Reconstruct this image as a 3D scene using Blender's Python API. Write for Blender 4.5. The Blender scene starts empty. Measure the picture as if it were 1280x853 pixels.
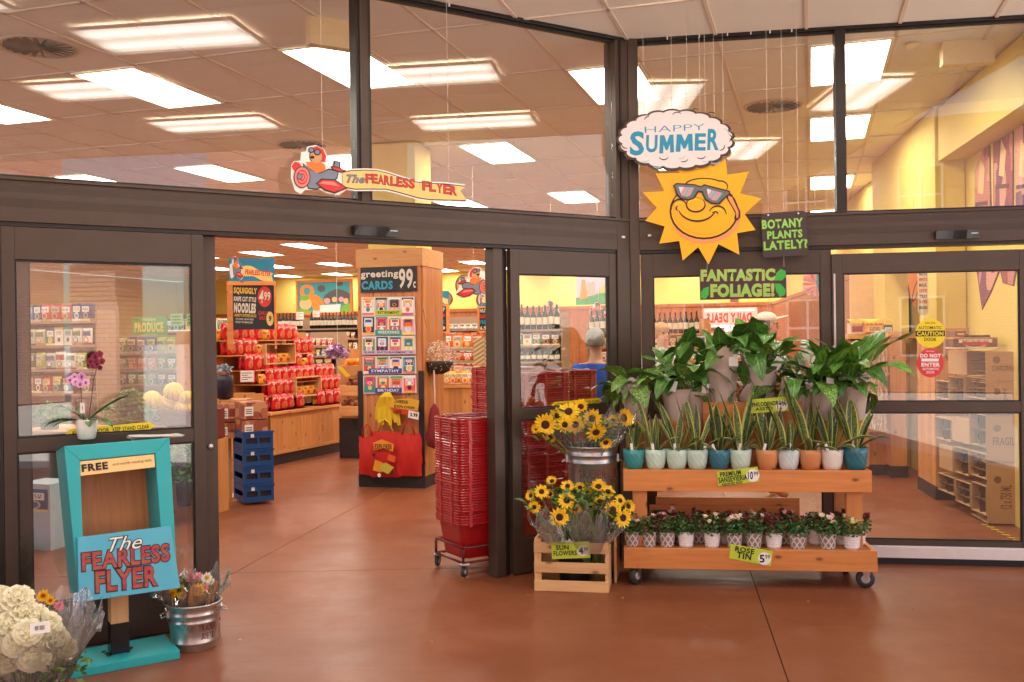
import bpy, math, random
from mathutils import Vector, Matrix
random.seed(7)
S = bpy.context.scene
COL = S.collection
PI = math.pi
rad = math.radians
# ------------------------------------------------------------------ camera, world, sun, exposure
H = 1.62
FPX = 1196.9
_p, _r = -0.0029, -0.0131
F_ = Vector((0, math.cos(_p), math.sin(_p))); U0 = Vector((0, -math.sin(_p), math.cos(_p))); R0 = Vector((1, 0, 0))
RR = R0*math.cos(_r) + U0*math.sin(_r); UU = -R0*math.sin(_r) + U0*math.cos(_r)
cam_d = bpy.data.cameras.new('camera'); cam = bpy.data.objects.new('camera', cam_d); COL.objects.link(cam)
cam_d.sensor_width = 36; cam_d.lens = FPX/1280*36; cam_d.clip_start = 0.05; cam_d.clip_end = 1500
m3 = Matrix((RR, UU, -F_)).transposed()
cam.matrix_world = Matrix.Translation((0, 0, H)) @ m3.to_4x4()
S.camera = cam
SUN_EL, SUN_AZ = 66, -62      # azimuth measured from +Y towards +X
W = bpy.data.worlds.new('World'); S.world = W; W.use_nodes = True
nt = W.node_tree; bg = nt.nodes['Background']
sky = nt.nodes.new('ShaderNodeTexSky'); sky.sky_type = 'NISHITA'; sky.sun_disc = False
sky.sun_elevation = rad(SUN_EL); sky.sun_rotation = rad(SUN_AZ)
nt.links.new(sky.outputs[0], bg.inputs[0]); bg.inputs[1].default_value = 0.15
sd = bpy.data.lights.new('sun', 'SUN'); sd.energy = 5.0; sd.angle = rad(0.5); sd.color = (1, .94, .86)
sun = bpy.data.objects.new('sun', sd); COL.objects.link(sun)
_sv = Vector((math.sin(rad(SUN_AZ))*math.cos(rad(SUN_EL)), math.cos(rad(SUN_AZ))*math.cos(rad(SUN_EL)), math.sin(rad(SUN_EL))))
sun.rotation_euler = _sv.to_track_quat('Z', 'Y').to_euler()
S.view_settings.view_transform = 'Standard'; S.view_settings.look = 'None'; S.view_settings.gamma = 1
S.view_settings.exposure = 1.15
S.cycles.use_denoising = True
S.cycles.max_bounces = 9; S.cycles.diffuse_bounces = 7; S.cycles.glossy_bounces = 3; S.cycles.transmission_bounces = 4
S.cycles.transparent_max_bounces = 24; S.cycles.sample_clamp_indirect = 5
S.cycles.caustics_reflective = True; S.cycles.caustics_refractive = False

# ------------------------------------------------------------------ where a measured point lies
def ray(u, v): return F_ + RR*((u-640)/FPX) - UU*((v-426.5)/FPX)
def AT(u, v, Y):
    d = ray(u, v); return Vector((0, 0, H)) + d*(Y/d.y)
def G(u, v, z=0.0):
    d = ray(u, v); return Vector((0, 0, H)) + d*((z-H)/d.z)
class Pl:
    """a vertical plane: origin p0, x axis at ang, y axis behind it; seen from -y"""
    def __init__(s, p0, ang):
        s.p0 = Vector(p0); s.ang = ang
        s.x = Vector((math.cos(ang), math.sin(ang), 0)); s.n = Vector((-math.sin(ang), math.cos(ang), 0))
    def at(s, u, v, off=0.0):
        d = ray(u, v); o = s.p0 - s.n*off
        t = ((o - Vector((0, 0, H))) @ s.n)/(d @ s.n)
        q = Vector((0, 0, H)) + d*t - o
        return (q @ s.x, q.z)
    def w(s, x, y, z): return s.p0 + s.x*x + s.n*y + Vector((0, 0, z))
AL, AR, AG = rad(31.79), rad(-9.16), rad(-17.3)
CORNER = Vector((0.896, 7.065, 0))
PL = Pl(CORNER, AL); PR = Pl(CORNER, AR)
GA = Vector((math.sin(rad(17.3)), math.cos(rad(17.3)), 0)); GB = Vector((math.cos(rad(17.3)), -math.sin(rad(17.3)), 0))
def AB(a, b, z=0): return GA*a + GB*b + Vector((0, 0, z))

# ------------------------------------------------------------------ mesh building
class MB:
    def __init__(s): s.v = []; s.f = []; s.m = []; s.uv = {}
    def add(s, vs, fs, mi=0, M=None):
        o = len(s.v)
        s.v += [tuple(M @ Vector(p)) if M else tuple(p) for p in vs]
        for f in fs: s.f.append(tuple(i+o for i in f)); s.m.append(mi)
        return s
    def box(s, c, d, mi=0, rz=0, M=None, taper=1.0):
        x, y, z = d[0]/2, d[1]/2, d[2]/2
        vs = []
        for k in (-1, 1):
            t = taper if k > 0 else 1
            for (a, b) in ((-1, -1), (1, -1), (1, 1), (-1, 1)):
                px, py = a*x*t, b*y*t
                if rz: px, py = px*math.cos(rz)-py*math.sin(rz), px*math.sin(rz)+py*math.cos(rz)
                vs.append((c[0]+px, c[1]+py, c[2]+k*z))
        return s.add(vs, [(3, 2, 1, 0), (4, 5, 6, 7), (0, 1, 5, 4), (1, 2, 6, 5), (2, 3, 7, 6), (3, 0, 4, 7)], mi, M)
    def b2(s, x0, x1, y0, y1, z0, z1, mi=0, M=None):
        return s.box(((x0+x1)/2, (y0+y1)/2, (z0+z1)/2), (abs(x1-x0), abs(y1-y0), abs(z1-z0)), mi, 0, M)
    def prism(s, poly, y0, y1, mi=0, M=None):
        """poly in xz, between y0 (front) and y1"""
        n = len(poly)
        a = sum(poly[i][0]*poly[(i+1) % n][1]-poly[(i+1) % n][0]*poly[i][1] for i in range(n))
        if a < 0: poly = poly[::-1]
        vs = [(p[0], y0, p[1]) for p in poly] + [(p[0], y1, p[1]) for p in poly]
        fs = [tuple(range(n)), tuple(range(2*n-1, n-1, -1))] + [(i+n, (i+1) % n+n, (i+1) % n, i) for i in range(n)]
        return s.add(vs, fs, mi, M)
    def lathe(s, prof, n=20, c=(0, 0, 0), mi=0, M=None, cap=True, fn=None):
        vs = []; fs = []
        for j, (r, z) in enumerate(prof):
            for i in range(n):
                a = 2*PI*i/n; rr = r*(fn(a, j) if fn else 1)
                vs.append((c[0]+rr*math.cos(a), c[1]+rr*math.sin(a), c[2]+z))
        for j in range(len(prof)-1):
            for i in range(n):
                k = (i+1) % n; fs.append((j*n+i, j*n+k, (j+1)*n+k, (j+1)*n+i))
        if cap:
            fs.append(tuple(range(n-1, -1, -1))); fs.append(tuple((len(prof)-1)*n+i for i in range(n)))
        return s.add(vs, fs, mi, M)
    def tube(s, pts, r, n=8, mi=0, M=None):
        pts = [Vector(p) for p in pts]; vs = []; fs = []
        rs = r if isinstance(r, (list, tuple)) else [r]*len(pts)
        up = Vector((0.13, 0.21, 0.97))
        for j, p in enumerate(pts):
            t = (pts[min(j+1, len(pts)-1)]-pts[max(j-1, 0)]).normalized()
            a = t.cross(up if abs(t.dot(up)) < .95 else Vector((1, 0, 0))).normalized(); b = t.cross(a)
            for i in range(n):
                q = 2*PI*i/n; vs.append(tuple(p + (a*math.cos(q)+b*math.sin(q))*rs[j]))
        for j in range(len(pts)-1):
            for i in range(n):
                k = (i+1) % n; fs.append((j*n+i, j*n+k, (j+1)*n+k, (j+1)*n+i))
        fs.append(tuple(range(n-1, -1, -1))); fs.append(tuple((len(pts)-1)*n+i for i in range(n)))
        return s.add(vs, fs, mi, M)
    def ball(s, c, r, nu=12, nv=8, mi=0, fn=None, M=None):
        r = r if isinstance(r, (tuple, list)) else (r, r, r)
        vs = []; fs = []
        for j in range(nv+1):
            t = PI*j/nv
            for i in range(nu):
                a = 2*PI*i/nu; k = fn(a, t) if fn else 1
                vs.append((c[0]+r[0]*k*math.sin(t)*math.cos(a), c[1]+r[1]*k*math.sin(t)*math.sin(a), c[2]+r[2]*k*math.cos(t)))
        for j in range(nv):
            for i in range(nu):
                q = (i+1) % nu; fs.append((j*nu+i, (j+1)*nu+i, (j+1)*nu+q, j*nu+q))
        return s.add(vs, fs, mi, M)
    def mesh(s, name, mats, smooth=False):
        me = bpy.data.meshes.new(name); me.from_pydata(s.v, [], s.f)
        for m in (mats if isinstance(mats, (list, tuple)) else [mats]): me.materials.append(m)
        me.polygons.foreach_set('material_index', s.m)
        if smooth: me.polygons.foreach_set('use_smooth', [True]*len(s.f))
        me.update()
        return me
    def build(s, name, mats, parent=None, smooth=False, loc=None, rz=0, bevel=0, kind=None, label=None):
        return put(name, s.mesh(name, mats, smooth), parent, loc, rz, bevel, kind, label)
def put(name, me, parent=None, loc=None, rz=0, bevel=0, kind=None, label=None, rot=None, sc=None):
    o = bpy.data.objects.new(name, me); COL.objects.link(o)
    if parent: o.parent = parent
    if loc is not None: o.location = loc
    if rz: o.rotation_euler = (0, 0, rz)
    if rot: o.rotation_euler = rot
    if sc: o.scale = sc if isinstance(sc, (tuple, list)) else (sc,)*3
    if bevel:
        b = o.modifiers.new('bevel', 'BEVEL'); b.width = bevel; b.segments = 2; b.limit_method = 'ANGLE'
    if kind: o['kind'] = kind
    if label: o['label'] = label
    return o
def tag(o, label=None, cat=None, group=None, kind=None):
    if label: o['label'] = label
    if cat: o['category'] = cat
    if group: o['group'] = group
    if kind: o['kind'] = kind
    return o
def thing(name, label, cat, loc=(0, 0, 0), rz=0, group=None):
    o = bpy.data.objects.new(name, None); COL.objects.link(o); o.location = loc; o.rotation_euler = (0, 0, rz)
    return tag(o, label, cat, group)
def dup(root, loc=None, rz=None, label=None, group=None, sc=None):
    kids = [c for c in root.children]
    r = root.copy(); COL.objects.link(r)
    if loc is not None: r.location = loc
    if rz is not None: r.rotation_euler = (0, 0, rz)
    if label: r['label'] = label
    if group: r['group'] = group
    if sc: r.scale = (sc,)*3 if not isinstance(sc, (tuple, list)) else sc
    for c in kids:
        k = c.copy(); COL.objects.link(k); k.parent = r
        for g in list(c.children):
            q = g.copy(); COL.objects.link(q); q.parent = k
    return r

# ------------------------------------------------------------------ materials
def lin(c):
    if max(c) <= 1.0: return tuple(c)
    return tuple((x/255/12.92 if x/255 <= .04045 else ((x/255+.055)/1.055)**2.4) for x in c)
class NT:
    def __init__(s, name):
        s.m = bpy.data.materials.new(name); s.m.use_nodes = True; s.t = s.m.node_tree; s.b = s.t.nodes['Principled BSDF']
    def n(s, ty, **kw):
        k = s.t.nodes.new(ty)
        for a, b in kw.items():
            if a.startswith('i_'): 
                key = a[2:]; key = int(key) if key.isdigit() else key.replace('_', ' ')
                k.inputs[key].default_value = b
            else: setattr(k, a, b)
        return k
    def l(s, a, b): s.t.links.new(a, b)
    def ramp(s, src, stops, interp='LINEAR'):
        r = s.n('ShaderNodeValToRGB'); r.color_ramp.interpolation = interp
        e = r.color_ramp.elements
        while len(e) < len(stops): e.new(.5)
        for k, (p, c) in enumerate(stops): e[k].position = p; e[k].color = (*lin(c), 1)
        s.l(src, r.inputs[0]); return r.outputs[0]
    def coords(s, kind='Object', scale=(1, 1, 1), rot=(0, 0, 0)):
        tc = s.n('ShaderNodeTexCoord'); mp = s.n('ShaderNodeMapping'); mp.inputs['Scale'].default_value = scale; mp.inputs['Rotation'].default_value = rot
        s.l(tc.outputs[kind], mp.inputs[0]); return mp.outputs[0]
    def noise(s, vec, scale=5, detail=4, rough=.5, out=0):
        k = s.n('ShaderNodeTexNoise'); k.inputs['Scale'].default_value = scale; k.inputs['Detail'].default_value = detail; k.inputs['Roughness'].default_value = rough
        s.l(vec, k.inputs['Vector']); return k.outputs[out]
    def mix(s, f, a, b, mode='MIX'):
        k = s.n('ShaderNodeMix', data_type='RGBA', blend_type=mode)
        for idx, x in ((0, f), (6, a), (7, b)):
            if isinstance(x, (int, float)): k.inputs[idx].default_value = x
            elif isinstance(x, (tuple, list)): k.inputs[idx].default_value = (*lin(x), 1)
            else: s.l(x, k.inputs[idx])
        return k.outputs[2]
    def math(s, op, a, b=0.0):
        k = s.n('ShaderNodeMath', operation=op)
        for i, x in enumerate((a, b)):
            if isinstance(x, (int, float)): k.inputs[i].default_value = x
            else: s.l(x, k.inputs[i])
        return k.outputs[0]
    def bump(s, h, strength=.2, dist=.01):
        k = s.n('ShaderNodeBump'); k.inputs['Strength'].default_value = strength; k.inputs['Distance'].default_value = dist
        s.l(h, k.inputs['Height']); s.l(k.outputs[0], s.b.inputs['Normal'])
    def col(s, x):
        if isinstance(x, (tuple, list)): s.b.inputs['Base Color'].default_value = (*lin(x), 1)
        else: s.l(x, s.b.inputs['Base Color'])
    def set(s, **kw):
        for a, b in kw.items():
            s.b.inputs[a.replace('_', ' ')].default_value = b
        return s
MC = {}
def mat(name, col, rough=.6, metal=0.0, var=.12, scale=12, bump=.08, coat=0.0):
    if name in MC: return MC[name]
    k = NT(name); vec = k.coords('Object'); nz = k.noise(vec, scale, 5, .6)
    c = lin(col)
    k.col(k.mix(nz, tuple(min(.98, x*(1-var)) for x in c), tuple(min(.98, x*(1+var)) for x in c)))
    k.set(Roughness=rough, Metallic=metal)
    if coat: k.set(Coat_Weight=coat)
    if bump: k.bump(k.noise(vec, scale*6, 3), bump, .004)
    MC[name] = k.m; return k.m
def emit(name, col, st):
    if name in MC: return MC[name]
    k = NT(name); k.col(col); k.b.inputs['Emission Color'].default_value = (*lin(col), 1); k.b.inputs['Emission Strength'].default_value = st
    if 'lens' in name:      # the tubes show through the prismatic lens as two brighter bands
        tc = k.n('ShaderNodeTexCoord'); sp = k.n('ShaderNodeSeparateXYZ'); k.l(tc.outputs['Object'], sp.inputs[0])
        d_ = k.math('ABSOLUTE', k.math('SUBTRACT', k.math('ABSOLUTE', sp.outputs[0]), .13)); e_ = k.math('ABSOLUTE', sp.outputs[1])
        b_ = k.ramp(k.math('MULTIPLY', d_, 6.0), [(.0, (1.0,)*3), (.45, (.62,)*3), (1, (.36,)*3)]); f_ = k.ramp(e_, [(.50, (1.0,)*3), (.59, (.45,)*3)])
        k.l(k.math('MULTIPLY', k.math('MULTIPLY', b_, f_), st*1.35), k.b.inputs['Emission Strength'])
    MC[name] = k.m; return k.m
def wood(name, c1, c2, axis='x', rough=.45, knots=True, rnd=True):
    if name in MC: return MC[name]
    k = NT(name)
    tc = k.n('ShaderNodeTexCoord'); oi = k.n('ShaderNodeObjectInfo')
    ad = k.n('ShaderNodeVectorMath', operation='ADD'); k.l(tc.outputs['Object'], ad.inputs[0])
    cm = k.n('ShaderNodeCombineXYZ'); r7 = k.math('MULTIPLY', oi.outputs['Random'], 37.0)
    for i in range(3): k.l(r7, cm.inputs[i])
    k.l(cm.outputs[0], ad.inputs[1])
    mp = k.n('ShaderNodeMapping'); sc = {'x': (1.2, 16, 16), 'y': (16, 1.2, 16), 'z': (16, 16, 1.2)}[axis]
    mp.inputs['Scale'].default_value = sc; k.l(ad.outputs[0], mp.inputs[0])
    n1 = k.noise(mp.outputs[0], 1.6, 6, .62); 
    mp2 = k.n('ShaderNodeMapping'); mp2.inputs['Scale'].default_value = {'x': (4.5, 9, 9), 'y': (9, 4.5, 9), 'z': (9, 9, 4.5)}[axis]; k.l(ad.outputs[0], mp2.inputs[0])
    base = k.ramp(n1, [(.3, c1), (.5, tuple((a+b)/2 for a, b in zip(c1, c2))), (.7, c2)])
    if knots:
        vo = k.n('ShaderNodeTexVoronoi', voronoi_dimensions='2D'); vo.inputs['Scale'].default_value = .62
        s3 = k.n('ShaderNodeSeparateXYZ'); k.l(mp2.outputs[0], s3.inputs[0]); c3 = k.n('ShaderNodeCombineXYZ'); k.l(s3.outputs[0], c3.inputs[0]); k.l(k.math('ADD', s3.outputs[1], s3.outputs[2]), c3.inputs[1]); k.l(c3.outputs[0], vo.inputs['Vector'])
        kn = k.ramp(vo.outputs['Distance'], [(.0, (255, 255, 255)), (.045, (225, 225, 225)), (.075, (90, 90, 90)), (.14, (0, 0, 0))])
        base = k.mix(kn, base, tuple(x*.30 for x in lin(c2)))
    if rnd:
        hv = k.n('ShaderNodeHueSaturation'); k.l(base, hv.inputs['Color'])
        k.l(k.math('ADD', k.math('MULTIPLY', oi.outputs['Random'], .3), .85), hv.inputs['Value'])
        base = hv.outputs[0]
    k.col(base); k.set(Roughness=rough); k.bump(n1, .12, .003)
    MC[name] = k.m; return k.m
def printm(name, cols, scale=30, rough=.35, vscale=(1, 1, 1), coat=0.0):
    """flat print of many small patches of colour, different on each object"""
    if name in MC: return MC[name]
    k = NT(name); tc = k.n('ShaderNodeTexCoord'); oi = k.n('ShaderNodeObjectInfo')
    ad = k.n('ShaderNodeVectorMath', operation='ADD'); k.l(tc.outputs['Object'], ad.inputs[0])
    cm = k.n('ShaderNodeCombineXYZ'); r7 = k.math('MULTIPLY', oi.outputs['Random'], 53.0)
    for i in range(3): k.l(r7, cm.inputs[i])
    k.l(cm.outputs[0], ad.inputs[1])
    mp = k.n('ShaderNodeMapping'); mp.inputs['Scale'].default_value = vscale; k.l(ad.outputs[0], mp.inputs[0])
    nz = k.n('ShaderNodeTexNoise'); nz.inputs['Scale'].default_value = scale*.6; k.l(mp.outputs[0], nz.inputs['Vector'])
    mx = k.n('ShaderNodeMix', data_type='RGBA', blend_type='LINEAR_LIGHT'); mx.inputs[0].default_value = .012
    k.l(mp.outputs[0], mx.inputs[6]); k.l(nz.outputs['Color'], mx.inputs[7])
    vo = k.n('ShaderNodeTexVoronoi'); vo.distance = 'CHEBYCHEV'; vo.inputs['Randomness'].default_value = .75; vo.inputs['Scale'].default_value = scale; k.l(mx.outputs[2], vo.inputs['Vector'])
    sx = k.n('ShaderNodeSeparateColor'); k.l(vo.outputs['Color'], sx.inputs[0])
    f = k.math('FRACT', k.math('ADD', sx.outputs[0], oi.outputs['Random']))
    n = len(cols)
    k.col(k.ramp(f, [(i/n, c) for i, c in enumerate(cols)], 'CONSTANT')); k.set(Roughness=rough)
    if coat: k.set(Coat_Weight=coat)
    MC[name] = k.m; return k.m
def packm(name, cols, labs, rough=.35):
    """printed packaging: a body colour, a label panel with lines of print and a round picture, varying by object"""
    if name in MC: return MC[name]
    k = NT(name); tc = k.n('ShaderNodeTexCoord'); oi = k.n('ShaderNodeObjectInfo'); sp = k.n('ShaderNodeSeparateXYZ'); k.l(tc.outputs['Generated'], sp.inputs[0]); x, z = sp.outputs[0], sp.outputs[2]; R_ = oi.outputs['Random']
    def pick(mul, cs): return k.ramp(k.math('FRACT', k.math('MULTIPLY', R_, mul)), [(i/len(cs), c) for i, c in enumerate(cs)], 'CONSTANT')
    def box(x0, x1, z0, z1): return k.math('MULTIPLY', k.math('MULTIPLY', k.math('GREATER_THAN', x, x0), k.math('LESS_THAN', x, x1)), k.math('MULTIPLY', k.math('GREATER_THAN', z, z0), k.math('LESS_THAN', z, z1)))
    c = pick(1.0, cols); c = k.mix(box(-1, 2, .0, .12), c, pick(7.3, labs)); c = k.mix(box(-1, 2, .88, 1.1), c, pick(3.7, cols)); c = k.mix(box(.12, .88, .52, .84), c, pick(11.1, labs))
    nz = k.n('ShaderNodeTexNoise'); nz.inputs['Scale'].default_value = 9; mp = k.n('ShaderNodeMapping'); mp.inputs['Scale'].default_value = (3, 1, 2.2); k.l(tc.outputs['Generated'], mp.inputs[0]); cm = k.n('ShaderNodeVectorMath', operation='ADD'); k.l(mp.outputs[0], cm.inputs[0]); cx_ = k.n('ShaderNodeCombineXYZ'); k.l(k.math('MULTIPLY', R_, 31.0), cx_.inputs[0]); k.l(cx_.outputs[0], cm.inputs[1]); k.l(cm.outputs[0], nz.inputs['Vector'])
    ln = k.math('MULTIPLY', box(.2, .8, .58, .78), k.math('GREATER_THAN', nz.outputs[0], .52)); c = k.mix(ln, c, pick(5.9, [(30, 26, 30), (120, 24, 20), (20, 50, 90)]))
    dx = k.math('SUBTRACT', x, .5); dz = k.math('MULTIPLY', k.math('SUBTRACT', z, .31), 1.35); d = k.math('SQRT', k.math('ADD', k.math('MULTIPLY', dx, dx), k.math('MULTIPLY', dz, dz)))
    c = k.mix(k.math('LESS_THAN', d, .25), c, pick(13.7, labs)); c = k.mix(k.math('LESS_THAN', d, .18), c, pick(17.3, cols))
    k.col(c); k.set(Roughness=rough); MC[name] = k.m; return k.m
def glassm(name, tint=(.93, .95, .93), ior=1.5, rough=0.0, minr=0.0, base=None):
    if name in MC: return MC[name]
    m = bpy.data.materials.new(name); m.use_nodes = True; t = m.node_tree
    for x in list(t.nodes):
        if x.type != 'OUTPUT_MATERIAL': t.nodes.remove(x)
    o = t.nodes['Material Output']
    tr = t.nodes.new('ShaderNodeBsdfTransparent'); tr.inputs[0].default_value = (*tint, 1)
    gl = t.nodes.new('ShaderNodeBsdfGlossy'); gl.inputs['Roughness'].default_value = rough
    # reflectance of one glass surface by viewing angle, the same from both sides of the pane
    lw = t.nodes.new('ShaderNodeLayerWeight'); lw.inputs[0].default_value = .5
    pw = t.nodes.new('ShaderNodeMath'); pw.operation = 'POWER'; pw.inputs[1].default_value = 4.5; t.links.new(lw.outputs['Facing'], pw.inputs[0])
    f0 = ((ior-1)/(ior+1))**2; ml = t.nodes.new('ShaderNodeMath'); ml.operation = 'MULTIPLY_ADD'; ml.inputs[1].default_value = .9-f0; ml.inputs[2].default_value = f0; t.links.new(pw.outputs[0], ml.inputs[0])
    mx = t.nodes.new('ShaderNodeMixShader'); t.links.new(ml.outputs[0], mx.inputs[0])
    t.links.new(tr.outputs[0], mx.inputs[1]); t.links.new(gl.outputs[0], mx.inputs[2]); t.links.new(mx.outputs[0], o.inputs[0])
    MC[name] = m; return m
def cello(name):
    if name in MC: return MC[name]
    m = bpy.data.materials.new(name); m.use_nodes = True; t = m.node_tree
    for x in list(t.nodes):
        if x.type != 'OUTPUT_MATERIAL': t.nodes.remove(x)
    o = t.nodes['Material Output']
    tr = t.nodes.new('ShaderNodeBsdfTransparent'); tr.inputs[0].default_value = (.93, .93, .92, 1)
    gl = t.nodes.new('ShaderNodeBsdfGlossy'); gl.inputs['Roughness'].default_value = .12
    nz = t.nodes.new('ShaderNodeTexNoise'); nz.inputs['Scale'].default_value = 22; nz.inputs['Detail'].default_value = 3
    tc = t.nodes.new('ShaderNodeTexCoord'); mp = t.nodes.new('ShaderNodeMapping'); mp.inputs['Scale'].default_value = (1, 1, .35)
    t.links.new(tc.outputs['Object'], mp.inputs[0]); t.links.new(mp.outputs[0], nz.inputs['Vector'])
    bp = t.nodes.new('ShaderNodeBump'); bp.inputs['Strength'].default_value = 1; bp.inputs['Distance'].default_value = .03
    t.links.new(nz.outputs[0], bp.inputs['Height']); t.links.new(bp.outputs[0], gl.inputs['Normal'])
    fr = t.nodes.new('ShaderNodeFresnel'); fr.inputs[0].default_value = 1.6; t.links.new(bp.outputs[0], fr.inputs['Normal'])
    ma = t.nodes.new('ShaderNodeMath'); ma.operation = 'MAXIMUM'; ma.inputs[1].default_value = .10; t.links.new(fr.outputs[0], ma.inputs[0])
    mx = t.nodes.new('ShaderNodeMixShader'); t.links.new(ma.outputs[0], mx.inputs[0])
    t.links.new(tr.outputs[0], mx.inputs[1]); t.links.new(gl.outputs[0], mx.inputs[2])
    df = t.nodes.new('ShaderNodeBsdfDiffuse'); df.inputs[0].default_value = (.85, .85, .85, 1); m2 = t.nodes.new('ShaderNodeMixShader'); m2.inputs[0].default_value = .07
    t.links.new(mx.outputs[0], m2.inputs[1]); t.links.new(df.outputs[0], m2.inputs[2]); t.links.new(m2.outputs[0], o.inputs[0])
    MC[name] = m; return m
def leafm(name, g1, g2, edge=None, band=False, patch=None, rough=.4, trans=.12):
    if name in MC: return MC[name]
    k = NT(name); uv = k.n('ShaderNodeUVMap'); sp = k.n('ShaderNodeSeparateXYZ'); k.l(uv.outputs[0], sp.inputs[0])
    oi = k.n('ShaderNodeObjectInfo')
    ad = k.n('ShaderNodeVectorMath', operation='ADD'); k.l(uv.outputs[0], ad.inputs[0])
    cm = k.n('ShaderNodeCombineXYZ'); k.l(k.math('MULTIPLY', oi.outputs['Random'], 19), cm.inputs[0]); k.l(cm.outputs[0], ad.inputs[1])
    mp = k.n('ShaderNodeMapping'); mp.inputs['Scale'].default_value = (1.5, 14, 1) if band else (3, 5, 1); k.l(ad.outputs[0], mp.inputs[0])
    nz = k.noise(mp.outputs[0], 2.2, 4, .6)
    c = k.ramp(nz, [(.38, g1), (.62, g2)])
    du = k.math('ABSOLUTE', k.math('SUBTRACT', sp.outputs[0], .5))
    if not band:  # midrib and side veins
        vein = k.math('LESS_THAN', du, .03)
        c = k.mix(k.math('MULTIPLY', vein, .6), c, tuple(min(1, x*2.2) for x in lin(g2)))
        wv = k.math('SINE', k.math('MULTIPLY', k.math('ADD', sp.outputs[1], k.math('MULTIPLY', du, -.35)), 90.0))
        k.bump(wv, .25, .003)
        if patch:
            n2 = k.noise(mp.outputs[0], 7, 3, .6)
            c = k.mix(k.ramp(n2, [(.55, (0, 0, 0)), (.6, (255, 255, 255))]), c, patch)
    if edge:
        c = k.mix(k.math('GREATER_THAN', du, .36), c, edge)
    hv = k.n('ShaderNodeHueSaturation'); k.l(c, hv.inputs['Color']); k.l(k.math('ADD', k.math('MULTIPLY', oi.outputs['Random'], .5), .75), hv.inputs['Value'])
    k.col(hv.outputs[0]); k.set(Roughness=rough, Specular_IOR_Level=.5); k.b.inputs['Subsurface Weight'].default_value = 0
    MC[name] = k.m; return k.m

# ------------------------------------------------------------------ text
TC = {}
def text_mesh(body, mats, bold=0.0, ext=.0, shear=0.0, space=1.0, grow=0.0):
    cu = bpy.data.curves.new('t', 'FONT'); cu.body = body; cu.offset = bold+grow; cu.shear = shear; cu.resolution_u = 3; cu.align_x = 'LEFT'; cu.space_character = space + max(0, bold)*3.2
    cu.extrude = 0
    o = bpy.data.objects.new('t', cu); COL.objects.link(o)
    dg = bpy.context.evaluated_depsgraph_get()
    me = bpy.data.meshes.new_from_object(o.evaluated_get(dg)); bpy.data.objects.remove(o); bpy.data.curves.remove(cu)
    return me
def txt(body, x0, z0, w, h, y, m, parent, rot=0.0, bold=.02, shear=0.0, name='lettering', label=None, arch=0.0, mirror=False, space=1.0, grow=0.0):
    """lettering filling the box x0..x0+w, z0..z0+h on the plane y, facing -y"""
    me = text_mesh(body, m, bold, 0, shear, space, grow)
    if not me.vertices: return None
    xs = [v.co.x for v in me.vertices]; ys = [v.co.y for v in me.vertices]
    ax, bx, ay, by = min(xs), max(xs), min(ys), max(ys)
    cr, sr = math.cos(rot), math.sin(rot)
    cx, cz = x0+w/2, z0+h/2
    for v in me.vertices:
        fx = (v.co.x-ax)/(bx-ax) if bx > ax else 0; fz = (v.co.y-ay)/(by-ay) if by > ay else 0
        if mirror: fx = 1-fx
        dx = (fx-.5)*w; dz = (fz-.5)*h + arch*(1-(2*fx-1)**2)
        v.co = (cx+dx*cr-dz*sr, y, cz+dx*sr+dz*cr)
    me.materials.clear(); me.materials.append(m)
    for p in me.polygons: p.material_index = 0
    me.update()
    return put(name, me, parent, label=label)
class Board:
    """a flat thing traced on a plane; layers of card or paint, 1.5 mm each"""
    def __init__(s, pl, off, uvc, name, label, cat, group=None, z=0.0):
        s.pl, s.off = pl, off; x, zc = pl.at(uvc[0], uvc[1], off)
        s.ox, s.oz = x, zc
        s.root = thing(name, label, cat, pl.w(x, -off, zc), pl.ang, group)
        s.k = 0
    def p(s, u, v): 
        x, z = s.pl.at(u, v, s.off); return (x-s.ox, z-s.oz)
    def poly(s, pts, m, name='panel', th=.0015, lift=None, px=True, label=None):
        q = [s.p(*a) for a in pts] if px else pts
        y = -(.0015*s.k if lift is None else lift); s.k += 1 if lift is None else 0
        b = MB(); b.prism(q, y-.0015, y-.0015+th, 0)
        return b.build(name, m, s.root, label=label)
    def text(s, body, u0, v0, u1, v1, m, rot=None, bold=.02, lift=None, out=None, shear=0, arch=0.0, mirror=False, slope=0.0, name='lettering'):
        """box by its corners in the picture: (u0,v0) top left, (u1,v1) bottom right, slope = rise to the right in degrees"""
        tn = math.tan(rad(slope)); du = u1-u0; vc = (v0+v1)/2
        A_, B_ = s.p(u0, vc+tn*du/2), s.p(u1, vc-tn*du/2); hp = max((v1-v0)*.5, (v1-v0)-abs(tn)*du)
        C_, D_ = s.p((u0+u1)/2, vc-hp/2), s.p((u0+u1)/2, vc+hp/2)
        w = math.hypot(B_[0]-A_[0], B_[1]-A_[1]); h = C_[1]-D_[1]; cx, cz = (A_[0]+B_[0])/2, (C_[1]+D_[1])/2; ls = math.atan2(B_[1]-A_[1], B_[0]-A_[0])
        y = -(.0015*(s.k)+.0008 if lift is None else lift)
        if out is not None:
            e = .055*h
            txt(body, cx-w/2-e, cz-h/2-e, w+2*e, h+2*e, y, out, s.root, ls, bold, shear, 'letter_outline', arch=arch, mirror=mirror, grow=.03); y -= .0012
        r = txt(body, cx-w/2, cz-h/2, w, h, y, m, s.root, ls, bold, shear, name, arch=arch, mirror=mirror)
        return r
def ell(cx, cz, a, b, n=20, rot=0.0, t0=0, t1=2*PI):
    c, s_ = math.cos(rot), math.sin(rot); o = []
    for i in range(n):
        t = t0+(t1-t0)*i/(n if t1-t0 > 6.28 else n-1); x, z = a*math.cos(t), b*math.sin(t); o.append((cx+x*c-z*s_, cz+x*s_+z*c))
    return o
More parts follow.
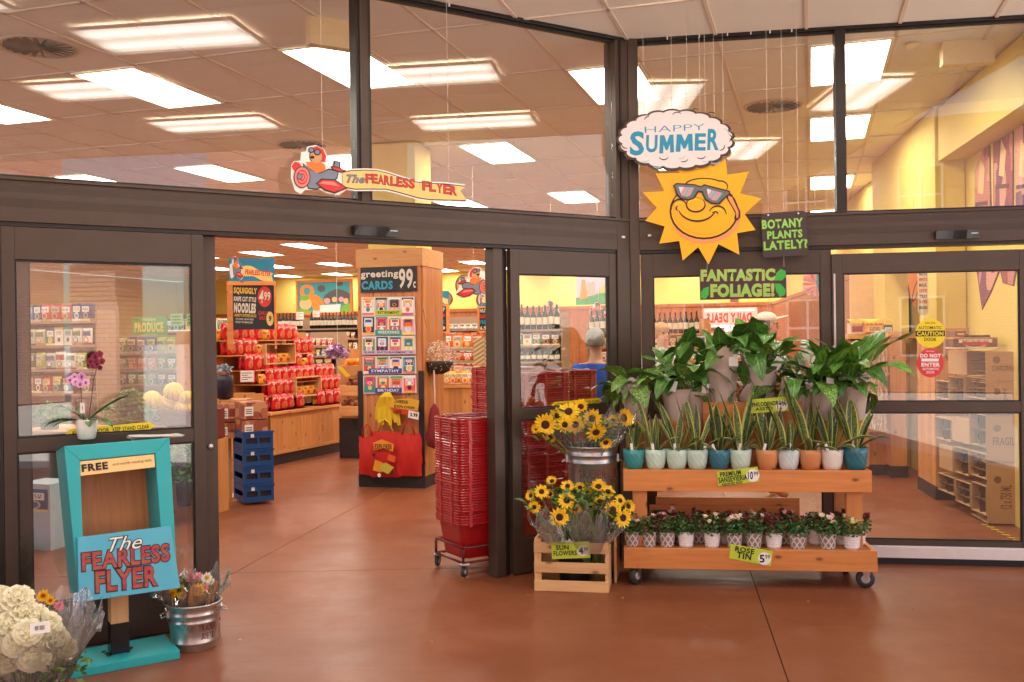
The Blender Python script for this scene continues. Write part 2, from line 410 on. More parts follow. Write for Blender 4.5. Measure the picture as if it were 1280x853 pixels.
def stroke(pts, w):
    """thin band polygon along a polyline (xz)"""
    L = []; Rr = []
    for i, p in enumerate(pts):
        a = pts[max(i-1, 0)]; b = pts[min(i+1, len(pts)-1)]; dx, dz = b[0]-a[0], b[1]-a[1]; l = math.hypot(dx, dz) or 1
        k = w*(.35+.65*math.sin(PI*(i+.5)/len(pts)))/2; L.append((p[0]-dz/l*k, p[1]+dx/l*k)); Rr.append((p[0]+dz/l*k, p[1]-dx/l*k))
    return L, Rr
# ================================================================== SETTING
BRONZE = mat('bronze_aluminium', (74, 59, 50), .40, .25, .20, 7, .06)
BRONZE_D = mat('dark_bronze_aluminium', (40, 34, 31), .4, .3, .1, 30, .03)
BLACKM = mat('black_rubber', (22, 21, 21), .6)
GLASS = glassm('window_glass', (.96, .965, .95), 1.68)
YELLOW = mat('yellow_wall_paint', (222, 196, 104), .75, 0, .04, 3, .04)
CREAM = mat('cream_plastic', (226, 196, 150), .5, 0, .03)
WHITE = mat('white_card', (236, 232, 226), .6, 0, .02, 8, 0)
STEEL = mat('brushed_steel', (190, 190, 190), .28, 1, .05, 40)
# floor: tinted concrete slabs with open joints
def floor_mat():
    k = NT('terracotta_concrete'); vec = k.coords('Object')
    a = k.noise(vec, .9, 6, .6); b = k.noise(vec, 260, 2, .6); c = k.noise(vec, 5, 6, .7)
    base = k.ramp(a, [(.3, (126, 70, 43)), (.5, (137, 79, 50)), (.7, (147, 90, 62))])
    base = k.mix(k.math('MULTIPLY', c, .42), base, (108, 56, 34))
    sp = k.ramp(b, [(.30, (60, 60, 60)), (.45, (0, 0, 0)), (.60, (0, 0, 0)), (.74, (70, 70, 70))])
    base = k.mix(sp, base, (190, 138, 108))
    sc = k.noise(k.coords('Object', (1, 1, 1), (0, 0, .5)), 1.7, 2, .5)
    st = k.ramp(k.noise(vec, 2.3, 8, .75), [(.64, (0, 0, 0)), (.70, (50, 50, 50))])
    base = k.mix(st, base, (176, 124, 96))
    tr1 = k.noise(k.coords('Object', (.35, 7, 1), (0, 0, rad(-66))), 1.6, 5, .7); base = k.mix(k.ramp(tr1, [(.57, (0, 0, 0)), (.66, (105, 105, 105))]), base, (92, 54, 38))
    tr2 = k.noise(k.coords('Object', (.5, 9, 1), (0, 0, rad(-100))), 1.9, 5, .7); base = k.mix(k.ramp(tr2, [(.60, (0, 0, 0)), (.70, (85, 85, 85))]), base, (190, 146, 118))
    vo = k.n('ShaderNodeTexVoronoi', voronoi_dimensions='2D'); vo.inputs['Scale'].default_value = 2.3; k.l(vec, vo.inputs['Vector']); base = k.mix(k.ramp(vo.outputs['Distance'], [(.014, (150, 150, 150)), (.030, (0, 0, 0))]), base, (58, 38, 30))
    k.col(base)
    k.l(k.ramp(k.noise(vec, 3, 5, .6), [(.3, (.30,)*3), (.7, (.46,)*3)]), k.b.inputs['Roughness'])
    k.set(Specular_IOR_Level=.36); k.bump(k.noise(vec, 120, 3), .05, .002)
    MC['floor'] = k.m; return k.m
FLOORM = floor_mat()
JOINT = mat('joint_dark', (58, 34, 26), .9)
fl = MB()
pq = [AB(-3, -26, -.012), AB(-3, 2.6, -.012), AB(33, 9, -.012), AB(33, -26, -.012)]
fl.add(pq, [(0, 1, 2, 3)])
FLOOR = fl.build('floor', JOINT, kind='structure')
def clip(poly, p, n, side, gap):
    out = []; k = len(poly)
    def dd(q): return ((q[0]-p[0])*n[0]+(q[1]-p[1])*n[1])*side-gap
    for i in range(k):
        a, b = poly[i], poly[(i+1) % k]; da, db = dd(a), dd(b)
        if da >= 0: out.append(a)
        if (da > 0) != (db > 0):
            t = da/(da-db); out.append((a[0]+(b[0]-a[0])*t, a[1]+(b[1]-a[1])*t))
    return out
polys = [[(q[0], q[1]) for q in pq]]
d9 = (math.sin(rad(9.3)), math.cos(rad(9.3))); x9 = (d9[1], -d9[0])
lines = [((-1.91+3.56*k*x9[0], 7.08+3.56*k*x9[1]), x9) for k in range(-5, 3)]
lines += [((-1.2, 6.735), (-.035, 1)), ((-1.2, 11.9), (-.035, 1)), ((-1.2, 17), (-.035, 1)), ((-1.2, 2.2), (-.035, 1)), ((-1.2, -2.6), (-.035, 1)), ((0, 23), (-.035, 1))]
for p, n in lines:
    nx = []
    for q in polys:
        for sd_ in (1, -1):
            c = clip(q, p, n, sd_, .003)
            if len(c) > 2: nx.append(c)
    polys = nx
for q in polys:
    m = MB(); n = len(q)
    m.add([(x, y, 0) for x, y in q]+[(x, y, -.01) for x, y in q], [tuple(range(n))]+[(i+n, (i+1) % n+n, (i+1) % n, i) for i in range(n)])
    me = m.mesh('slab', FLOORM)
    if me.polygons[0].normal.z < 0: me.flip_normals()
    put('slab', me, FLOOR)
g = MB(); g.add([(-600, -600, -.03), (600, -600, -.03), (600, 600, -.03), (-600, 600, -.03)], [(0, 1, 2, 3)])
g.build('ground', mat('pale_paving', (214, 208, 200), .9, 0, .1, 3), kind='structure')

# ------------------------------------------------------------------ ceiling and soffit on one grid
CZ = 3.80
TILE = mat('ceiling_tile', (238, 234, 226), .9, 0, .05, 60, .25)
SOFF = mat('soffit_tile', (238, 232, 224), .9, 0, .04, 60, .2)
GRID = mat('ceiling_grid_bar', (222, 206, 190), .55, 0, .02)
CU, CA = .63, 1.26
A0 = 6.30
def facade_a(b, side_gap=0.0):
    """A of the storefront at grid column b (inside is beyond it)"""
    best = None
    for pl, rng in ((PL, (-9, 0)), (PR, (0, 6))):
        # solve p0 + x*s = AB(a,b)
        B_ = pl.p0 @ GB; s_ = (b-B_)/(pl.x @ GB)
        if rng[0] <= s_ <= rng[1]: best = (pl.p0 + pl.x*s_) @ GA
    return best
lights_in = {}
for b, aa in {0: [1, 3, 6, 9, 12, 15], -3: [1, 4, 7, 10, 13, 16], -6: [0, 3, 6, 9, 12, 15], -9: [0, 3, 6, 9, 12, 15], -12: [0, 3, 6, 9, 12, 15], -15: [0, 3, 6, 9, 12, 15], -18: [1, 4, 7, 10, 13], -21: [2, 5, 8, 11, 14], -24: [2, 5, 8, 11, 14], -27: [5, 8, 11, 14]}.items():
    for a in aa+[17]: lights_in[(a, b)] = 1
vents = []
for (u, v) in ((345, 169), (970, 138), (22, 46)):
    q = G(u, v, CZ); vents.append((int((q @ GA-A0)//CA), int((q @ GB)//CU)))
ceil = MB()
ROOFTOP = 4.3
# unseen roof slab, added to block the sun; the tiles hang below it
def quad_box(m, pts, z0, z1, mi=0):
    n = len(pts); m.add([(p[0], p[1], z0) for p in pts]+[(p[0], p[1], z1) for p in pts], [tuple(range(n-1, -1, -1)), tuple(range(n, 2*n))]+[(i, (i+1) % n, (i+1) % n+n, i+n) for i in range(n)], mi)
quad_box(ceil, [AB(-2.6, -23), AB(-2.6, 1.98), AB(7.6, 1.98), AB(31, 9), AB(31, -23)], 3.93, ROOFTOP)
CEIL = ceil.build('ceiling', mat('roof_deck', (150, 140, 130), .9), kind='structure')
tile_me = MB().box((0, 0, .011), (.606, 1.236, .022)).mesh('ceiling_tile', TILE)
tile_so = MB().box((0, 0, .011), (.606, 1.236, .022)).mesh('ceiling_tile', SOFF)
field = MB(); grid = MB(); near = []
def right_lim(a): # B of the interior right wall at A
    p = AB(a, 0); y = p.y
    return 1.51 if a < 8 else 1.51-(a-7.8)*.11
for bi in range(-34, 3):
    for ai in range(-7, 19):
        a, b = A0+ai*CA+CA/2, bi*CU+CU/2
        if (ai, bi) in vents: continue
        fa = facade_a(b)
        out = fa is not None and a < fa
        if (ai, bi) in lights_in and not out: continue
        near.append((math.hypot(a-6, b+1), a, b, out))
near.sort()
for k, (_, a, b, out) in enumerate(near):
    p = AB(a, b, CZ+.008)
    if k < 280: 
        put('ceiling_tile', tile_so if out else tile_me, CEIL, p, AG)
    else:
        field.box(p+Vector((0, 0, .011)), (.606, 1.236, .022), 1 if out else 0, AG)
f = field.build('ceiling_tile_field', [TILE, SOFF], CEIL); f['kind'] = 'stuff'
for bi in range(-34, 4):
    p = AB(13.75, bi*CU, CZ+.004); grid.box(p, (.024, 34.9, .012), 0, AG)
for ai in range(-7, 20):
    p = AB(A0+ai*CA, -9.8, CZ+.0035); grid.box(p, (23.4, .024, .011), 0, AG)
grid.build('ceiling_grid', GRID, CEIL)
# ceiling lights
LENS = emit('light_lens', (255, 246, 230), 12.0)
LENS_O = emit('soffit_light_lens', (255, 246, 232), 4.2)
LFR = mat('light_trim', (235, 228, 215), .5)
def fixture_mesh():
    m = MB()
    for x in (-1, 1): m.box((x*.292, 0, -.004), (.022, 1.23, .02))
    for y in (-1, 1): m.box((0, y*.602, -.004), (.562, .022, .02))
    m.box((0, 0, .05), (.60, 1.22, .02))
    return m.mesh('trim', LFR)
FXM = fixture_mesh()
def lens_mesh(mt):
    m = MB(); n = 8
    for i in range(n):      # three shallow folds over the tubes
        x0, x1 = -.281+.562*i/n, -.281+.562*(i+1)/n
        z0, z1 = .004-.006*abs(math.sin(PI*2*i/n)), .004-.006*abs(math.sin(PI*2*(i+1)/n))
        m.add([(x0, -.591, z0), (x1, -.591, z1), (x1, .591, z1), (x0, .591, z0)], [(3, 2, 1, 0)])
    return m.mesh('diffuser', mt)
LM, LMO = lens_mesh(LENS), lens_mesh(LENS_O)
FIXN = [0]
def light(p, m, label, group, rz=AG):
    t = thing('ceiling_light', label, 'ceiling light', p, rz, group)
    put('trim', FXM, t); put('diffuser', m, t)
for (a, b) in lights_in:
    bb, aa = b*CU+CU/2, A0+a*CA+CA/2
    fa = facade_a(bb)
    if fa is not None and aa-.5 < fa: continue
    own = {(0, -9): 'large lit ceiling panel high at the upper left behind the transom', (0, -6): 'lit ceiling panel crossing behind the left mullion beside the cream exit box', (1, -3): 'lit ceiling panel just left of the corner post', (1, 0): 'largest lit ceiling panel behind the right mullion', (3, 0): 'second lit ceiling panel down behind the right mullion', (6, 0): 'third lit ceiling panel down behind the right mullion', (3, -6): 'lit ceiling panel between the airplane banner and the corner post, upper one', (6, -6): 'small lit ceiling panel low beside the corner post, above the header', (3, -12): 'lit ceiling panel left of the airplane sign', (3, -9): 'lit ceiling panel directly behind the airplane sign', (0, -12): 'lit ceiling panel cut by the left edge, upper one', (3, -15): 'lit ceiling panel low at the left edge above the header'}
    light(AB(aa, bb, CZ), LM, own.get((a, b), 'lit fluorescent ceiling panel set among the tan tiles deep inside the store'), 'fluorescent panels in the store ceiling')
for (x, y) in ((-.87, 4.31), (-.10, 2.77), (1.35, 2.62), (.86, 5.36), (2.55, 4.90), (-2.7, 1.2), (-1.2, -.6), (-2.2, 3.4)):
    q = Vector((x, y, CZ-.02)); light(q, LMO, 'lit fluorescent panel in the entrance soffit, seen mirrored in the glass', 'fluorescent panels in the entrance soffit')
# round diffusers
VM = MB()
VM.add([(-.3, -.3, .0), (.3, -.3, .0), (.3, .3, .0), (-.3, .3, .0)], [(3, 2, 1, 0)])
VR = MB()
for i in range(20):
    a = 2*PI*i/20; M = Matrix.Rotation(a, 4, 'Z') @ Matrix.Translation((.14, 0, -.012)) @ Matrix.Rotation(.6, 4, 'X')
    VR.box((0, 0, 0), (.2, .03, .002), 0, 0, M)
VR.lathe([(.04, -.02), (.05, -.01), (.05, 0)], 14); 
VRING = MB(); VRING.lathe([(.245, 0), (.25, -.014), (.27, -.014), (.28, 0)], 24, cap=False)
for i, (a, b) in enumerate(vents):
    p = AB(A0+a*CA+CA/2, b*CU+CU/2, CZ)
    t = thing('ceiling_vent', ['round louvred air vent in the ceiling above the airplane sign', 'round louvred air vent in the ceiling right of the cloud sign', 'large round louvred air vent in the ceiling, leftmost of all'][i], 'ceiling vent', p, AG)
    m = MB(); m.box((0, 0, .012), (.606, 1.236, .022)); m.build('backing', TILE, t)
    put('louvre', VR.mesh('louvre', mat('vent_grey', (120, 108, 98), .5, .4)), t); put('ring', VRING.mesh('ring', mat('vent_trim', (200, 178, 160), .5)), t)
for i, (u, v) in enumerate(((1141, 55), (822, 162))):
    m = MB(); m.lathe([(.05, 0), (.05, -.02), (.035, -.035), (.01, -.04)], 16)
    o = m.build('smoke_detector', CREAM, None, True, G(u, v, CZ)); tag(o, ['small round smoke detector beside the cream box near the right wall', 'small round smoke detector in the ceiling behind the cloud sign'][i], 'smoke detector')

# ------------------------------------------------------------------ walls of the store
WOODB = wood('wainscot_wood', (176, 104, 52), (146, 78, 36), 'z', .5, True, False)
bw = MB(); bw.box(AB(29.4, -9, 1.9), (30, .12, 3.8), 0, AG); bw.build('wall_back', YELLOW, kind='structure')
def plankwall(pl, x0, x1, z0, z1, w, m, name='wainscot', label='wood plank wainscot along the yellow wall', cat='wainscot', y=-.03):
    t = thing(name, label, cat, pl.w(x0, 0, z0), pl.ang)
    n = max(1, round((x1-x0)/w)); ww = (x1-x0)/n
    pm = MB().b2(0.002, ww-.002, y, 0, 0, z1-z0).mesh('plank', m)
    for i in range(n): put('plank', pm, t, (i*ww, 0, 0))
    return t
PB = Pl(AB(29.34, -22), AG)
t = thing('wainscot', 'tall wood wainscot along the far yellow wall', 'wainscot', PB.w(0, 0, 0), AG)
m = MB(); n = 110
for i in range(n): m.b2(i*.26+.004, (i+1)*.26-.004, -.04-.004*(i % 2), 0, 0, 2.5)
o = m.build('planks', WOODB, t); o['kind'] = 'stuff'
MB().b2(0, 28.6, -.07, 0, 2.5, 2.6).build('rail', WOODB, t)
lw = MB(); lw.box(AB(17.5, -21.8, 1.9), (.12, 25, 3.8), 0, AG); lw.build('wall_left', YELLOW, kind='structure')
# right wall, running away from the end of the right facade
RW0 = Vector((3.75, 6.97, 0)); RWD = Vector((math.sin(rad(9.9)), math.cos(rad(9.9)), 0))
PW = Pl(RW0, rad(80.1-180))       # x towards the camera, -y into the store
def RWx(y): return -(y-RW0.y)/RWD.y     # local x of a point on the wall at world Y
rw = MB(); yw = RWx
MW = Matrix.Translation(RW0) @ Matrix.Rotation(rad(80.1-180), 4, 'Z')
def rwbox(y0, y1, d0, d1, z0, z1): rw.b2(RWx(y1), RWx(y0), -d1, -d0, z0, z1, 0, MW)
rwbox(6.9, 9.95, -.35, -.25, 0, 3.8); rwbox(11.9, 30, -.35, -.25, 0, 3.8); rwbox(9.95, 11.9, -.35, -.25, 2.45, 3.8); rwbox(9.95, 11.9, -.35, -.25, 0, 1.55)
rw.build('wall_right', YELLOW, kind='structure')
pl_ = MB(); pl_.b2(RWx(9.95), RWx(9.29), -.03, .24, 0, 3.8, 0, MW); pl_.b2(RWx(12.3), RWx(9.95), -.03, .24, 2.45, 3.8, 0, MW); pl_.b2(RWx(12.3), RWx(11.6), -.03, .24, 0, 2.45, 0, MW)
tag(pl_.build('wall_pillar', YELLOW), 'yellow pillar and beam standing out of the right wall', 'pillar')
# bulkhead along the top of the right wall near the glass
bh = MB(); bh.b2(RWx(9.28), RWx(6.98), -.0, .245, 3.28, 3.79, 0, MW); tag(bh.build('wall_bulkhead', YELLOW), 'yellow boxed bulkhead under the ceiling on the right wall', 'bulkhead')
# window in the right wall
t = thing('wall_window', 'bright window with dark frame in the right wall behind the caution sticker', 'window', PW.w(RWx(10.9), .3, 0), PW.ang)
w_, h0, h1 = 1.9, 1.55, 2.45
m = MB(); 
for x in (-w_/2+.03, w_/2-.03, .0): m.b2(x-.03, x+.03, -.06, .02, h0, h1)
for z in (h0+.03, h1-.03, h1-.30): m.b2(-w_/2, w_/2, -.062, .018, z-.03, z+.03)
m.build('window_frame', BRONZE, t)
MB().b2(-w_/2, w_/2, -.03, -.024, h0, h1).build('pane', glassm('bright_glass', (.98, .98, .98)), t)
# daylight behind that window: the neighbour's white wall, in the sun
nb = MB(); nb.box(AB(11, 7.5, 2.6), (.3, 16, 5.2), 0, AG); tag(nb.build('neighbour_wall', mat('white_render', (240, 236, 228), .8)), 'white rendered wall of the neighbouring building outside the side window', 'wall')

# ------------------------------------------------------------------ storefront
def storefront(pl, name, label): return thing(name, label, 'storefront', pl.w(0, 0, 0), pl.ang)
ZT, ZHT, ZHB, ZGT, ZM1, ZM0 = 3.785, 2.477, 2.2526, 2.06, 1.135, 1.06
def header(t, x0, x1, pl):
    m = MB(); m.b2(x0, x1, -.012, .16, ZHB, ZHT)
    m.b2(x0, x1, -.03, .17, ZHT-.012, ZHT+.004); m.build('header', BRONZE, t, bevel=.002)
    m = MB()
    for z in (ZHT-.035, ZHT-.043, ZHT-.051, ZHT-.059, ZHT-.067, ZHT-.105, ZHT-.113, ZHT-.121, ZHT-.129, ZHT-.137, ZHT-.145): m.b2(x0, x1, -.0145, -.012, z-.002, z+.002)
    m.build('header_ribs', BRONZE, t)
    MB().b2(x0, x1, -.0, .12, ZHB-.022, ZHB-.001).build('header_track', BRONZE_D, t)
L = storefront(PL, 'storefront', 'dark bronze glazed storefront with the open doorway, angled to the corner')
header(L, -7.5, -.035, PL)
MB().b2(-7.5, -.035, -.02, .10, ZT, ZT+.055).build('top_frame', BRONZE_D, L, bevel=.003)
MB().b2(-2.17, -2.072, -.02, .09, ZHT+.004, ZT).build('mullion', BRONZE_D, L, bevel=.003)
MB().b2(-2.148, -2.095, -.03, -.02, ZHT+.004, ZT).build('mullion_cap', BRONZE, L)
for a, b in ((-7.5, -6.05), (-5.98, -2.17), (-2.072, -.15)):
    MB().b2(a, b, .03, .036, ZHT+.006, ZT-.001).build('transom_pane', GLASS, L)
MB().b2(-6.05, -5.98, -.02, .09, ZHT+.004, ZT).build('mullion', BRONZE_D, L, bevel=.003)
# transom gasket lines
m = MB()
for a, b in ((-7.5, -6.05), (-5.98, -2.17), (-2.072, -.15)):
    m.b2(a, b, .012, .028, ZHT+.006, ZHT+.02); m.b2(a, b, .012, .028, ZT-.016, ZT-.001)
m.build('glazing_bead', BLACKM, L, kind='stuff')
MB().b2(-.15, -.036, -.015, .12, 0, ZT).build('jamb', BRONZE, L, bevel=.003)
MB().b2(-.115, -.10, -.022, -.015, ZHT+.01, ZT).build('jamb_rib', BRONZE_D, L)
MB().b2(-7.5, -4.122, .0, .12, 0, ZHB-.02).build('end_wall', BRONZE_D, L)
MB().b2(-1.185, -1.11, .02, .13, 0, ZHB-.022).build('door_post', BRONZE, L, bevel=.003)
MB().b2(-1.11, -1.06, .05, .12, 0, ZHB-.022).build('door_post', BRONZE_D, L)
R = storefront(PR, 'storefront', 'dark bronze glazed storefront behind the plants, right of the corner post')
header(R, .055, 3.2, PR)
MB().b2(.055, 3.2, -.02, .10, ZT, ZT+.055).build('top_frame', BRONZE_D, R, bevel=.003)
MB().b2(1.45, 1.52, -.02, .09, ZHT+.004, ZT).build('mullion', BRONZE_D, R, bevel=.003)
for a, b in ((.055, 1.45), (1.52, 2.86)):
    MB().b2(a, b, .03, .036, ZHT+.006, ZT-.001).build('transom_pane', GLASS, R)
m = MB()
for a, b in ((.055, 1.45), (1.52, 2.86)):
    m.b2(a, b, .012, .028, ZHT+.006, ZHT+.02); m.b2(a, b, .012, .028, ZT-.016, ZT-.001)
m.build('glazing_bead', BLACKM, R, kind='stuff')
MB().b2(2.86, 3.2, -.01, .12, 0, ZT).build('end_panel', BRONZE, R)
MB().b2(.05, 3.0, -.05, .16, 0, .012).build('floor_track', BLACKM, R)
cp = MB(); 
cp.add([PL.w(-.035, -.02, 0)+Vector((0, 0, 0)), PR.w(.055, -.02, 0), PR.w(.055, .12, 0), PL.w(-.035, .12, 0)] + [PL.w(-.035, -.02, 3.84), PR.w(.055, -.02, 3.84), PR.w(.055, .12, 3.84), PL.w(-.035, .12, 3.84)],
       [(0, 1, 5, 4), (1, 2, 6, 5), (2, 3, 7, 6), (3, 0, 4, 7), (4, 5, 6, 7), (3, 2, 1, 0)])
tag(cp.build('corner_post', BRONZE, None, bevel=.003), 'dark bronze corner post where the two storefronts meet', 'post')

def panel(pl, x0, x1, y, label, sl=.055, sr=.07, zt=ZGT, bottom=.16, group=None, bot=.012, top=None):
    """glazed leaf: two stiles, three rails, two panes"""
    t = thing('door_panel', label, 'door', pl.w(x0, y, 0), pl.ang, group)
    w = x1-x0; tp = top or ZHB-.024
    MB().b2(0, sl, 0, .05, bot, tp).build('stile', BRONZE, t, bevel=.003); MB().b2(w-sr, w, 0, .05, bot, tp).build('stile', BRONZE, t, bevel=.003)
    MB().b2(sl, w-sr, .002, .048, zt, tp).build('top_rail', BRONZE, t, bevel=.002)
    MB().b2(sl, w-sr, .002, .048, ZM0, ZM1).build('middle_rail', BRONZE, t, bevel=.002)
    MB().b2(sl, w-sr, .002, .048, bot, bottom).build('bottom_rail', BRONZE, t, bevel=.002)
    for z0, z1 in ((ZM1, zt), (bottom, ZM0)):
        MB().b2(sl, w-sr, .022, .028, z0+.001, z1-.001).build('glass_pane', GLASS, t)
    m = MB()
    for z0, z1 in ((ZM1, zt), (bottom, ZM0)):
        for a, b in ((sl, sl+.008), (w-sr-.008, w-sr)): m.b2(a, b, .008, .021, z0+.001, z1-.001)
        m.b2(sl+.008, w-sr-.008, .008, .021, z1-.009, z1-.001); m.b2(sl+.008, w-sr-.008, .008, .021, z0+.001, z0+.009)
    m.build('gasket', BLACKM, t)
    return t
dl = panel(PL, -4.12, -3.105, 0, 'wide glazed bronze panel left of the open doorway, behind the turquoise box', .062, .065, bottom=.25)
d2 = panel(PL, -4.05, -3.022, .06, 'sliding glass leaf parked behind the panel left of the open doorway', .06, .08, bottom=.25)
m = MB(); m.lathe([(.016, 0), (.018, .006), (.012, .012)], 16, M=Matrix.Translation((.985, -.0, 1.02)) @ Matrix.Rotation(PI/2, 4, 'X')); m.build('lock', STEEL, d2, True)
panel(PL, -1.06, -.152, 0, 'glazed bronze panel between the red baskets and the corner post', .07, .065, bottom=.25)
pr = panel(PR, .06, 1.41, .01, 'fixed glazed bronze panel directly behind the potted plants', .09, .075, bottom=.16)
pd = panel(PR, 1.41, 2.74, -.01, 'glazed bronze sliding door with the yellow and red round stickers', .075, .08, zt=2.05, bottom=.16, top=2.19)
MB().b2(.075, .095, .05, .11, .16, 2.06).build('inner_stile', BRONZE_D, pd)
MB().b2(.012, .024, -.004, 0, .16, 2.05).build('edge_strip', STEEL, pd)
o = MB().b2(1.35, 2.86, -.055, .0, .045, .12).build('door_threshold', mat('white_aluminium', (225, 215, 210), .5, .0), None); o.location = PR.w(0, -.012, 0); o.rotation_euler = (0, 0, AR); tag(o, 'white aluminium threshold rail at the foot of the sliding door', 'threshold')
o = MB().b2(1.35, 2.86, -.05, .0, .0, .044).build('threshold_gap', BLACKM, None); o.location = PR.w(0, -.012, 0); o.rotation_euler = (0, 0, AR); tag(o, 'black rubber strip under the white threshold rail', 'rubber strip')
# motion sensors
def sensor(pl, u0, v0, u1, v1, label):
    a = pl.at(u0, v0); b = pl.at(u1, v1); w = b[0]-a[0]; h = .058
    t = thing('motion_sensor', label, 'sensor', pl.w((a[0]+b[0])/2, -.03, a[1]-h), pl.ang)
    m = MB(); n = 10
    for i in range(n):
        x0, x1 = -w/2+w*i/n, -w/2+w*(i+1)/n
        d0, d1 = .045-.02*abs(math.sin(PI*i/n*1.5)), .045-.02*abs(math.sin(PI*(i+1)/n*1.5))
        m.add([(x0, .018, 0), (x0, -d0*.6, 0), (x0, -d0, h), (x0, .018, h), (x1, .018, 0), (x1, -d1*.6, 0), (x1, -d1, h), (x1, .018, h)],
              [(0, 4, 5, 1), (1, 5, 6, 2), (2, 6, 7, 3), (3, 7, 4, 0)]+([(0, 1, 2, 3)] if i == 0 else [])+([(7, 6, 5, 4)] if i == n-1 else []))
    m.build('housing', mat('sensor_black', (30, 28, 30), .25, 0, .05), t)
    MB().b2(w*.28, w*.44, -.046, -.044, h*.55, h*.62).build('mark', WHITE, t)
sensor(PL, 438, 283, 494, 298, 'black door sensor on the header above the open doorway')
sensor(PR, 1167, 290, 1222, 301, 'black door sensor on the header above the sliding door')
for pl, u, v, lb in ((PL, 777, 297, 'small white clip on the header left of the corner post'), (PR, 812, 295, 'small white clip on the header right of the corner post')):
    x, z = pl.at(u, v); m = MB(); m.b2(-.012, .012, -.012, 0, -.008, .008); m.b2(-.006, .006, -.022, -.012, -.004, .004)
    tag(m.build('header_clip', WHITE, None, loc=pl.w(x, -.0145, z), rz=pl.ang), lb, 'clip')
# exit boxes seen from behind
def exitbox(pl, off, u0, v0, u1, v1, label):
    a = pl.at(u0, v0, off); b = pl.at(u1, v1, off); w, h = abs(b[0]-a[0]), abs(a[1]-b[1])
    t = thing('exit_box', label, 'exit sign', pl.w((a[0]+b[0])/2, -off, min(a[1], b[1])), pl.ang)
    MB().b2(-w/2, w/2, -.0, .09, 0, h).build('housing', CREAM, t, bevel=.006)
    MB().b2(-w*.3, w*.3, .01, .08, h, CZ-min(a[1], b[1])).build('mount', CREAM, t, bevel=.004)
    txt('EXIT', -w*.38, h*.25, w*.76, h*.5, .092, mat('exit_red', (200, 40, 30), .5), t, mirror=True)
exitbox(PL, -.62, 387.5, 12, 452, 64, 'cream exit sign box hanging inside the glass, left of the mullion')
exitbox(PR, -.50, 1178, 36, 1244.5, 78, 'cream exit sign box hanging inside the glass near the right wall')
# ------------------------------------------------------------------ what stands outside and mirrors in the glass
def brick_mat():
    k = NT('pink_brick'); tc = k.n('ShaderNodeTexCoord'); br = k.n('ShaderNodeTexBrick'); mp = k.n('ShaderNodeMapping')
    sp = k.n('ShaderNodeSeparateXYZ'); cb = k.n('ShaderNodeCombineXYZ'); k.l(tc.outputs['Object'], sp.inputs[0])
    k.l(k.math('ADD', sp.outputs[0], sp.outputs[1]), cb.inputs[0]); k.l(sp.outputs[2], cb.inputs[1])
    k.l(cb.outputs[0], br.inputs['Vector']); br.inputs['Scale'].default_value = 1
    br.inputs['Brick Width'].default_value = .22; br.inputs['Row Height'].default_value = .078; br.inputs['Mortar Size'].default_value = .006
    br.inputs['Color1'].default_value = (*lin((232, 190, 170)), 1); br.inputs['Color2'].default_value = (*lin((222, 172, 150)), 1); br.inputs['Mortar'].default_value = (*lin((150, 110, 100)), 1)
    k.col(br.outputs[0]); k.set(Roughness=.85); MC['brick'] = k.m; return k.m
BR = brick_mat()
t = thing('brick_pier', 'pale pink brick pier outside, mirrored in the left glass', 'pier', (5.8, -4.1, 0), AG)
MB().b2(-.42, .42, -.42, .42, 0, 2.95).build('shaft', BR, t); MB().b2(-.47, .47, -.47, .47, 2.95, 3.05).build('capstone', WHITE, t)
def building(c, w, d, h, rz, label):
    t = thing('brick_building', label, 'building', c, rz)
    wl = MB(); wl.b2(-w/2, w/2, -d/2, d/2, 0, h); wl.build('wall', BR, t)
    MB().b2(-w/2-.1, w/2+.1, -d/2-.1, d/2+.1, h, h+.3).build('cornice', WHITE, t)
    wf = MB()
    for x in (-.55, 0, .55): wf.b2(x-.03, x+.03, -.05, 0, 0, 1.6)
    for z in (.0, .8, 1.6): wf.b2(-.58, .58, -.045, -.005, z-.03, z+.03)
    fm = wf.mesh('window', WHITE); pm = MB().b2(-.55, .55, -.02, -.01, 0, 1.6).mesh('pane', mat('dark_glass', (70, 80, 92), .05))
    n = int(w/3)
    for i in range(n):
        for z in ((1.0, 4.6) if h > 6.5 else (1.0,)):
            for sd_, yy in ((0, -d/2), (PI, d/2)):
                o = put('window', fm, t, ((i-(n-1)/2)*3*(1 if sd_ == 0 else -1), yy, z), sd_); put('pane', pm, o)
    return t
building(Vector((-4, -19, 0)), 34, 8, 7.5, rad(4), 'long pink brick building across the street, mirrored in the glass')
building(Vector((23, 2, 0)), 30, 8, 8.0, rad(-100), 'pink brick building to the side of the entrance, mirrored in the glass')
t = thing('side_wall', 'pink brick wall carrying on beyond the right end of the storefront', 'wall', PR.w(3.2, 0, 0), PR.ang)
MB().b2(.002, 7.5, -.01, .28, .3, 4.3).build('brickwork', BR, t); MB().b2(.002, 7.5, -.03, .3, 0, .3).build('plinth', mat('plinth_concrete', (150, 140, 130), .8), t)
for i, (a, b) in enumerate(((-2.2, 1.6), (-2.2, -5.5), (-2.2, -12))):
    t = thing('portico_column', ['square brick column at the outer corner of the canopy', 'square brick column in the middle of the canopy edge', 'square brick column at the far end of the canopy edge'][i], 'column', AB(a, b), AG)
    MB().b2(-.3, .3, -.3, .3, 0, 3.8).build('shaft', BR, t); MB().b2(-.36, .36, -.36, .36, 0, .25).build('base', WHITE, t)
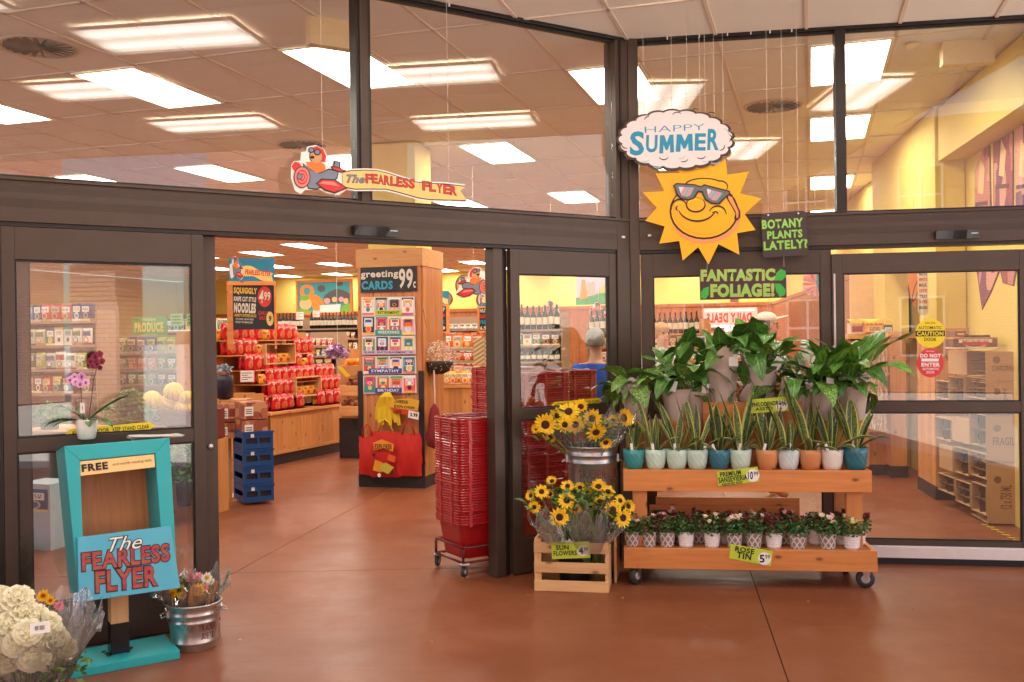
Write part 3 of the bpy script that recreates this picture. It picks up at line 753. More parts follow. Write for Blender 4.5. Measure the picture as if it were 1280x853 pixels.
# ================================================================== OBJECTS AT THE ENTRANCE
INK = mat('black_ink', (26, 22, 22), .5, 0, 0, 8, 0)
class Tilt:
    """a plane leaning back by t from the vertical; same use as Pl"""
    def __init__(s, p0, ang, t):
        s.p0 = Vector(p0); s.ang = ang; s.t = t
        s.x = Vector((math.cos(ang), math.sin(ang), 0)); nh = Vector((-math.sin(ang), math.cos(ang), 0))
        s.z = nh*math.sin(t) + Vector((0, 0, math.cos(t))); s.n = nh*math.cos(t) - Vector((0, 0, math.sin(t)))
    def at(s, u, v, off=0.0):
        d = ray(u, v); o = s.p0 - s.n*off; c = Vector((0, 0, H))
        q = c + d*(((o-c) @ s.n)/(d @ s.n)) - o
        return (q @ s.x, q @ s.z)
def ori(o, ang, t): o.rotation_euler = (-t, 0, ang)

# ---------------- hanging signs
def zs(ox, oy, k): return lambda x, y: (ox+x/k, oy+y/k)
C_RED = mat('sign_red', (206, 44, 40), .45, 0, .05, 30, 0); C_GREY = mat('sign_grey_blue', (118, 130, 148), .45, 0, .08, 30, 0)
C_PINK = mat('sign_pink', (232, 130, 120), .45, 0, .1, 30, 0); C_YEL = mat('banner_yellow', (240, 200, 120), .45, 0, .05, 20, 0)
C_TAN = mat('sign_tan', (206, 150, 105), .5, 0, .05, 20, 0); C_ORG = mat('sign_orange', (225, 120, 50), .5, 0, .05, 20, 0)
def airplane(bd, T, k0=0.0, prop=True):
    """layers of a cartoon biplane; T maps drawing units to the board"""
    def P(pts, m, name, y): 
        q = [T(*p) for p in pts]; MB().prism(q, -y-.0015, -y, 0).build(name, m, bd)
    def E(cx, cy, a, b, m, name, y, n=20):
        q = [T(cx+a*math.cos(2*PI*i/n), cy+b*math.sin(2*PI*i/n)) for i in range(n)]; MB().prism(q, -y-.0012, -y, 0).build(name, m, bd)
    P([(70, 190), (88, 162), (130, 160), (135, 105), (165, 100), (172, 70), (230, 58), (285, 92), (302, 130), (302, 182), (322, 190), (342, 155), (388, 162), (392, 205), (424, 225), (398, 262), (440, 335), (375, 380), (300, 368), (240, 338), (200, 346), (160, 346), (132, 372), (95, 352), (70, 270)], WHITE, 'backing', k0)
    k0 += .0016
    P([(145, 175), (190, 210), (250, 236), (310, 210), (376, 222), (366, 275), (303, 315), (232, 346), (178, 340), (160, 290)], INK, 'outline', k0)
    P([(232, 118-62+90), (190, 168), (165, 168), (178, 205), (240, 240), (292, 222), (285, 185)], C_ORG, 'jacket', k0+.0012)
    P([(152, 185), (190, 218), (250, 244), (310, 219), (369, 229), (359, 270), (300, 308), (230, 338), (182, 333), (167, 288)], C_GREY, 'fuselage', k0+.0024)
    E(232, 132, 46, 48, INK, 'outline', k0+.0012); E(232, 132, 41, 43, C_TAN, 'head', k0+.0024)
    P([(190, 112), (200, 78), (235, 66), (275, 90), (292, 130), (286, 170), (268, 165), (266, 118), (232, 100)], C_RED, 'helmet', k0+.0036)
    E(197, 92, 20, 19, INK, 'goggles', k0+.0048); E(236, 106, 22, 21, INK, 'goggles', k0+.0048); E(197, 92, 14, 13, C_GREY, 'lens', k0+.006); E(236, 106, 15, 14, C_GREY, 'lens', k0+.006)
    E(205, 138, 13, 10, INK, 'nose', k0+.0048)
    P([(336, 210), (342, 158), (386, 163), (382, 214)], INK, 'outline', k0+.0024); P([(345, 205), (350, 167), (378, 171), (375, 208)], C_GREY, 'tail_fin', k0+.0036)
    P([(322, 195), (362, 198), (422, 224), (392, 238), (332, 222)], INK, 'outline', k0+.0048); P([(332, 201), (362, 204), (410, 223), (390, 231), (338, 215)], C_RED, 'tail', k0+.006)
    P([(226, 306), (262, 274), (348, 279), (432, 336), (348, 371), (282, 352)], INK, 'outline', k0+.0036)
    P([(237, 306), (267, 282), (345, 287), (418, 334), (346, 361), (286, 343)], C_RED, 'wing', k0+.0048)
    P([(252, 306), (272, 292), (340, 296), (380, 325), (330, 318)], C_PINK, 'wing_shine', k0+.006)
    if prop:
        P([(72, 195), (92, 166), (120, 172), (142, 205), (120, 232), (86, 222)], C_RED, 'propeller_blade', k0+.0036)
        E(138, 266, 54, 70, INK, 'outline', k0+.0048); E(138, 266, 48, 64, C_PINK, 'propeller_disc', k0+.006)
        for q in range(5): E(138, 266, 44-q*8, 59-q*11, C_RED if q % 2 else C_PINK, 'propeller_ring', k0+.0064+q*.0003)
        E(122, 262, 19, 21, INK, 'outline', k0+.0082); E(122, 262, 15, 17, C_GREY, 'hub', k0+.0094)
def strings(pl, off, us, v0, root, rx, rz):
    """nylon strings from the top frame to the sign, as parts"""
    for u, v in us:
        x, z = pl.at(u, v, off); m = MB(); m.tube([(x-rx, 0, z-rz), (x-rx, 0, CZ-rz)], .0011, 5); m.build('string', mat('nylon', (235, 225, 215), .4), root)
bd = Board(PL, .09, (470, 215), 'airplane_sign', 'cartoon airplane with propeller towing a yellow banner, hanging in front of the left glass', 'hanging sign')
z1 = zs(350, 170, 5.12)
T = lambda x, y: bd.p(*z1(x, y))
airplane(bd.root, T)
top = [(395, 222), (450, 212), (540, 208), (620, 212), (690, 228), (780, 258), (860, 282), (940, 293), (1050, 296), (1186, 312)]
bot = [(1150, 352), (1196, 428), (1090, 424), (960, 421), (880, 409), (780, 380), (680, 354), (580, 353), (480, 354), (395, 340)]
bd.poly([z1(*p) for p in top+bot], WHITE, 'banner_edge', lift=0.0)
def inset(pts, top_n, d):
    return [(x+(6 if i == 0 or i == len(pts)-1 else 0), y+(d if i < top_n else (-d if i > top_n else 0))) for i, (x, y) in enumerate(pts)]
bd.poly([z1(*p) for p in inset(top+bot, 10, 9)], INK, 'outline', lift=.0016)
bd.poly([z1(*p) for p in inset(top+bot, 10, 15)], C_YEL, 'banner', lift=.0032)
bd.text('The', *z1(424, 250), *z1(540, 304), C_GREY, shear=.4, lift=.005, out=INK, slope=-2)
cv = lambda x: 245 + (max(0, x-600)*.135 if x < 900 else 40.5+(x-900)*.17)
for wd, x0, x1 in (('FEARLESS', 545, 862), ('FLYER', 908, 1132)):
    st = (x1-x0)/len(wd)
    for i, ch in enumerate(wd):
        x = x0+i*st; bd.text(ch, *z1(x+2, cv(x+st/2)), *z1(x+st-3, cv(x+st/2)+60), C_RED, bold=.03, lift=.005, out=INK, slope=-5)
strings(PL, .09, ((403, 186), (561, 232)), 0, bd.root, bd.ox, bd.oz)

z2 = zs(760, 120, 3.875)
C_SUN = mat('sun_yellow', (250, 178, 0), .4, 0, .03, 10, 0); C_SUN2 = mat('sun_light', (255, 205, 60), .4, 0, .03, 10, 0); C_PEACH = mat('sun_peach', (255, 150, 90), .4, 0, .03, 10, 0)
bd = Board(PR, .13, (882, 265), 'sun_sign', 'yellow cut-out sun with a grin and striped sunglasses hanging below the cloud', 'hanging sign')
spk = [(232, 377), (272, 462), (168, 467), (237, 543), (180, 605), (275, 632), (248, 716), (345, 703), (362, 798), (437, 733), (487, 817), (535, 718), (637, 770), (625, 665), (715, 650), (662, 573), (743, 497), (640, 472), (682, 367), (578, 382), (570, 305), (505, 345), (440, 285), (400, 345), (335, 300), (345, 372)]
bd.poly([z2(*p) for p in spk], C_SUN, 'sun_rays', th=.012)
def EZ(cx, cy, a, b, n=28, rot=0): return [z2(*p) for p in ell(cx, cy, a, b, n, rot)]
bd.poly(EZ(478, 590, 168, 126, rot=-.12), C_PEACH, 'cheek_shade'); bd.poly(EZ(465, 560, 167, 136), INK, 'outline'); bd.poly(EZ(465, 558, 159, 129), C_SUN, 'face')
bd.poly(EZ(465, 430, 92, 32), INK, 'outline', lift=.0061); bd.poly(EZ(465, 434, 86, 30), C_SUN, 'hair', lift=.0075); bd.poly(EZ(545, 440, 36, 30), INK, 'outline', lift=.0061); bd.poly(EZ(545, 443, 31, 26), C_SUN, 'hair', lift=.0078)
bd.poly(EZ(465, 560, 140, 112), C_SUN, 'face', lift=.009)
bd.k = 7
bd.poly([z2(*p) for p in [(572, 470), (600, 478), (640, 560), (640, 590), (625, 605), (610, 596), (618, 570), (575, 500)]], INK, 'outline'); bd.poly([z2(*p) for p in [(582, 484), (600, 492), (632, 562), (630, 590), (622, 594), (620, 565), (582, 500)]], C_PEACH, 'sunglasses_arm')
def zst(pts, w):
    a, b = stroke(pts, w); return [z2(*p) for p in a+b[::-1]]
def arc(cx, cy, a, b, t0, t1, n=14): return [(cx+a*math.cos(rad(t0+(t1-t0)*i/(n-1))), cy+b*math.sin(rad(t0+(t1-t0)*i/(n-1)))) for i in range(n)]
bd.poly(zst(arc(432, 530, 95, 78, 160, 22, 18), 9), INK, 'smile')
bd.poly(zst(arc(340, 546, 10, 10, 100, 260, 6), 7), INK, 'dimple', lift=.0115); bd.poly(zst(arc(518, 572, 14, 10, 200, 380, 6), 7), INK, 'dimple', lift=.0115)
bd.poly(zst(arc(345, 545, 38, 42, 170, 340), 8), INK, 'cheek_line', lift=.0115); bd.poly(zst(arc(530, 575, 42, 40, 200, 360), 8), INK, 'cheek_line', lift=.0115)
bd.poly(zst(arc(345, 540, 22, 20, 190, 330), 9), C_SUN2, 'cheek_shine', lift=.0118); bd.poly(zst(arc(532, 575, 26, 26, 210, 330), 9), C_SUN2, 'cheek_shine', lift=.0118)
bd.k = 9
bd.poly(EZ(425, 530, 48, 37), INK, 'outline'); bd.poly(EZ(425, 527, 42, 32), C_SUN, 'nose'); bd.poly(zst(arc(418, 522, 26, 20, 190, 300), 9), C_SUN2, 'nose_shine')
bd.poly([z2(*p) for p in [(315, 437), (330, 424), (420, 430), (450, 440), (465, 430), (590, 462), (592, 478), (565, 500), (540, 528), (500, 526), (470, 508), (452, 470), (438, 468), (418, 500), (390, 510), (350, 502), (330, 480), (325, 455)]], INK, 'sunglasses_outline')
bd.poly([z2(*p) for p in [(322, 438), (334, 430), (420, 436), (450, 447), (466, 437), (584, 467), (584, 477), (560, 496), (536, 521), (502, 519), (476, 503), (457, 463), (434, 461), (413, 494), (390, 503), (354, 495), (337, 476), (331, 455)]], mat('sunglasses_grey', (105, 105, 108), .4, 0, .05, 20, 0), 'sunglasses')
C_TEAL = mat('lens_teal', (84, 190, 175), .4, 0, .03, 20, 0); C_LP = mat('lens_pink', (240, 130, 160), .4, 0, .03, 20, 0); C_LB = mat('lens_pale', (200, 225, 225), .4, 0, .03, 20, 0)
k = bd.k
for (q, m) in (([(341, 443), (418, 447), (400, 484), (382, 492), (356, 484)], C_LP), ([(478, 452), (556, 474), (528, 510), (505, 508), (486, 494)], C_LP)):
    bd.poly([z2(*p) for p in q], m, 'lens', lift=k*.0015)
for q, m in (([(341, 443), (368, 444), (352, 475)], C_LB), ([(385, 446), (398, 446), (376, 491), (364, 487)], C_TEAL), ([(412, 447), (418, 447), (400, 484), (392, 488)], C_TEAL), ([(478, 452), (500, 458), (484, 484)], C_LB), ([(514, 462), (530, 466), (500, 504), (490, 497)], C_TEAL), ([(548, 472), (556, 474), (528, 510), (518, 509)], C_TEAL)):
    bd.poly([z2(*p) for p in q], m, 'lens_stripe', lift=k*.0015+.0008)
strings(PR, .13, ((860, 212), (905, 212)), 0, bd.root, bd.ox, bd.oz)
bd = Board(PR, .155, (845, 175), 'cloud_sign', 'white cloud sign lettered HAPPY SUMMER in blue, hanging by the corner post', 'hanging sign')
def cloud(cx, cy, a, b, n, amp, ph=0.0):
    o = []
    for i in range(n*6):
        t = 2*PI*i/(n*6); r = 1-amp+amp*2*abs(math.sin(t*n/2+ph))**.6; o.append(z2(cx+a*r*math.cos(t), cy+b*r*math.sin(t)))
    return o
BRN = mat('cloud_rim', (66, 48, 46), .5, 0, .05, 10, 0); CLW = mat('cloud_white', (232, 222, 222), .5, 0, .02, 10, 0); BLU = mat('summer_blue', (0, 142, 178), .45, 0, .04, 20, 0); BLL = mat('cloud_blue_shade', (150, 205, 222), .5, 0, .03, 20, 0)
bd.poly(cloud(328, 213, 282, 147, 21, .028), BRN, 'cloud_rim', th=.012); bd.poly(cloud(328, 211, 268, 136, 21, .03), CLW, 'cloud')
for cx, cy, t0, t1, c in ((100, 290, 60, 140, 0), (180, 300, 30, 130, 1), (270, 290, 20, 160, 0), (350, 285, 10, 120, 1), (365, 300, 20, 120, 0), (450, 285, 20, 140, 0), (470, 300, 40, 130, 1), (540, 245, -20, 90, 0), (575, 205, -60, 60, 0), (200, 120, 190, 270, 0), (335, 100, 200, 320, 0), (90, 235, 80, 190, 0), (560, 180, -90, 20, 1), (240, 330, 20, 150, 1), (520, 310, 20, 150, 1), (150, 115, 180, 260, 0), (430, 80, 200, 300, 0), (500, 100, 220, 330, 0)):
    a, b = stroke(arc(cx, cy, 24, 20, t0, t1, 8), 5); bd.poly([z2(*p) for p in a+b[::-1]], BLL if c else INK, 'cloud_curl', lift=.0032)
bd.text('HAPPY', *z2(178, 135), *z2(468, 180), BLU, bold=-.012, lift=.0035, slope=3)
for i, (ch, x0, x1, y0, y1) in enumerate((('S', 106, 176, 172, 290), ('U', 184, 240, 190, 275), ('M', 248, 320, 190, 278), ('M', 328, 412, 186, 270), ('E', 420, 474, 182, 266), ('R', 482, 538, 160, 264))):
    if ch == 'M':
        q = lambda fx, fy: z2(x0+fx*(x1-x0), y0+fy*(y1-y0)-(fx-.5)*4)
        bd.poly([q(0, 1), q(.06, 0), (q(.34, .0)), q(.52, .42), q(.70, 0), q(.96, 0), q(1, .98), q(.74, .98), q(.72, .52), q(.56, .84), q(.44, .84), q(.29, .52), q(.27, 1)], BLU, 'letter', lift=.0035)
    else: bd.text(ch, *z2(x0, y0), *z2(x1, y1), BLU, bold=.032, lift=.0035, slope=0, name='letter')
strings(PR, .155, ((805, 150), (840, 141), (875, 142), (893, 150)), 0, bd.root, bd.ox, bd.oz)
# little hooks on the top frame
for i, u in enumerate((834, 874, 909, 938, 962, 989)):
    q = PR.at(u, 43.5 - (u-834)*.06, .0)
    m = MB(); m.b2(-.004, .004, -.012, 0, -.03, .03); m.b2(-.009, .009, -.016, -.006, -.004, .004)
    o = m.build('ceiling_hook', WHITE, None, loc=PR.w(q[0], -.021, ZT+.03), rz=AR)
    tag(o, 'tiny white hook clipped over the top frame above the cloud sign', 'hook', 'white hooks along the top frame')
x_, z_ = PL.at(559, 4, 0); m = MB(); m.b2(-.004, .004, -.012, 0, -.03, .03); m.b2(-.009, .009, -.016, -.006, -.004, .004)
tag(m.build('ceiling_hook', WHITE, None, loc=PL.w(x_, -.021, ZT+.03), rz=AL), 'lone white hook on the top frame above the airplane banner', 'hook')

SIGNB = mat('sign_brown', (62, 46, 44), .55, 0, .06, 40, .05)
def green_grad():
    k = NT('lettering_green'); tc = k.n('ShaderNodeTexCoord'); sp = k.n('ShaderNodeSeparateXYZ'); k.l(tc.outputs['Generated'], sp.inputs[0])
    k.col(k.ramp(sp.outputs[2], [(.0, (70, 175, 60)), (.35, (120, 200, 60)), (.7, (170, 215, 110)), (1, (150, 210, 120))])); k.set(Roughness=.5); return k.m
GG = green_grad()
bd = Board(PR, .11, (980, 292), 'botany_sign', 'square brown sign with rounded corners lettered BOTANY PLANTS LATELY? in green', 'hanging sign')
z3 = zs(930, 250, 10.66)
def rrect(c, r=30):
    o = []; n = len(c)
    for i, p in enumerate(c):
        a = c[i-1]; b = c[(i+1) % n]
        for k_ in range(5):
            t = k_/4; la = math.hypot(a[0]-p[0], a[1]-p[1]); lb = math.hypot(b[0]-p[0], b[1]-p[1])
            qa = (p[0]+(a[0]-p[0])*r/la, p[1]+(a[1]-p[1])*r/la); qb = (p[0]+(b[0]-p[0])*r/lb, p[1]+(b[1]-p[1])*r/lb)
            o.append(((1-t)**2*qa[0]+2*t*(1-t)*p[0]+t*t*qb[0], (1-t)**2*qa[1]+2*t*(1-t)*p[1]+t*t*qb[1]))
    return o
bd.poly([z3(*p) for p in rrect([(228, 182), (828, 140), (860, 735), (252, 775)], 60)], SIGNB, 'board', th=.01)
bd.text('BOTANY', *z3(238, 238), *z3(785, 394), GG, bold=.04, slope=3.5, out=BRN); bd.text('PLANTS', *z3(308, 392), *z3(777, 528), GG, bold=.04, slope=3.5, out=BRN); bd.text('LATELY?', *z3(262, 520), *z3(845, 678), GG, bold=.04, slope=3.5, out=BRN)
for x, y in ((323, 203), (724, 180)): bd.poly([z3(*p) for p in ell(x, y, 12, 12, 12)], WHITE, 'eyelet', lift=.002)
strings(PR, .11, ((960.3, 269), (998, 267)), 0, bd.root, bd.ox, bd.oz)
bd = Board(PR, .06, (929, 355), 'foliage_sign', 'long brown sign lettered FANTASTIC FOLIAGE! in green with leaves at its ends', 'hanging sign')
z4 = zs(860, 325, 9.14)
bd.poly([z4(*p) for p in [(128, 112), (1120, 78), (1128, 432), (140, 458)]], SIGNB, 'board', th=.012)
bd.text('FANTASTiC', *z4(150, 104), *z4(990, 244), GG, bold=.035, slope=.8, out=C_TAN); bd.text('FOLiAGE!', *z4(262, 272), *z4(980, 424), GG, bold=.035, slope=.8, out=C_TAN)
LFG = mat('painted_leaf', (60, 170, 60), .5, 0, .35, 60, 0)
for q in ([(985, 235), (1010, 150), (1060, 104), (1115, 130), (1120, 190), (1070, 238)], [(990, 270), (1060, 275), (1118, 345), (1105, 400), (1050, 425), (1005, 360)], [(240, 305), (235, 400), (200, 447), (150, 440), (146, 370), (180, 325)]):
    bd.poly([z4(*p) for p in q], LFG, 'leaf_shape', lift=.0024)
strings(PR, .06, ((884, 338), (980, 336)), 0, bd.root, bd.ox, bd.oz)

# ---------------- stickers on the glass
YST = mat('sticker_yellow', (232, 205, 20), .4, 0, .02, 10, 0); RST = mat('sticker_red', (214, 50, 55), .4, 0, .02, 10, 0)
bd = Board(PR, -.008, (1163, 416), 'caution_sticker', 'round yellow sticker reading AUTOMATIC CAUTION DOOR on the sliding door glass', 'sticker')
z5 = zs(1040, 330, 5.017)
bd.poly([z5(*p) for p in ell(617, 436, 96, 90, 36)], YST, 'disc', th=.001)
bd.text('SLIDING DOOR', *z5(583, 366), *z5(647, 376), INK, bold=.01); bd.text('AUTOMATIC', *z5(541, 391), *z5(690, 411), INK, bold=.01)
bd.poly([z5(*p) for p in [(523, 420), (708, 418), (708, 454), (523, 456)]], INK, 'bar'); bd.text('CAUTION', *z5(532, 424), *z5(698, 451), YST, bold=.035); bd.text('DOOR', *z5(577, 463), *z5(653, 484), INK, bold=.01)
bd = Board(PR, -.008, (1163, 452), 'do_not_enter_sticker', 'round red sticker reading DO NOT ENTER AUTOMATIC DOOR below the yellow one', 'sticker')
bd.poly([z5(*p) for p in ell(617, 620, 84, 92, 36)], RST, 'disc', th=.001)
bd.text('CAUTION', *z5(588, 545), *z5(640, 553), WHITE, bold=.01); bd.text('DO NOT', *z5(552, 564), *z5(682, 588), WHITE, bold=.04)
bd.poly([z5(*p) for p in [(560, 594), (668, 594), (668, 612), (560, 612)]], WHITE, 'bar'); bd.text('ENTER', *z5(560, 620), *z5(676, 645), WHITE, bold=.04); bd.text('AUTOMATIC', *z5(566, 652), *z5(670, 667), WHITE, bold=.02); bd.text('DOOR', *z5(592, 673), *z5(642, 688), WHITE, bold=.02)
def strip(pl, off, c, label, words):
    bd = Board(pl, off, ((c[0][0]+c[2][0])/2, (c[0][1]+c[2][1])/2), 'door_strip_sticker', label, 'sticker')
    (x0, y0), (x1, y1), (x2, y2), (x3, y3) = c; h = y3-y0; d = h*.55
    bd.poly([(x0+d, y0), (x1-d, y1), (x1, (y1+y2)/2), (x2-d, y2), (x3+d, y3), (x0, (y0+y3)/2)], YST, 'strip', th=.001)
    L_ = x1-x0
    for w_, f0, f1 in words:
        sl = (y1-y0)/L_
        bd.text(w_, x0+f0*L_, y0+sl*(f0+f1)/2*L_+h*.24-abs(sl)*(f1-f0)*L_/2, x0+f1*L_, y3+sl*(f0+f1)/2*L_-h*.24+abs(sl)*(f1-f0)*L_/2, INK, bold=.02, slope=-math.degrees(math.atan(sl))*1.15)
    return bd
strip(PL, -.012, [(82, 537), (193, 527.5), (193, 537.5), (82, 547.5)], 'yellow AUTOMATIC DOOR STAND CLEAR strip on the left door glass behind the orchid', [('AUTOMATIC', .07, .30), ('DOOR', .33, .49), ('KEEP', .53, .62), ('STAND CLEAR', .64, .94)])
strip(PL, -.012, [(689, 503), (752.5, 497.5), (752.5, 504.5), (689, 510.5)], 'yellow AUTOMATIC DOOR STAND CLEAR strip above the big sunflower bucket', [('AUTOMATIC', .06, .35), ('DOOR', .38, .52), ('STAND CLEAR', .60, .95)])

# ---------------- turquoise box
TQ = mat('turquoise_paint', (38, 170, 176), .42, 0, .07, 5, .04); TQD = mat('turquoise_panel', (80, 178, 205), .4, 0, .08, 5, .03)
PLY = wood('plywood', (202, 128, 76), (180, 104, 56), 'z', .5, False)
PINE = wood('pale_pine', (222, 180, 130), (205, 155, 100), 'x', .55, True); PINEZ = wood('pale_pine_upright', (222, 180, 130), (205, 155, 100), 'z', .55, False)
a = G(87.7, 838, .045); b = G(228, 817, .045); c = G(203, 793.5, .045)
kang = rad(33)
pc = G(149, 815, .045)
kroot = thing('leaflet_box', 'turquoise wooden leaflet box on a short post, lettered FREE and The FEARLESS FLYER', 'leaflet box', (pc.x, pc.y, 0), kang)
def kl(p): 
    d = p-Vector((pc.x, pc.y, 0)); x = d.x*math.cos(kang)+d.y*math.sin(kang); y = -d.x*math.sin(kang)+d.y*math.cos(kang); return (x, y)
w_ = (b-a).length; bl = kl(a); dp = abs(kl(c)[1]-bl[1])
MB().b2(bl[0], bl[0]+w_, bl[1], bl[1]+dp, 0, .045).build('base_plate', TQ, kroot, bevel=.004)
MB().b2(-.045, .045, -.035, .055, .045, .20).build('post_sleeve', mat('black_tape', (20, 20, 22), .25), kroot, bevel=.003)
MB().b2(-.042, .042, -.032, .052, .20, .46).build('post', PINEZ, kroot)
m = MB()
for i in range(14):
    an = random.random()*2*PI; rr = .05+random.random()*.03
    m.ball((rr*math.cos(an), .01+rr*math.sin(an)*.9, .047), (.012, .01, .006), 7, 5)
m.build('torn_tape', mat('black_tape', (20, 20, 22), .25), kroot, True)
KT = rad(10)
K = Tilt(Vector((pc.x, pc.y, .38)) - Vector((-math.sin(kang), math.cos(kang), 0))*.13, kang, KT)
def kq(u, v): return K.at(u, v)
TL, TR_, BR_, BL_ = kq(80, 558), kq(212, 547.5), kq(222, 728), kq(98, 745)
OTL, OTR, OBR, OBL = kq(100, 576), kq(194, 567), kq(201, 662), kq(103.5, 672)
D = .29
cab = MB()
def q4(m, A_, B_, C_, D_, y0, y1, mi=0): m.prism([A_, B_, C_, D_], y0, y1, mi)
q4(cab, TL, OTL, OBL, BL_, 0, D); q4(cab, OTR, TR_, BR_, OBR, 0, D); q4(cab, TL, TR_, OTR, OTL, 0.001, D-.001); q4(cab, OBL, OBR, BR_, BL_, 0.001, D-.001)
kp = K.p0-Vector((pc.x, pc.y, 0)); kx = kp.x*math.cos(kang)+kp.y*math.sin(kang); ky = -kp.x*math.sin(kang)+kp.y*math.cos(kang)
cabo = cab.build('cabinet', TQ, kroot, loc=(kx, ky, .38)); cabo.rotation_euler = (-KT, 0, 0)
bv = cabo.modifiers.new('bevel', 'BEVEL'); bv.width = .003; bv.segments = 2
m = MB(); q4(m, OTL, OTR, OBR, OBL, D-.03, D-.02); m.build('back_board', PLY, cabo)
m = MB(); m.prism([(OBL[0]+.03, OBL[1]+.002), (OBL[0]+.30, OBL[1]+.002), (OBL[0]+.26, OBL[1]+.16), (OBL[0]+.2, OBL[1]+.17), (OBL[0]+.17, OBL[1]+.02)], D-.06, D-.05)
FPNL = [kq(95.5, 672), kq(212, 657.5), kq(223.5, 735), kq(97, 753)]
MB().prism(FPNL, -.03, -.002).build('front_panel', TQD, cabo, bevel=.003)
strip_m = mat('cream_paper', (244, 206, 140), .6, 0, .04, 10, 0)
MB().prism([kq(100.5, 577), kq(193, 568), kq(194, 584), kq(160, 588), (kq(101, 595))], .004, .006).build('paper_strip', strip_m, cabo)
def ktxt(body, u0, v0, u1, v1, m, slope, y, bold=.02, shear=0, out=None, name='lettering'):
    tn = .118; du = u1-u0; vc = (v0+v1)/2; A_, B_ = kq(u0, vc+tn*du/2), kq(u1, vc-tn*du/2); hp = (v1-v0)-tn*du*(1 if slope else 0)
    C_, D_ = kq((u0+u1)/2, vc-hp/2), kq((u0+u1)/2, vc+hp/2); w = math.hypot(B_[0]-A_[0], B_[1]-A_[1]); h = C_[1]-D_[1]; cx, cz = (A_[0]+B_[0])/2, (C_[1]+D_[1])/2
    slope = math.degrees(math.atan2(B_[1]-A_[1], B_[0]-A_[0])); p = (cx-w/2, cz+h/2); q = (cx+w/2, cz-h/2)
    if out: e = .055*(p[1]-q[1]); txt(body, p[0]-e, q[1]-e, q[0]-p[0]+2*e, p[1]-q[1]+2*e, y+.001, out, cabo, rad(slope), bold, shear, 'letter_outline', grow=.04)
    txt(body, p[0], q[1], q[0]-p[0], p[1]-q[1], y, m, cabo, rad(slope), bold, shear, name)
LR = mat('letter_red', (190, 52, 44), .45, 0, .15, 30, 0)
def brown_red():
    k = NT('letter_red_brown'); tc = k.n('ShaderNodeTexCoord'); sp = k.n('ShaderNodeSeparateXYZ'); k.l(tc.outputs['Object'], sp.inputs[0])
    nz = k.noise(k.coords('Object', (1, 1, 3)), 14, 3)
    k.col(k.ramp(nz, [(.4, (168, 40, 54)), (.6, (168, 84, 62))])); k.set(Roughness=.4); return k.m
LRB = brown_red()
ktxt('FREE', 102, 579, 135, 588.5, INK, 0, .002, .05); ktxt('and worth reading daily', 141, 576, 190, 580.5, mat('pale_ink', (120, 90, 70), .6), 0, .002, 0)
ktxt('The', 135, 668, 176, 690, WHITE, 2, -.0345, .0, .4, INK)
ktxt('FEARLESS', 101, 679, 210, 714.5, LRB, 4.6, -.033, .035, 0, INK); ktxt('FLYER', 118, 706, 195, 741, LRB, 4.0, -.033, .035, 0, INK)
# leaflets on top of the box
tz = K.p0 + K.z*((TL[1]+TR_[1])/2)
topl = lambda x, y, z=0: K.p0 + K.x*x + K.z*(TR_[1]+.0) + K.n*y + Vector((0, 0, z))
lf = thing('leaflets', 'loose sheaf of leaflets lying on top of the turquoise box', 'papers', topl(.22, .10, .012), kang)
for i in range(5):
    m = MB(); n = 5; aa = random.uniform(-.2, .2)
    for j in range(n):
        x0, x1 = -.13+.26*j/n, -.13+.26*(j+1)/n; zf = lambda x: .003*i+.006*math.sin(x*14+i)
        m.add([(x0, -.07, zf(x0)), (x1, -.07, zf(x1)), (x1, .07, zf(x1)), (x0, .07, zf(x0))], [(0, 1, 2, 3)])
    m.build('leaflet', mat('newsprint', (198, 196, 190), .6, 0, .1, 60, 0), lf, rz=aa, loc=(random.uniform(-.01, .01), 0, .002))

# ---------------- leaves, pots and bunches
def strip_leaf(L_, W_, a0, a1, prof, n=9, fold=.25, twist=0.0, wav=0.0, name='leaf', m=None):
    """a leaf that starts at angle a0 above the horizontal and bends to a1, along +X"""
    vs, fs, uv = [], [], []
    x = z = 0.0; cur = []
    for i in range(n+1):
        t = i/n; an = a0+(a1-a0)*t**1.2
        if i: x += math.cos(an)*L_/n; z += math.sin(an)*L_/n
        w = W_*prof(t)/2; tw = twist*t
        nx, nz = -math.sin(an), math.cos(an)
        for s_ in (-1, -.5, 0, .5, 1):
            f = fold*w*abs(s_) + wav*math.sin(t*17+s_*2)*w*abs(s_)
            oy = s_*w
            cy, cz = oy*math.cos(tw)-f*math.sin(tw), oy*math.sin(tw)+f*math.cos(tw)
            vs.append((x+nx*cz, cy, z+nz*cz)); cur.append(((s_+1)/2, t))
    for i in range(n):
        for j in range(4):
            a_ = i*5+j; fs.append((a_, a_+1, a_+6, a_+5)); uv += [cur[a_], cur[a_+1], cur[a_+6], cur[a_+5]]
    me = bpy.data.meshes.new(name); me.from_pydata(vs, [], fs); l = me.uv_layers.new(name='UVMap')
    for k_, q in enumerate(uv): l.data[k_].uv = q
    me.polygons.foreach_set('use_smooth', [True]*len(fs))
    if m: me.materials.append(m)
    me.update(); return me
sword = lambda t: (.55+.45*min(1, t*2.2))*(1 if t < .5 else max(.02, 1-((t-.5)/.5)**2.2))
def blade(t0): return lambda t: .07 if t < t0 else max(.03, math.sin(PI*min(1, ((t-t0)/(1-t0))**.75))**.8 if t < .995 else .03)
strap = lambda t: (.5+.5*min(1, t*4))*(1 if t < .75 else max(.1, 1-((t-.75)/.25)**2))
SV = leafm('snake_plant_leaf', (52, 78, 48), (128, 150, 98), (212, 206, 104), True, rough=.38)
SV2 = leafm('snake_plant_leaf_dark', (38, 58, 38), (84, 108, 70), (170, 172, 84), True, rough=.38)
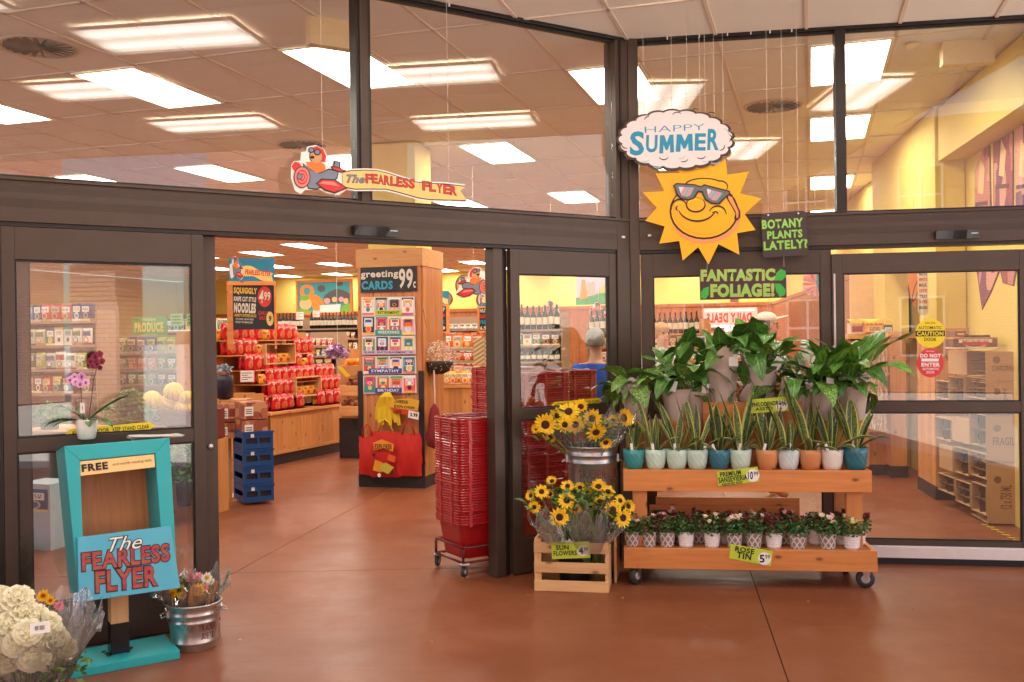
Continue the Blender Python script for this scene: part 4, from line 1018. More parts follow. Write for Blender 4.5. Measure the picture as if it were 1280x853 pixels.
GL = leafm('glossy_leaf', (54, 96, 38), (92, 140, 56), rough=.32); GL2 = leafm('light_leaf', (78, 128, 42), (120, 168, 64), rough=.36)
PV = leafm('variegated_leaf', (52, 98, 34), (84, 132, 48), patch=(190, 206, 110), rough=.36)
OL = leafm('orchid_leaf', (44, 84, 36), (66, 108, 48), rough=.32)
GRY = mat('kraft_grey_wrap', (196, 178, 168), .8, 0, .10, 14, .35)
SOIL = mat('potting_soil', (44, 30, 22), .95, 0, .4, 60, .5)
def ceramic(name, col, lines=True):
    k = NT(name); k.col(col); k.set(Roughness=.3, Coat_Weight=.3)
    tc = k.n('ShaderNodeTexCoord'); wv = k.n('ShaderNodeTexWave'); wv.inputs['Scale'].default_value = 14; mp = k.n('ShaderNodeMapping'); mp.inputs['Rotation'].default_value = (0, rad(35), 0)
    k.l(tc.outputs['Object'], mp.inputs[0]); k.l(mp.outputs[0], wv.inputs['Vector'])
    if lines: k.bump(wv.outputs['Fac'], .5, .003)
    return k.m
POTC = {'teal': ceramic('teal_ceramic', (50, 140, 140)), 'blue': ceramic('blue_ceramic', (44, 112, 128)), 'mint': ceramic('mint_ceramic', (196, 222, 206)), 'white': ceramic('white_ceramic', (232, 226, 216), False), 'tan': ceramic('terracotta_pot', (206, 136, 84), False), 'pale': ceramic('pale_blue_ceramic', (206, 222, 222))}
PPROF = [(.040, 0), (.047, .004), (.056, .04), (.062, .085), (.063, .112), (.059, .112), (.056, .095)]
POTM = {k_: MB().lathe(PPROF, 24).mesh('pot', v, True) for k_, v in POTC.items()}
SOILM = MB().lathe([(.055, .095), (.03, .099), (.005, .1)], 14).mesh('soil', SOIL)
SLV = [strip_leaf(.30+.04*i, .043+.004*(i % 3), rad(86), rad(86-6*(i % 4)), sword, 8, .5, .5*((i % 3)-1), m=SV if i % 2 else SV2) for i in range(6)]
SLB = [strip_leaf(.24+.02*i, .038, rad(62-8*i), rad(30-18*i), sword, 8, .6, .6, m=SV if i % 2 else SV2) for i in range(3)]
TAGW = mat('plant_tag', (236, 232, 226), .5, 0, .02, 20, 0)
def sanseveria(loc, kind, label, hgt=1.0, seed=0, tagm=True, sc=1.0):
    rd = random.Random(seed); t = thing('snake_plant', label, 'potted plant', loc, 0, 'snake plants along the upper tray')
    t.scale = (sc,)*3
    put('pot', POTM[kind], t); put('soil', SOILM, t)
    n = rd.randint(11, 14)
    for i in range(n):
        an = 2*PI*i/n+rd.uniform(-.4, .4); r = .012+.02*rd.random()
        if i < n-3: me = rd.choice(SLV); tilt = rd.uniform(.0, .34)
        else: me = rd.choice(SLB); tilt = rd.uniform(-.1, .25)
        s_ = hgt*rd.uniform(.42, .84)
        put('leaf', me, t, (r*math.cos(an), r*math.sin(an), .095), rot=(rd.uniform(-.16, .16), tilt, an), sc=(s_, s_*rd.uniform(1.0, 1.5), s_))
    if tagm:
        m = MB(); m.b2(-.008, .008, -.0006, .0006, 0, .05); m.build('plant_tag', TAGW, t, loc=(-.035+rd.uniform(0, .07), -.04, .1)).rotation_euler = (.1, rd.uniform(-.4, .4), .2)
    return t
# ---------------- the plant rack
RO = AT(780, 713, 6.22); RO.z = 0
RK = Pl(RO, rad(-7))
WR = wood('cedar_board', (222, 146, 78), (200, 120, 58), 'x', .48, True); WRZ = wood('cedar_post', (214, 140, 78), (196, 118, 60), 'z', .5, True); WRY = wood('cedar_deck', (206, 140, 80), (186, 116, 62), 'x', .6, True)
def RX(u, v=600, off=0.0): return RK.at(u, v, off)[0]
def RZ(v, u=930, off=0.0): return RK.at(u, v, off)[1]
x1 = RX(1097, 700); lz1, lz0 = RZ(687, 930), RZ(713, 930)
ux0, ux1 = RX(779, 600, -.05), RX(1090, 600, -.05); uz1, uz0 = RZ(588, 930, -.05), RZ(615, 930, -.05)
rack = thing('plant_rack', 'two-tier orange wooden plant rack on casters in front of the right glass', 'rack', RK.p0, RK.ang)
DP = .50
MB().b2(0, x1, 0, .03, lz0, lz1).build('front_board', WR, rack, bevel=.003)
for x in (0, x1-.03): MB().b2(x, x+.03, .031, DP, lz0+.01, lz1).build('side_board', WR, rack, bevel=.003)
MB().b2(.03, x1-.03, DP-.03, DP, lz0, lz1).build('back_board', WR, rack, bevel=.003)
for i in range(4): MB().b2(.031, x1-.031, .035+i*.108, .035+i*.108+.10, lz1-.03, lz1-.009).build('deck_board', WRY, rack)
MB().b2(ux0, ux1, .05, .08, uz0, uz1).build('front_board', WR, rack, bevel=.003)
for x in (ux0, ux1-.03): MB().b2(x, x+.03, .081, DP, uz0+.012, uz1).build('side_board', WR, rack, bevel=.003)
MB().b2(ux0+.03, ux1-.03, DP-.03, DP, uz0, uz1).build('back_board', WR, rack, bevel=.003)
DECK = uz1-.006
for i in range(4): MB().b2(ux0+.031, ux1-.031, .085+i*.096, .085+i*.096+.09, DECK-.02, DECK).build('deck_board', WRY, rack)
for u0, u1 in ((791, 809), (1058, 1078)):
    xa, xb = RX(u0, 640, -.09), RX(u1, 640, -.09)
    MB().b2(xa, xb, .085, .125, lz1-.0085, DECK-.021).build('post', WRZ, rack, bevel=.003); MB().b2(xa, xb, DP-.075, DP-.035, lz1-.0085, DECK-.021).build('post', WRZ, rack, bevel=.003)
MB().b2(RX(820, 640, -.45), RX(1000, 640, -.45), DP-.034, DP-.015, RZ(650, 930, -.48), RZ(622, 930, -.48)).build('brace_board', WR, rack)
MB().b2(RX(812, 640, -.45), RX(990, 640, -.45), DP-.054, DP-.036, lz1+.10, lz1+.2).build('brace_board', WR, rack)
WH = MB(); WH.lathe([(.018, -.012), (.036, -.012), (.038, -.006), (.038, .006), (.036, .012), (.018, .012)], 20, M=Matrix.Rotation(PI/2, 4, 'X'))
HUB = MB(); HUB.lathe([(.006, -.014), (.018, -.013), (.018, .013), (.006, .014)], 14, M=Matrix.Rotation(PI/2, 4, 'X'))
FK = MB(); 
for y in (-.02, .018): FK.prism([(-.016, .045), (.022, .045), (.01, -.004), (-.004, -.004)], y, y+.002)
FK.b2(-.03, .03, -.03, .03, .045, .05)
WHM, HUBM, FKM = WH.mesh('wheel', mat('caster_rubber', (52, 50, 54), .5), True), HUB.mesh('hub', mat('caster_grey', (190, 186, 186), .35), True), FK.mesh('fork', STEEL)
def caster(parent, x, y, rz=0, sc=1.0, top=None):
    o = put('caster', FKM, parent, (x, y, .038*sc), rz, sc=sc); put('wheel', WHM, o); put('hub', HUBM, o); return o
LZ0_ = 0
for x, y, r in ((RX(795, 720, -.04), .06, .9), (RX(1083, 720, -.04), .07, -.1), (.1, DP-.06, .3), (x1-.1, DP-.06, 1.2)): caster(rack, x, y, r, (lz0+.02-.0)/.088)
PNAMES = ['teal', 'mint', 'mint', 'mint', 'blue', 'mint', 'tan', 'pale', 'tan', 'white', 'blue']
PX = [792.5, 819.5, 846, 871.5, 899, 925.5, 959, 985.5, 1013, 1040, 1069.5]
DESC = ['short snake plant in a teal pot, leftmost on the upper tray', 'snake plant in the first of three mint pots beside the teal one', 'snake plant in the middle mint pot, red and white tag in it', 'tall pale snake plant in the third mint pot from the left', 'snake plant in a blue pot between two mint pots', 'snake plant in a mint pot above the PREMIUM price sign', 'snake plant in a tan pot right of the PREMIUM price sign', 'snake plant in a pale blue pot between two tan pots', 'snake plant in a terracotta pot left of the cream pot', 'tallest snake plant, in a cream white pot', 'wide snake plant in a blue pot, rightmost on the upper tray']
HG = [.75, .85, .95, 1.1, 1.0, .95, .95, 1.05, 1.1, 1.2, 1.05]
for i, u in enumerate(PX):
    x = RX(u, 577, -.155); p = RK.w(x, .155, DECK); sanseveria(p, PNAMES[i], DESC[i], HG[i], 11+i, sc=1.16 if i < 10 else 1.3)
# lattice and ribbed tins with little roses
def lattice():
    k = NT('lattice_tin'); tc = k.n('ShaderNodeTexCoord'); sp = k.n('ShaderNodeSeparateXYZ'); k.l(tc.outputs['Object'], sp.inputs[0])
    an = k.math('ARCTAN2', sp.outputs[1], sp.outputs[0]); u = k.math('MULTIPLY', an, 1.2732); v = k.math('MULTIPLY', sp.outputs[2], 19.0)
    a_ = k.math('ABSOLUTE', k.math('SUBTRACT', k.math('FRACT', k.math('ADD', u, v)), .5)); b_ = k.math('ABSOLUTE', k.math('SUBTRACT', k.math('FRACT', k.math('SUBTRACT', u, v)), .5))
    g_ = k.math('GREATER_THAN', k.math('MAXIMUM', a_, b_), .36)
    k.col(k.mix(g_, (150, 148, 150), (236, 228, 226))); k.set(Roughness=.5); return k.m
LAT = lattice(); RIB = mat('white_tin', (232, 226, 224), .4, 0, .03, 20, .02)
TINL = MB().lathe([(.038, 0), (.041, .003), (.052, .092), (.054, .094), (.05, .094), (.048, .08)], 22).mesh('tin', LAT, True)
rp = [(.038, 0), (.041, .003)]
for i in range(5): z = .012+i*.016; r = .0415+.011*z/.09; rp += [(r, z), (r+.0015, z+.003), (r+.0015, z+.006), (r, z+.009)]
TINR = MB().lathe(rp+[(.052, .092), (.055, .095), (.05, .095), (.048, .08)], 22).mesh('tin', RIB, True)
RG = mat('rose_foliage_green', (62, 112, 50), .45, 0, .5, 40, 0); RG2 = mat('rose_foliage_dark', (104, 58, 44), .5, 0, .4, 40, 0)
def foliage(n, r, seed, cs=(0, 0, 0), leaf=.014, dark=.0, flat=1.0):
    rd = random.Random(seed); m = MB()
    for i in range(n):
        th_, ph = rd.random()*2*PI, math.acos(rd.uniform(-.55, 1)); rr = r*rd.uniform(.45, 1.05)
        c = Vector((cs[0]+rr*math.sin(ph)*math.cos(th_), cs[1]+rr*math.sin(ph)*math.sin(th_), cs[2]+rr*math.cos(ph)*flat))
        M = Matrix.Translation(c) @ Matrix.Rotation(rd.random()*2*PI, 4, 'Z') @ Matrix.Rotation(rd.uniform(-1.2, 1.2), 4, 'X') @ Matrix.Rotation(rd.uniform(-1, 1), 4, 'Y')
        l = leaf*rd.uniform(.7, 1.3); mi = 1 if rd.random() < dark*(.4+c.z/r) else 0
        m.add([(-l, 0, 0), (-l*.2, -l*.55, l*.1), (l, 0, 0), (-l*.2, l*.55, l*.1)], [(0, 1, 2), (0, 2, 3)], mi, M)
    return m
ROSEF = [foliage(420, .078, s_, (0, 0, .10), .0125, .06+.10*(s_ % 3), 1.0).mesh('foliage', [RG, RG2]) for s_ in range(5)]
def rosem(col, name):
    m = MB(); m.ball((0, 0, 0), .011, 8, 6, 0, lambda a, t: 1+.15*math.sin(3*a+5*t)); 
    for i in range(7):
        a_ = 2*PI*i/7; M = Matrix.Rotation(a_, 4, 'Z') @ Matrix.Translation((.010, 0, -.002)) @ Matrix.Rotation(-.7, 4, 'Y'); m.add([(0, -.007, 0), (.011, -.005, 0), (.013, 0, .002), (.011, .005, 0), (0, .007, 0)], [(0, 1, 2, 3, 4)], 0, M)
    return m.mesh('blossom', mat(name, col, .6, 0, .1, 40))
RC = {'dark': rosem((110, 30, 34), 'rose_dark_red'), 'cream': rosem((240, 228, 190), 'rose_cream'), 'pink': rosem((236, 190, 180), 'rose_pink'), 'yellow': rosem((228, 206, 96), 'rose_yellow')}
LZ = lz1-.008
def rose(u, vb, kind, label, seed, cols, dy=.07, sc=1.0):
    x = RX(u, vb, -dy-.03); t = thing('mini_rose', label, 'potted plant', RK.w(x, dy+.03, LZ), random.random()*6, 'miniature roses in tins on the lower tray'); rd = random.Random(seed)
    t.scale = (sc,)*3
    put('tin', TINL if kind == 'l' else TINR, t)
    put('foliage', ROSEF[seed % 5], t, (0, 0, .02), kind='stuff')
    for i in range(rd.randint(4, 8)):
        an = rd.random()*2*PI; r_ = rd.uniform(.02, .07); put('blossom', RC[rd.choice(cols)], t, (r_*math.cos(an), r_*math.sin(an), rd.uniform(.16, .205)), rot=(rd.uniform(-.6, .6), rd.uniform(-.6, .6), an))
    return t
RS = [(790.5, 'l', 'lattice tin of small roses at the left end of the lower tray', ['dark', 'pink']), (811, 'l', 'lattice tin of roses second from the left end, one pink bloom', ['dark', 'pink']), (834, 'l', 'lattice tin of bushy green roses left of a plain white tin', ['dark', 'pink']), (857.5, 'r', 'plain white tin of roses with reddish brown buds', ['dark']), (890, 'r', 'plain white tin of roses with one cream bloom hanging in front', ['cream', 'dark']), (918, 'l', 'lattice tin of roses left of the ROSE TIN price sign', ['cream', 'pink']), (942.5, 'l', 'lattice tin of roses behind the ROSE TIN price sign', ['dark', 'cream']), (967.5, 'r', 'plain white tin of roses right above the ROSE TIN price sign', ['dark', 'pink']), (997, 'l', 'lattice tin of roses with dark red buds, right of the price sign', ['dark', 'pink']), (1035, 'l', 'lattice tin of white roses second from the right end', ['cream', 'pink']), (1065, 'r', 'plain white tin of yellow roses at the right end', ['yellow', 'cream', 'dark'])]
for i, (u, kd, lb, cols) in enumerate(RS): rose(u, 680, kd, lb, i, cols, .07, 1.06)
for i, (u, kd) in enumerate(((800, 'l'), (824, 'r'), (845, 'l'), (874, 'l'), (905, 'r'), (930, 'r'), (955, 'r'), (982, 'l'), (1018, 'r'), (1050, 'r'), (1072, 'r'))):
    rose(u, 672, kd, 'tin of small roses half hidden in the back row of the lower tray', 20+i, ['dark', 'dark', 'pink'], .21, 1.06)
# price signs
LIME = mat('price_card_lime', (188, 208, 50), .5, 0, .08, 12, 0)
def price(pl, off, c, label, lines, pr, circ=True):
    cu, cv_ = (c[0][0]+c[2][0])/2, (c[0][1]+c[2][1])/2
    bd = Board(pl, off, (cu, cv_), 'price_sign', label, 'price sign')
    bd.poly(c, LIME, 'card', th=.003)
    sl = -math.degrees(math.atan2(c[1][1]-c[0][1], c[1][0]-c[0][0]))
    if pr:
        (pu, pv, r_) = pr[1]; bd.poly(ell(pu, pv, r_*1.05, r_, 20), WHITE, 'price_disc')
        a_, b_ = pr[0]; bd.text(a_, pu-r_*.78, pv-r_*.62, pu+r_*(.02 if b_ else .7), pv+r_*.62, INK, bold=.03, slope=0)
        if b_: bd.text(b_, pu+r_*.12, pv-r_*.62, pu+r_*.85, pv+r_*.05, INK, bold=.02, slope=0)
    for (s_, u0, v0, u1, v1) in lines: bd.text(s_, u0, v0-abs(math.tan(rad(sl)))*(u1-u0)/2, u1, v1+abs(math.tan(rad(sl)))*(u1-u0)/2, INK, bold=.03, slope=sl)
    return bd
price(RK, -.045, [(896, 590), (947, 583.5), (949, 602), (898, 608)], 'lime PREMIUM SANSEVIERIA 10.99 price sign on the upper board', [('PREMIUM', 900, 589, 926, 595), ('SANSEVIERIA', 898, 595, 934, 602), ('ASSORTED POTS', 902, 603, 928, 606)], (('10', '99'), (941, 594.5, 8)))
price(RK, .004, [(913, 680), (966, 689.5), (963.5, 708), (911.5, 698)], 'lime ROSE TIN 5.99 price sign on the lower board', [('ROSE', 919, 684.5, 943, 691), ('TIN', 921, 691, 939, 699)], (('5', '99'), (955.5, 698.5, 8)))
# price(…) for the philodendrons stands among the leaves
price(RK, -.20, [(938, 499.5), (985, 496), (986, 513.5), (939, 517)], 'lime PHILODENDRON 12.99 price sign among the wrapped pots', [('PHILODENDRON', 940, 502, 981, 507.5), ('ASSTD', 944, 509, 966, 513)], (('12', '99'), (977, 507.5, 7)))
# boxes on the upper tray that lift the back row
def small_crate(x0, x1, y0, y1, z0, z1, label):
    t = thing('riser_box', label, 'box', RK.w(x0, y0, z0), RK.ang); w, d, h = x1-x0, y1-y0, z1-z0
    MB().b2(0, w, 0, .015, 0, h-.016).build('front_panel', WR, t, bevel=.002); MB().b2(0, w, 0, d, h-.015, h).build('top_panel', WR, t, bevel=.002)
    for x in (0, w-.015): MB().b2(x, x+.015, .016, d, 0, h-.016).build('side_panel', WRZ, t)
    return t
TZC = RZ(503, 910, -.30)
small_crate(RX(879, 520, -.30), RX(1003, 520, -.30), .30, .47, DECK, TZC, 'plain wooden riser box behind the snake plants, wrapped pots on it')
small_crate(RX(782, 540, -.29), RX(874, 540, -.29), .29, .46, DECK, DECK+.30, 'low wooden riser box behind the left snake plants')
small_crate(RX(1006, 540, -.29), RX(1086, 540, -.29), .29, .46, DECK, DECK+.30, 'low wooden riser box behind the right snake plants')
WPR = [(.055, 0), (.060, .01), (.072, .10), (.080, .145), (.081, .15), (.080, .152), (.086, .165), (.092, .19)]
def wrapm(seed, n=26, flare=1.0):
    rd = random.Random(seed); ph = rd.random()*6; m = MB()
    def fn(a_, j): return 1+.02*math.sin(9*a_+ph)+.015*math.sin(17*a_+ph*2)+(.05*math.sin(4*a_+ph)*flare if j > 6 else 0)
    m.lathe(WPR, n, fn=fn, cap=False)
    for i in range(n):   # pointed paper corners standing up from the rim
        k_ = len(m.v)-n+i; x, y, z = m.v[k_]; q = max(0, math.sin(2*(2*PI*i/n)+ph))**1.5; m.v[k_] = (x*(1+.12*q), y*(1+.12*q), z+.085*q*flare-.01)
    m.add([(0, 0, .12)]+[(.07*math.cos(2*PI*i/12), .07*math.sin(2*PI*i/12), .12) for i in range(12)], [(0, i+1, (i+1) % 12+1) for i in range(12)], 1)
    return m.mesh('paper_wrap', [GRY, SOIL], True)
WRAP = [wrapm(s_) for s_ in range(4)]
BLV = {'g': [strip_leaf(.50, .112, rad(84), rad(84-q), blade(.40), 14, .18, 0, .25, m=GL) for q in (60, 95, 130, 160)], 'l': [strip_leaf(.46, .095, rad(82), rad(82-q), blade(.38), 14, .18, 0, .2, m=GL2) for q in (60, 110, 150)], 'v': [strip_leaf(.42, .125, rad(78), rad(78-q), blade(.36), 14, .15, 0, .2, m=PV) for q in (70, 110, 145, 170)]}
BRAC = strip_leaf(.42, .05, rad(60), rad(15), lambda t: .12 if t < .3 else math.sin(PI*((t-.3)/.7)**.9)**.9+.03, 14, .3, 0, .1, m=OL)
def potted(u, v, dy, z, label, kinds, n, seed, sc=1.0, wrap=True, ls=1.0, az=None):
    rd = random.Random(seed); x = RX(u, v, -dy); t = thing('wrapped_plant', label, 'potted plant', RK.w(x, dy, z), 0, 'paper wrapped plants in the back row'); t.scale = (sc,)*3
    put('paper_wrap', WRAP[seed % 4], t, rz=rd.random()*6)
    for i in range(n):
        an = (2*PI*i/n + rd.uniform(-.5, .5)) if az is None else rad(az[i % len(az)])
        me = rd.choice(BLV[rd.choice(kinds)]); s_ = ls*rd.uniform(.7, 1.12)
        put('leaf', me, t, (.02*math.cos(an), .02*math.sin(an), .12), rot=(rd.uniform(-.3, .3), rd.uniform(-.15, .25), an), sc=s_)
    for i in range(7):
        an = rd.random()*2*PI; put('leaf', rd.choice(BLV[rd.choice(kinds)]), t, (.03*math.cos(an), .03*math.sin(an), .12), rot=(rd.uniform(-.5, .5), rd.uniform(-.2, .9), an), sc=ls*rd.uniform(.35, .6))
    m = MB(); m.b2(-.022, .022, -.0008, .0008, -.03, .03); m.build('care_card', TAGW, t, loc=(rd.uniform(-.07, .07), -.095, .2)).rotation_euler = (rd.uniform(-.3, .1), rd.uniform(-.7, .7), .1)
    return t
potted(796, 540, .36, DECK+.301, 'speckled philodendron in grey paper at the left end of the back row', 'v', 16, 1, 1.15, ls=.9)
potted(846, 540, .38, DECK+.301, 'trailing variegated plant in dark grey paper, second of the back row', 'vlg', 20, 2, 1.2, ls=.95)
potted(903, 503, .39, TZC, 'dark green plant in tall grey paper on the riser box, under the foliage sign', 'g', 16, 3, 1.42, ls=.8)
potted(952, 503, .39, TZC, 'leafy plant in grey paper with a tilted white card, right on the riser box', 'glv', 20, 4, 1.3, ls=.88)
potted(992, 520, .38, DECK+.301, 'plant in dark paper behind the PHILODENDRON price sign', 'gv', 16, 5, 1.15, ls=.95)
potted(1028, 540, .36, DECK+.301, 'light green plant in crumpled grey paper near the sliding door', 'lg', 18, 6, 1.25, ls=.92)
potted(1066, 540, .38, DECK+.301, 'peace lily in crumpled grey paper at the right end of the back row', 'gl', 18, 7, 1.25, ls=.92)
potted(870, 540, .43, DECK+.301, 'dark leafy plant squeezed between the riser box and its left neighbour', 'g', 16, 8, 1.1, ls=1.0)
SPT = strip_leaf(.36, .07, rad(88), rad(70), lambda t: .05 if t < .68 else math.sin(PI*((t-.68)/.32)**.8)**.8+.02, 16, .8, 0, .05, name='spathe', m=leafm('cream_spathe', (226, 218, 190), (240, 236, 214), rough=.5))
for (u, v, dy, n_, lb) in ((1012, 520, .40, 4, 'peace lily with cream white blooms behind the tallest snake plant'), (936, 500, .43, 4, 'small plant with pale blooms behind the riser box'), (1050, 520, .43, 3, 'peace lily with few pale blooms near the sliding door edge')):
    rd = random.Random(int(u)); t = thing('peace_lily', lb, 'potted plant', RK.w(RX(u, v, -dy), dy, DECK+.302), 0); put('paper_wrap', WRAP[int(u) % 4], t); t.scale = (.95,)*3
    for i in range(n_): an = rd.random()*6.28; put('bloom', SPT, t, (.02*math.cos(an), .02*math.sin(an), .12), rot=(rd.uniform(-.3, .3), rd.uniform(-.2, .2), an), sc=rd.uniform(.9, 1.25))
    for i in range(12): an = i*.55; put('leaf', rd.choice(BLV['g']), t, (.02*math.cos(an), .02*math.sin(an), .12), rot=(rd.uniform(-.3, .3), rd.uniform(-.1, .3), an), sc=rd.uniform(.5, .9))
t = thing('bromeliad', 'plant with long narrow arching leaves reaching over the sliding door rail', 'potted plant', RK.w(RX(1045, 520, -.42), .42, DECK+.302), 0); put('paper_wrap', WRAP[1], t)
for i, an in enumerate((-8, 22, 200, 165, 90, 300, 250)): put('leaf', BRAC, t, (0, 0, .12), rot=(0, -.15+.1*(i % 3), rad(an)), sc=1.15 if i < 3 else .8)
# ================================================================== BUCKETS, BUNCHES, BASKETS
def galv():
    k = NT('galvanised_steel'); vec = k.coords('Object'); vo = k.n('ShaderNodeTexVoronoi'); vo.inputs['Scale'].default_value = 34; k.l(vec, vo.inputs['Vector'])
    nz = k.noise(vec, 7, 4); k.col(k.mix(vo.outputs['Color'], (176, 176, 176), (200, 200, 200)))
    k.l(k.ramp(nz, [(.3, (.24,)*3), (.7, (.38,)*3)]), k.b.inputs['Roughness']); k.set(Metallic=.9); k.bump(nz, .1, .004); return k.m
GALV = galv()
def bucket(loc, r, h, label, rz=0, texta=None, ribs=(.18, .62, .78), text=True):
    t = thing('metal_bucket', label, 'bucket', loc, rz); rb = r*.80
    R_ = lambda z: rb+(r-rb)*z/h
    pr_ = [(rb*.97, 0), (rb, .004)]
    for q in ribs:
        z = q*h; pr_ += [(R_(z-.008), z-.008), (R_(z)+.004, z-.003), (R_(z)+.004, z+.003), (R_(z+.008), z+.008)]
    pr_ += [(r*.99, h-.012), (r+.006, h-.006), (r+.006, h), (r, h+.003), (r-.006, h), (r-.01, h-.03), (rb*.9, .02)]
    MB().lathe(pr_, 40).build('body', GALV, t, True)
    for s_ in (-1, 1):
        m = MB(); rr = R_(h*.82)
        m.tube([(s_*(rr+.002), -.035, h*.78), (s_*(rr+.03), -.035, h*.74), (s_*(rr+.03), .035, h*.74), (s_*(rr+.002), .035, h*.78)], .004, 6)
        m.b2(s_*rr-.006, s_*rr+.008, -.05, .05, h*.74, h*.86); m.build('handle', GALV, t)
    if text:
        brn = mat('stamped_brown', (110, 52, 40), .6, 0, .15, 40, 0)
        for (wd, a0_, a1_, z0, z1) in texta:
            n = len(wd); st = (a1_-a0_)/n
            for i, ch in enumerate(wd):
                if ch == ' ': continue
                am = a0_+st*(i+.5); zc = (z0+z1)/2*h; rr = R_(zc)+.0012; hh = (z1-z0)*h; w = rr*rad(st)*.82
                if ch == "'": w *= .3; 
                me = text_mesh(ch, brn, .012)
                xs = [v.co.x for v in me.vertices]; ys = [v.co.y for v in me.vertices]
                for v in me.vertices:
                    fx = (v.co.x-min(xs))/(max(xs)-min(xs))-.5; fz = (v.co.y-min(ys))/(max(ys)-min(ys))-.5
                    if ch == "'": fz = fz*.35+.3
                    z = zc+fz*hh; q = rad(am)+fx*w/rr; r2 = R_(z)+.0015; v.co = (r2*math.sin(q), -r2*math.cos(q), z)
                me.materials.clear(); me.materials.append(brn); put('letter', me, t)
    return t
BR1 = AT(228, 808, 4.98); BR1.z = 0; BR1 = G(243, 808)
BKT1 = bucket(BR1+Vector((0, .0, 0)), .142, .245, 'galvanised bucket of wrapped mixed flowers beside the turquoise box', .45, [("TRADER", 2, 50, .44, .58), ("JOE'S", 8, 44, .26, .40)])
BKT2P = AT(740, 600, 6.50); BKT2P.z = .47
BKT2 = bucket(BKT2P, .178, .42, 'large galvanised bucket of tall sunflowers standing behind the slatted crate', 0, [("TRADER", -38, 30, .50, .64), ("JOE'S", -30, 22, .32, .46)], (.12, .74, .86))
# slatted crate
CR0 = G(668, 738.5); CR1 = G(761, 741.5); ca = math.atan2(CR1.y-CR0.y, CR1.x-CR0.x); cw = (CR1-CR0).length
crate = thing('slatted_crate', 'low slatted pine crate holding sunflowers, with a lime price sign clipped on', 'crate', CR0, ca)
CD = .27
for z0, z1 in ((0, .068), (.118, .185), (.245, .312)):
    MB().b2(0, cw, 0, .014, z0, z1).build('slat', PINE, crate, bevel=.0015)
    MB().b2(0, cw, CD-.014, CD, z0, z1).build('slat', PINE, crate, bevel=.0015)
for x in (.0, cw-.02):
    MB().b2(x, x+.02, .0145, CD-.0145, 0, .33).build('end_board', PINEZ, crate, bevel=.0015)
    MB().b2(x-.002 if x > 0 else x+.02, x if x > 0 else x+.045, .0145, .035, 0, .33).build('corner_post', PINEZ, crate)
box2 = thing('bucket_stand', 'upright pine box under the big galvanised bucket, right behind the slatted crate', 'box', G(768, 727)+Vector((-.30, .02, 0)), ca)
for x in (0, .30): MB().b2(x, x+.018, 0, .32, 0, .45).build('side_panel', PINEZ, box2, bevel=.002)
MB().b2(0.0, .318, 0, .32, .451, .469).build('top_panel', PINE, box2); MB().b2(.019, .299, .30, .318, 0, .449).build('back_panel', PINE, box2)
bb = thing('black_bucket', 'black plastic flower bucket inside the slatted crate', 'bucket', CR0+Vector((math.cos(ca)*.25-math.sin(ca)*.14, math.sin(ca)*.25+math.cos(ca)*.14, .01)))
MB().lathe([(.095, 0), (.10, .005), (.12, .30), (.125, .33), (.115, .33), (.11, .31), (.09, .02)], 28).build('body', mat('black_plastic', (28, 28, 30), .35), bb, True)
MB().lathe([(.127, .295), (.131, .30), (.131, .33), (.127, .335)], 28, cap=False).build('rim', mat('black_plastic', (28, 28, 30), .35), bb, True)
CPL = Pl(CR0, ca)
bd = price(CPL, .004, [(689, 678.5), (736.5, 676.8), (738, 697.5), (690, 699)], 'lime SUN FLOWERS 4.99 price sign clipped on the slatted crate', [('SUN', 695, 681.5, 711, 687.5), ('FLOWERS', 692, 688.5, 721, 694.5)], (('4', '99'), (729, 688.5, 7.2)))
a_ = bd.p(712, 676); m = MB(); m.lathe([(.008, 0), (.009, .004), (.004, .012)], 12, c=(a_[0], -.006, a_[1])); m.b2(a_[0]-.03, a_[0]+.03, -.01, .004, a_[1]-.012, a_[1]); m.build('clip', mat('clear_plastic', (210, 210, 208), .15), bd.root, True)

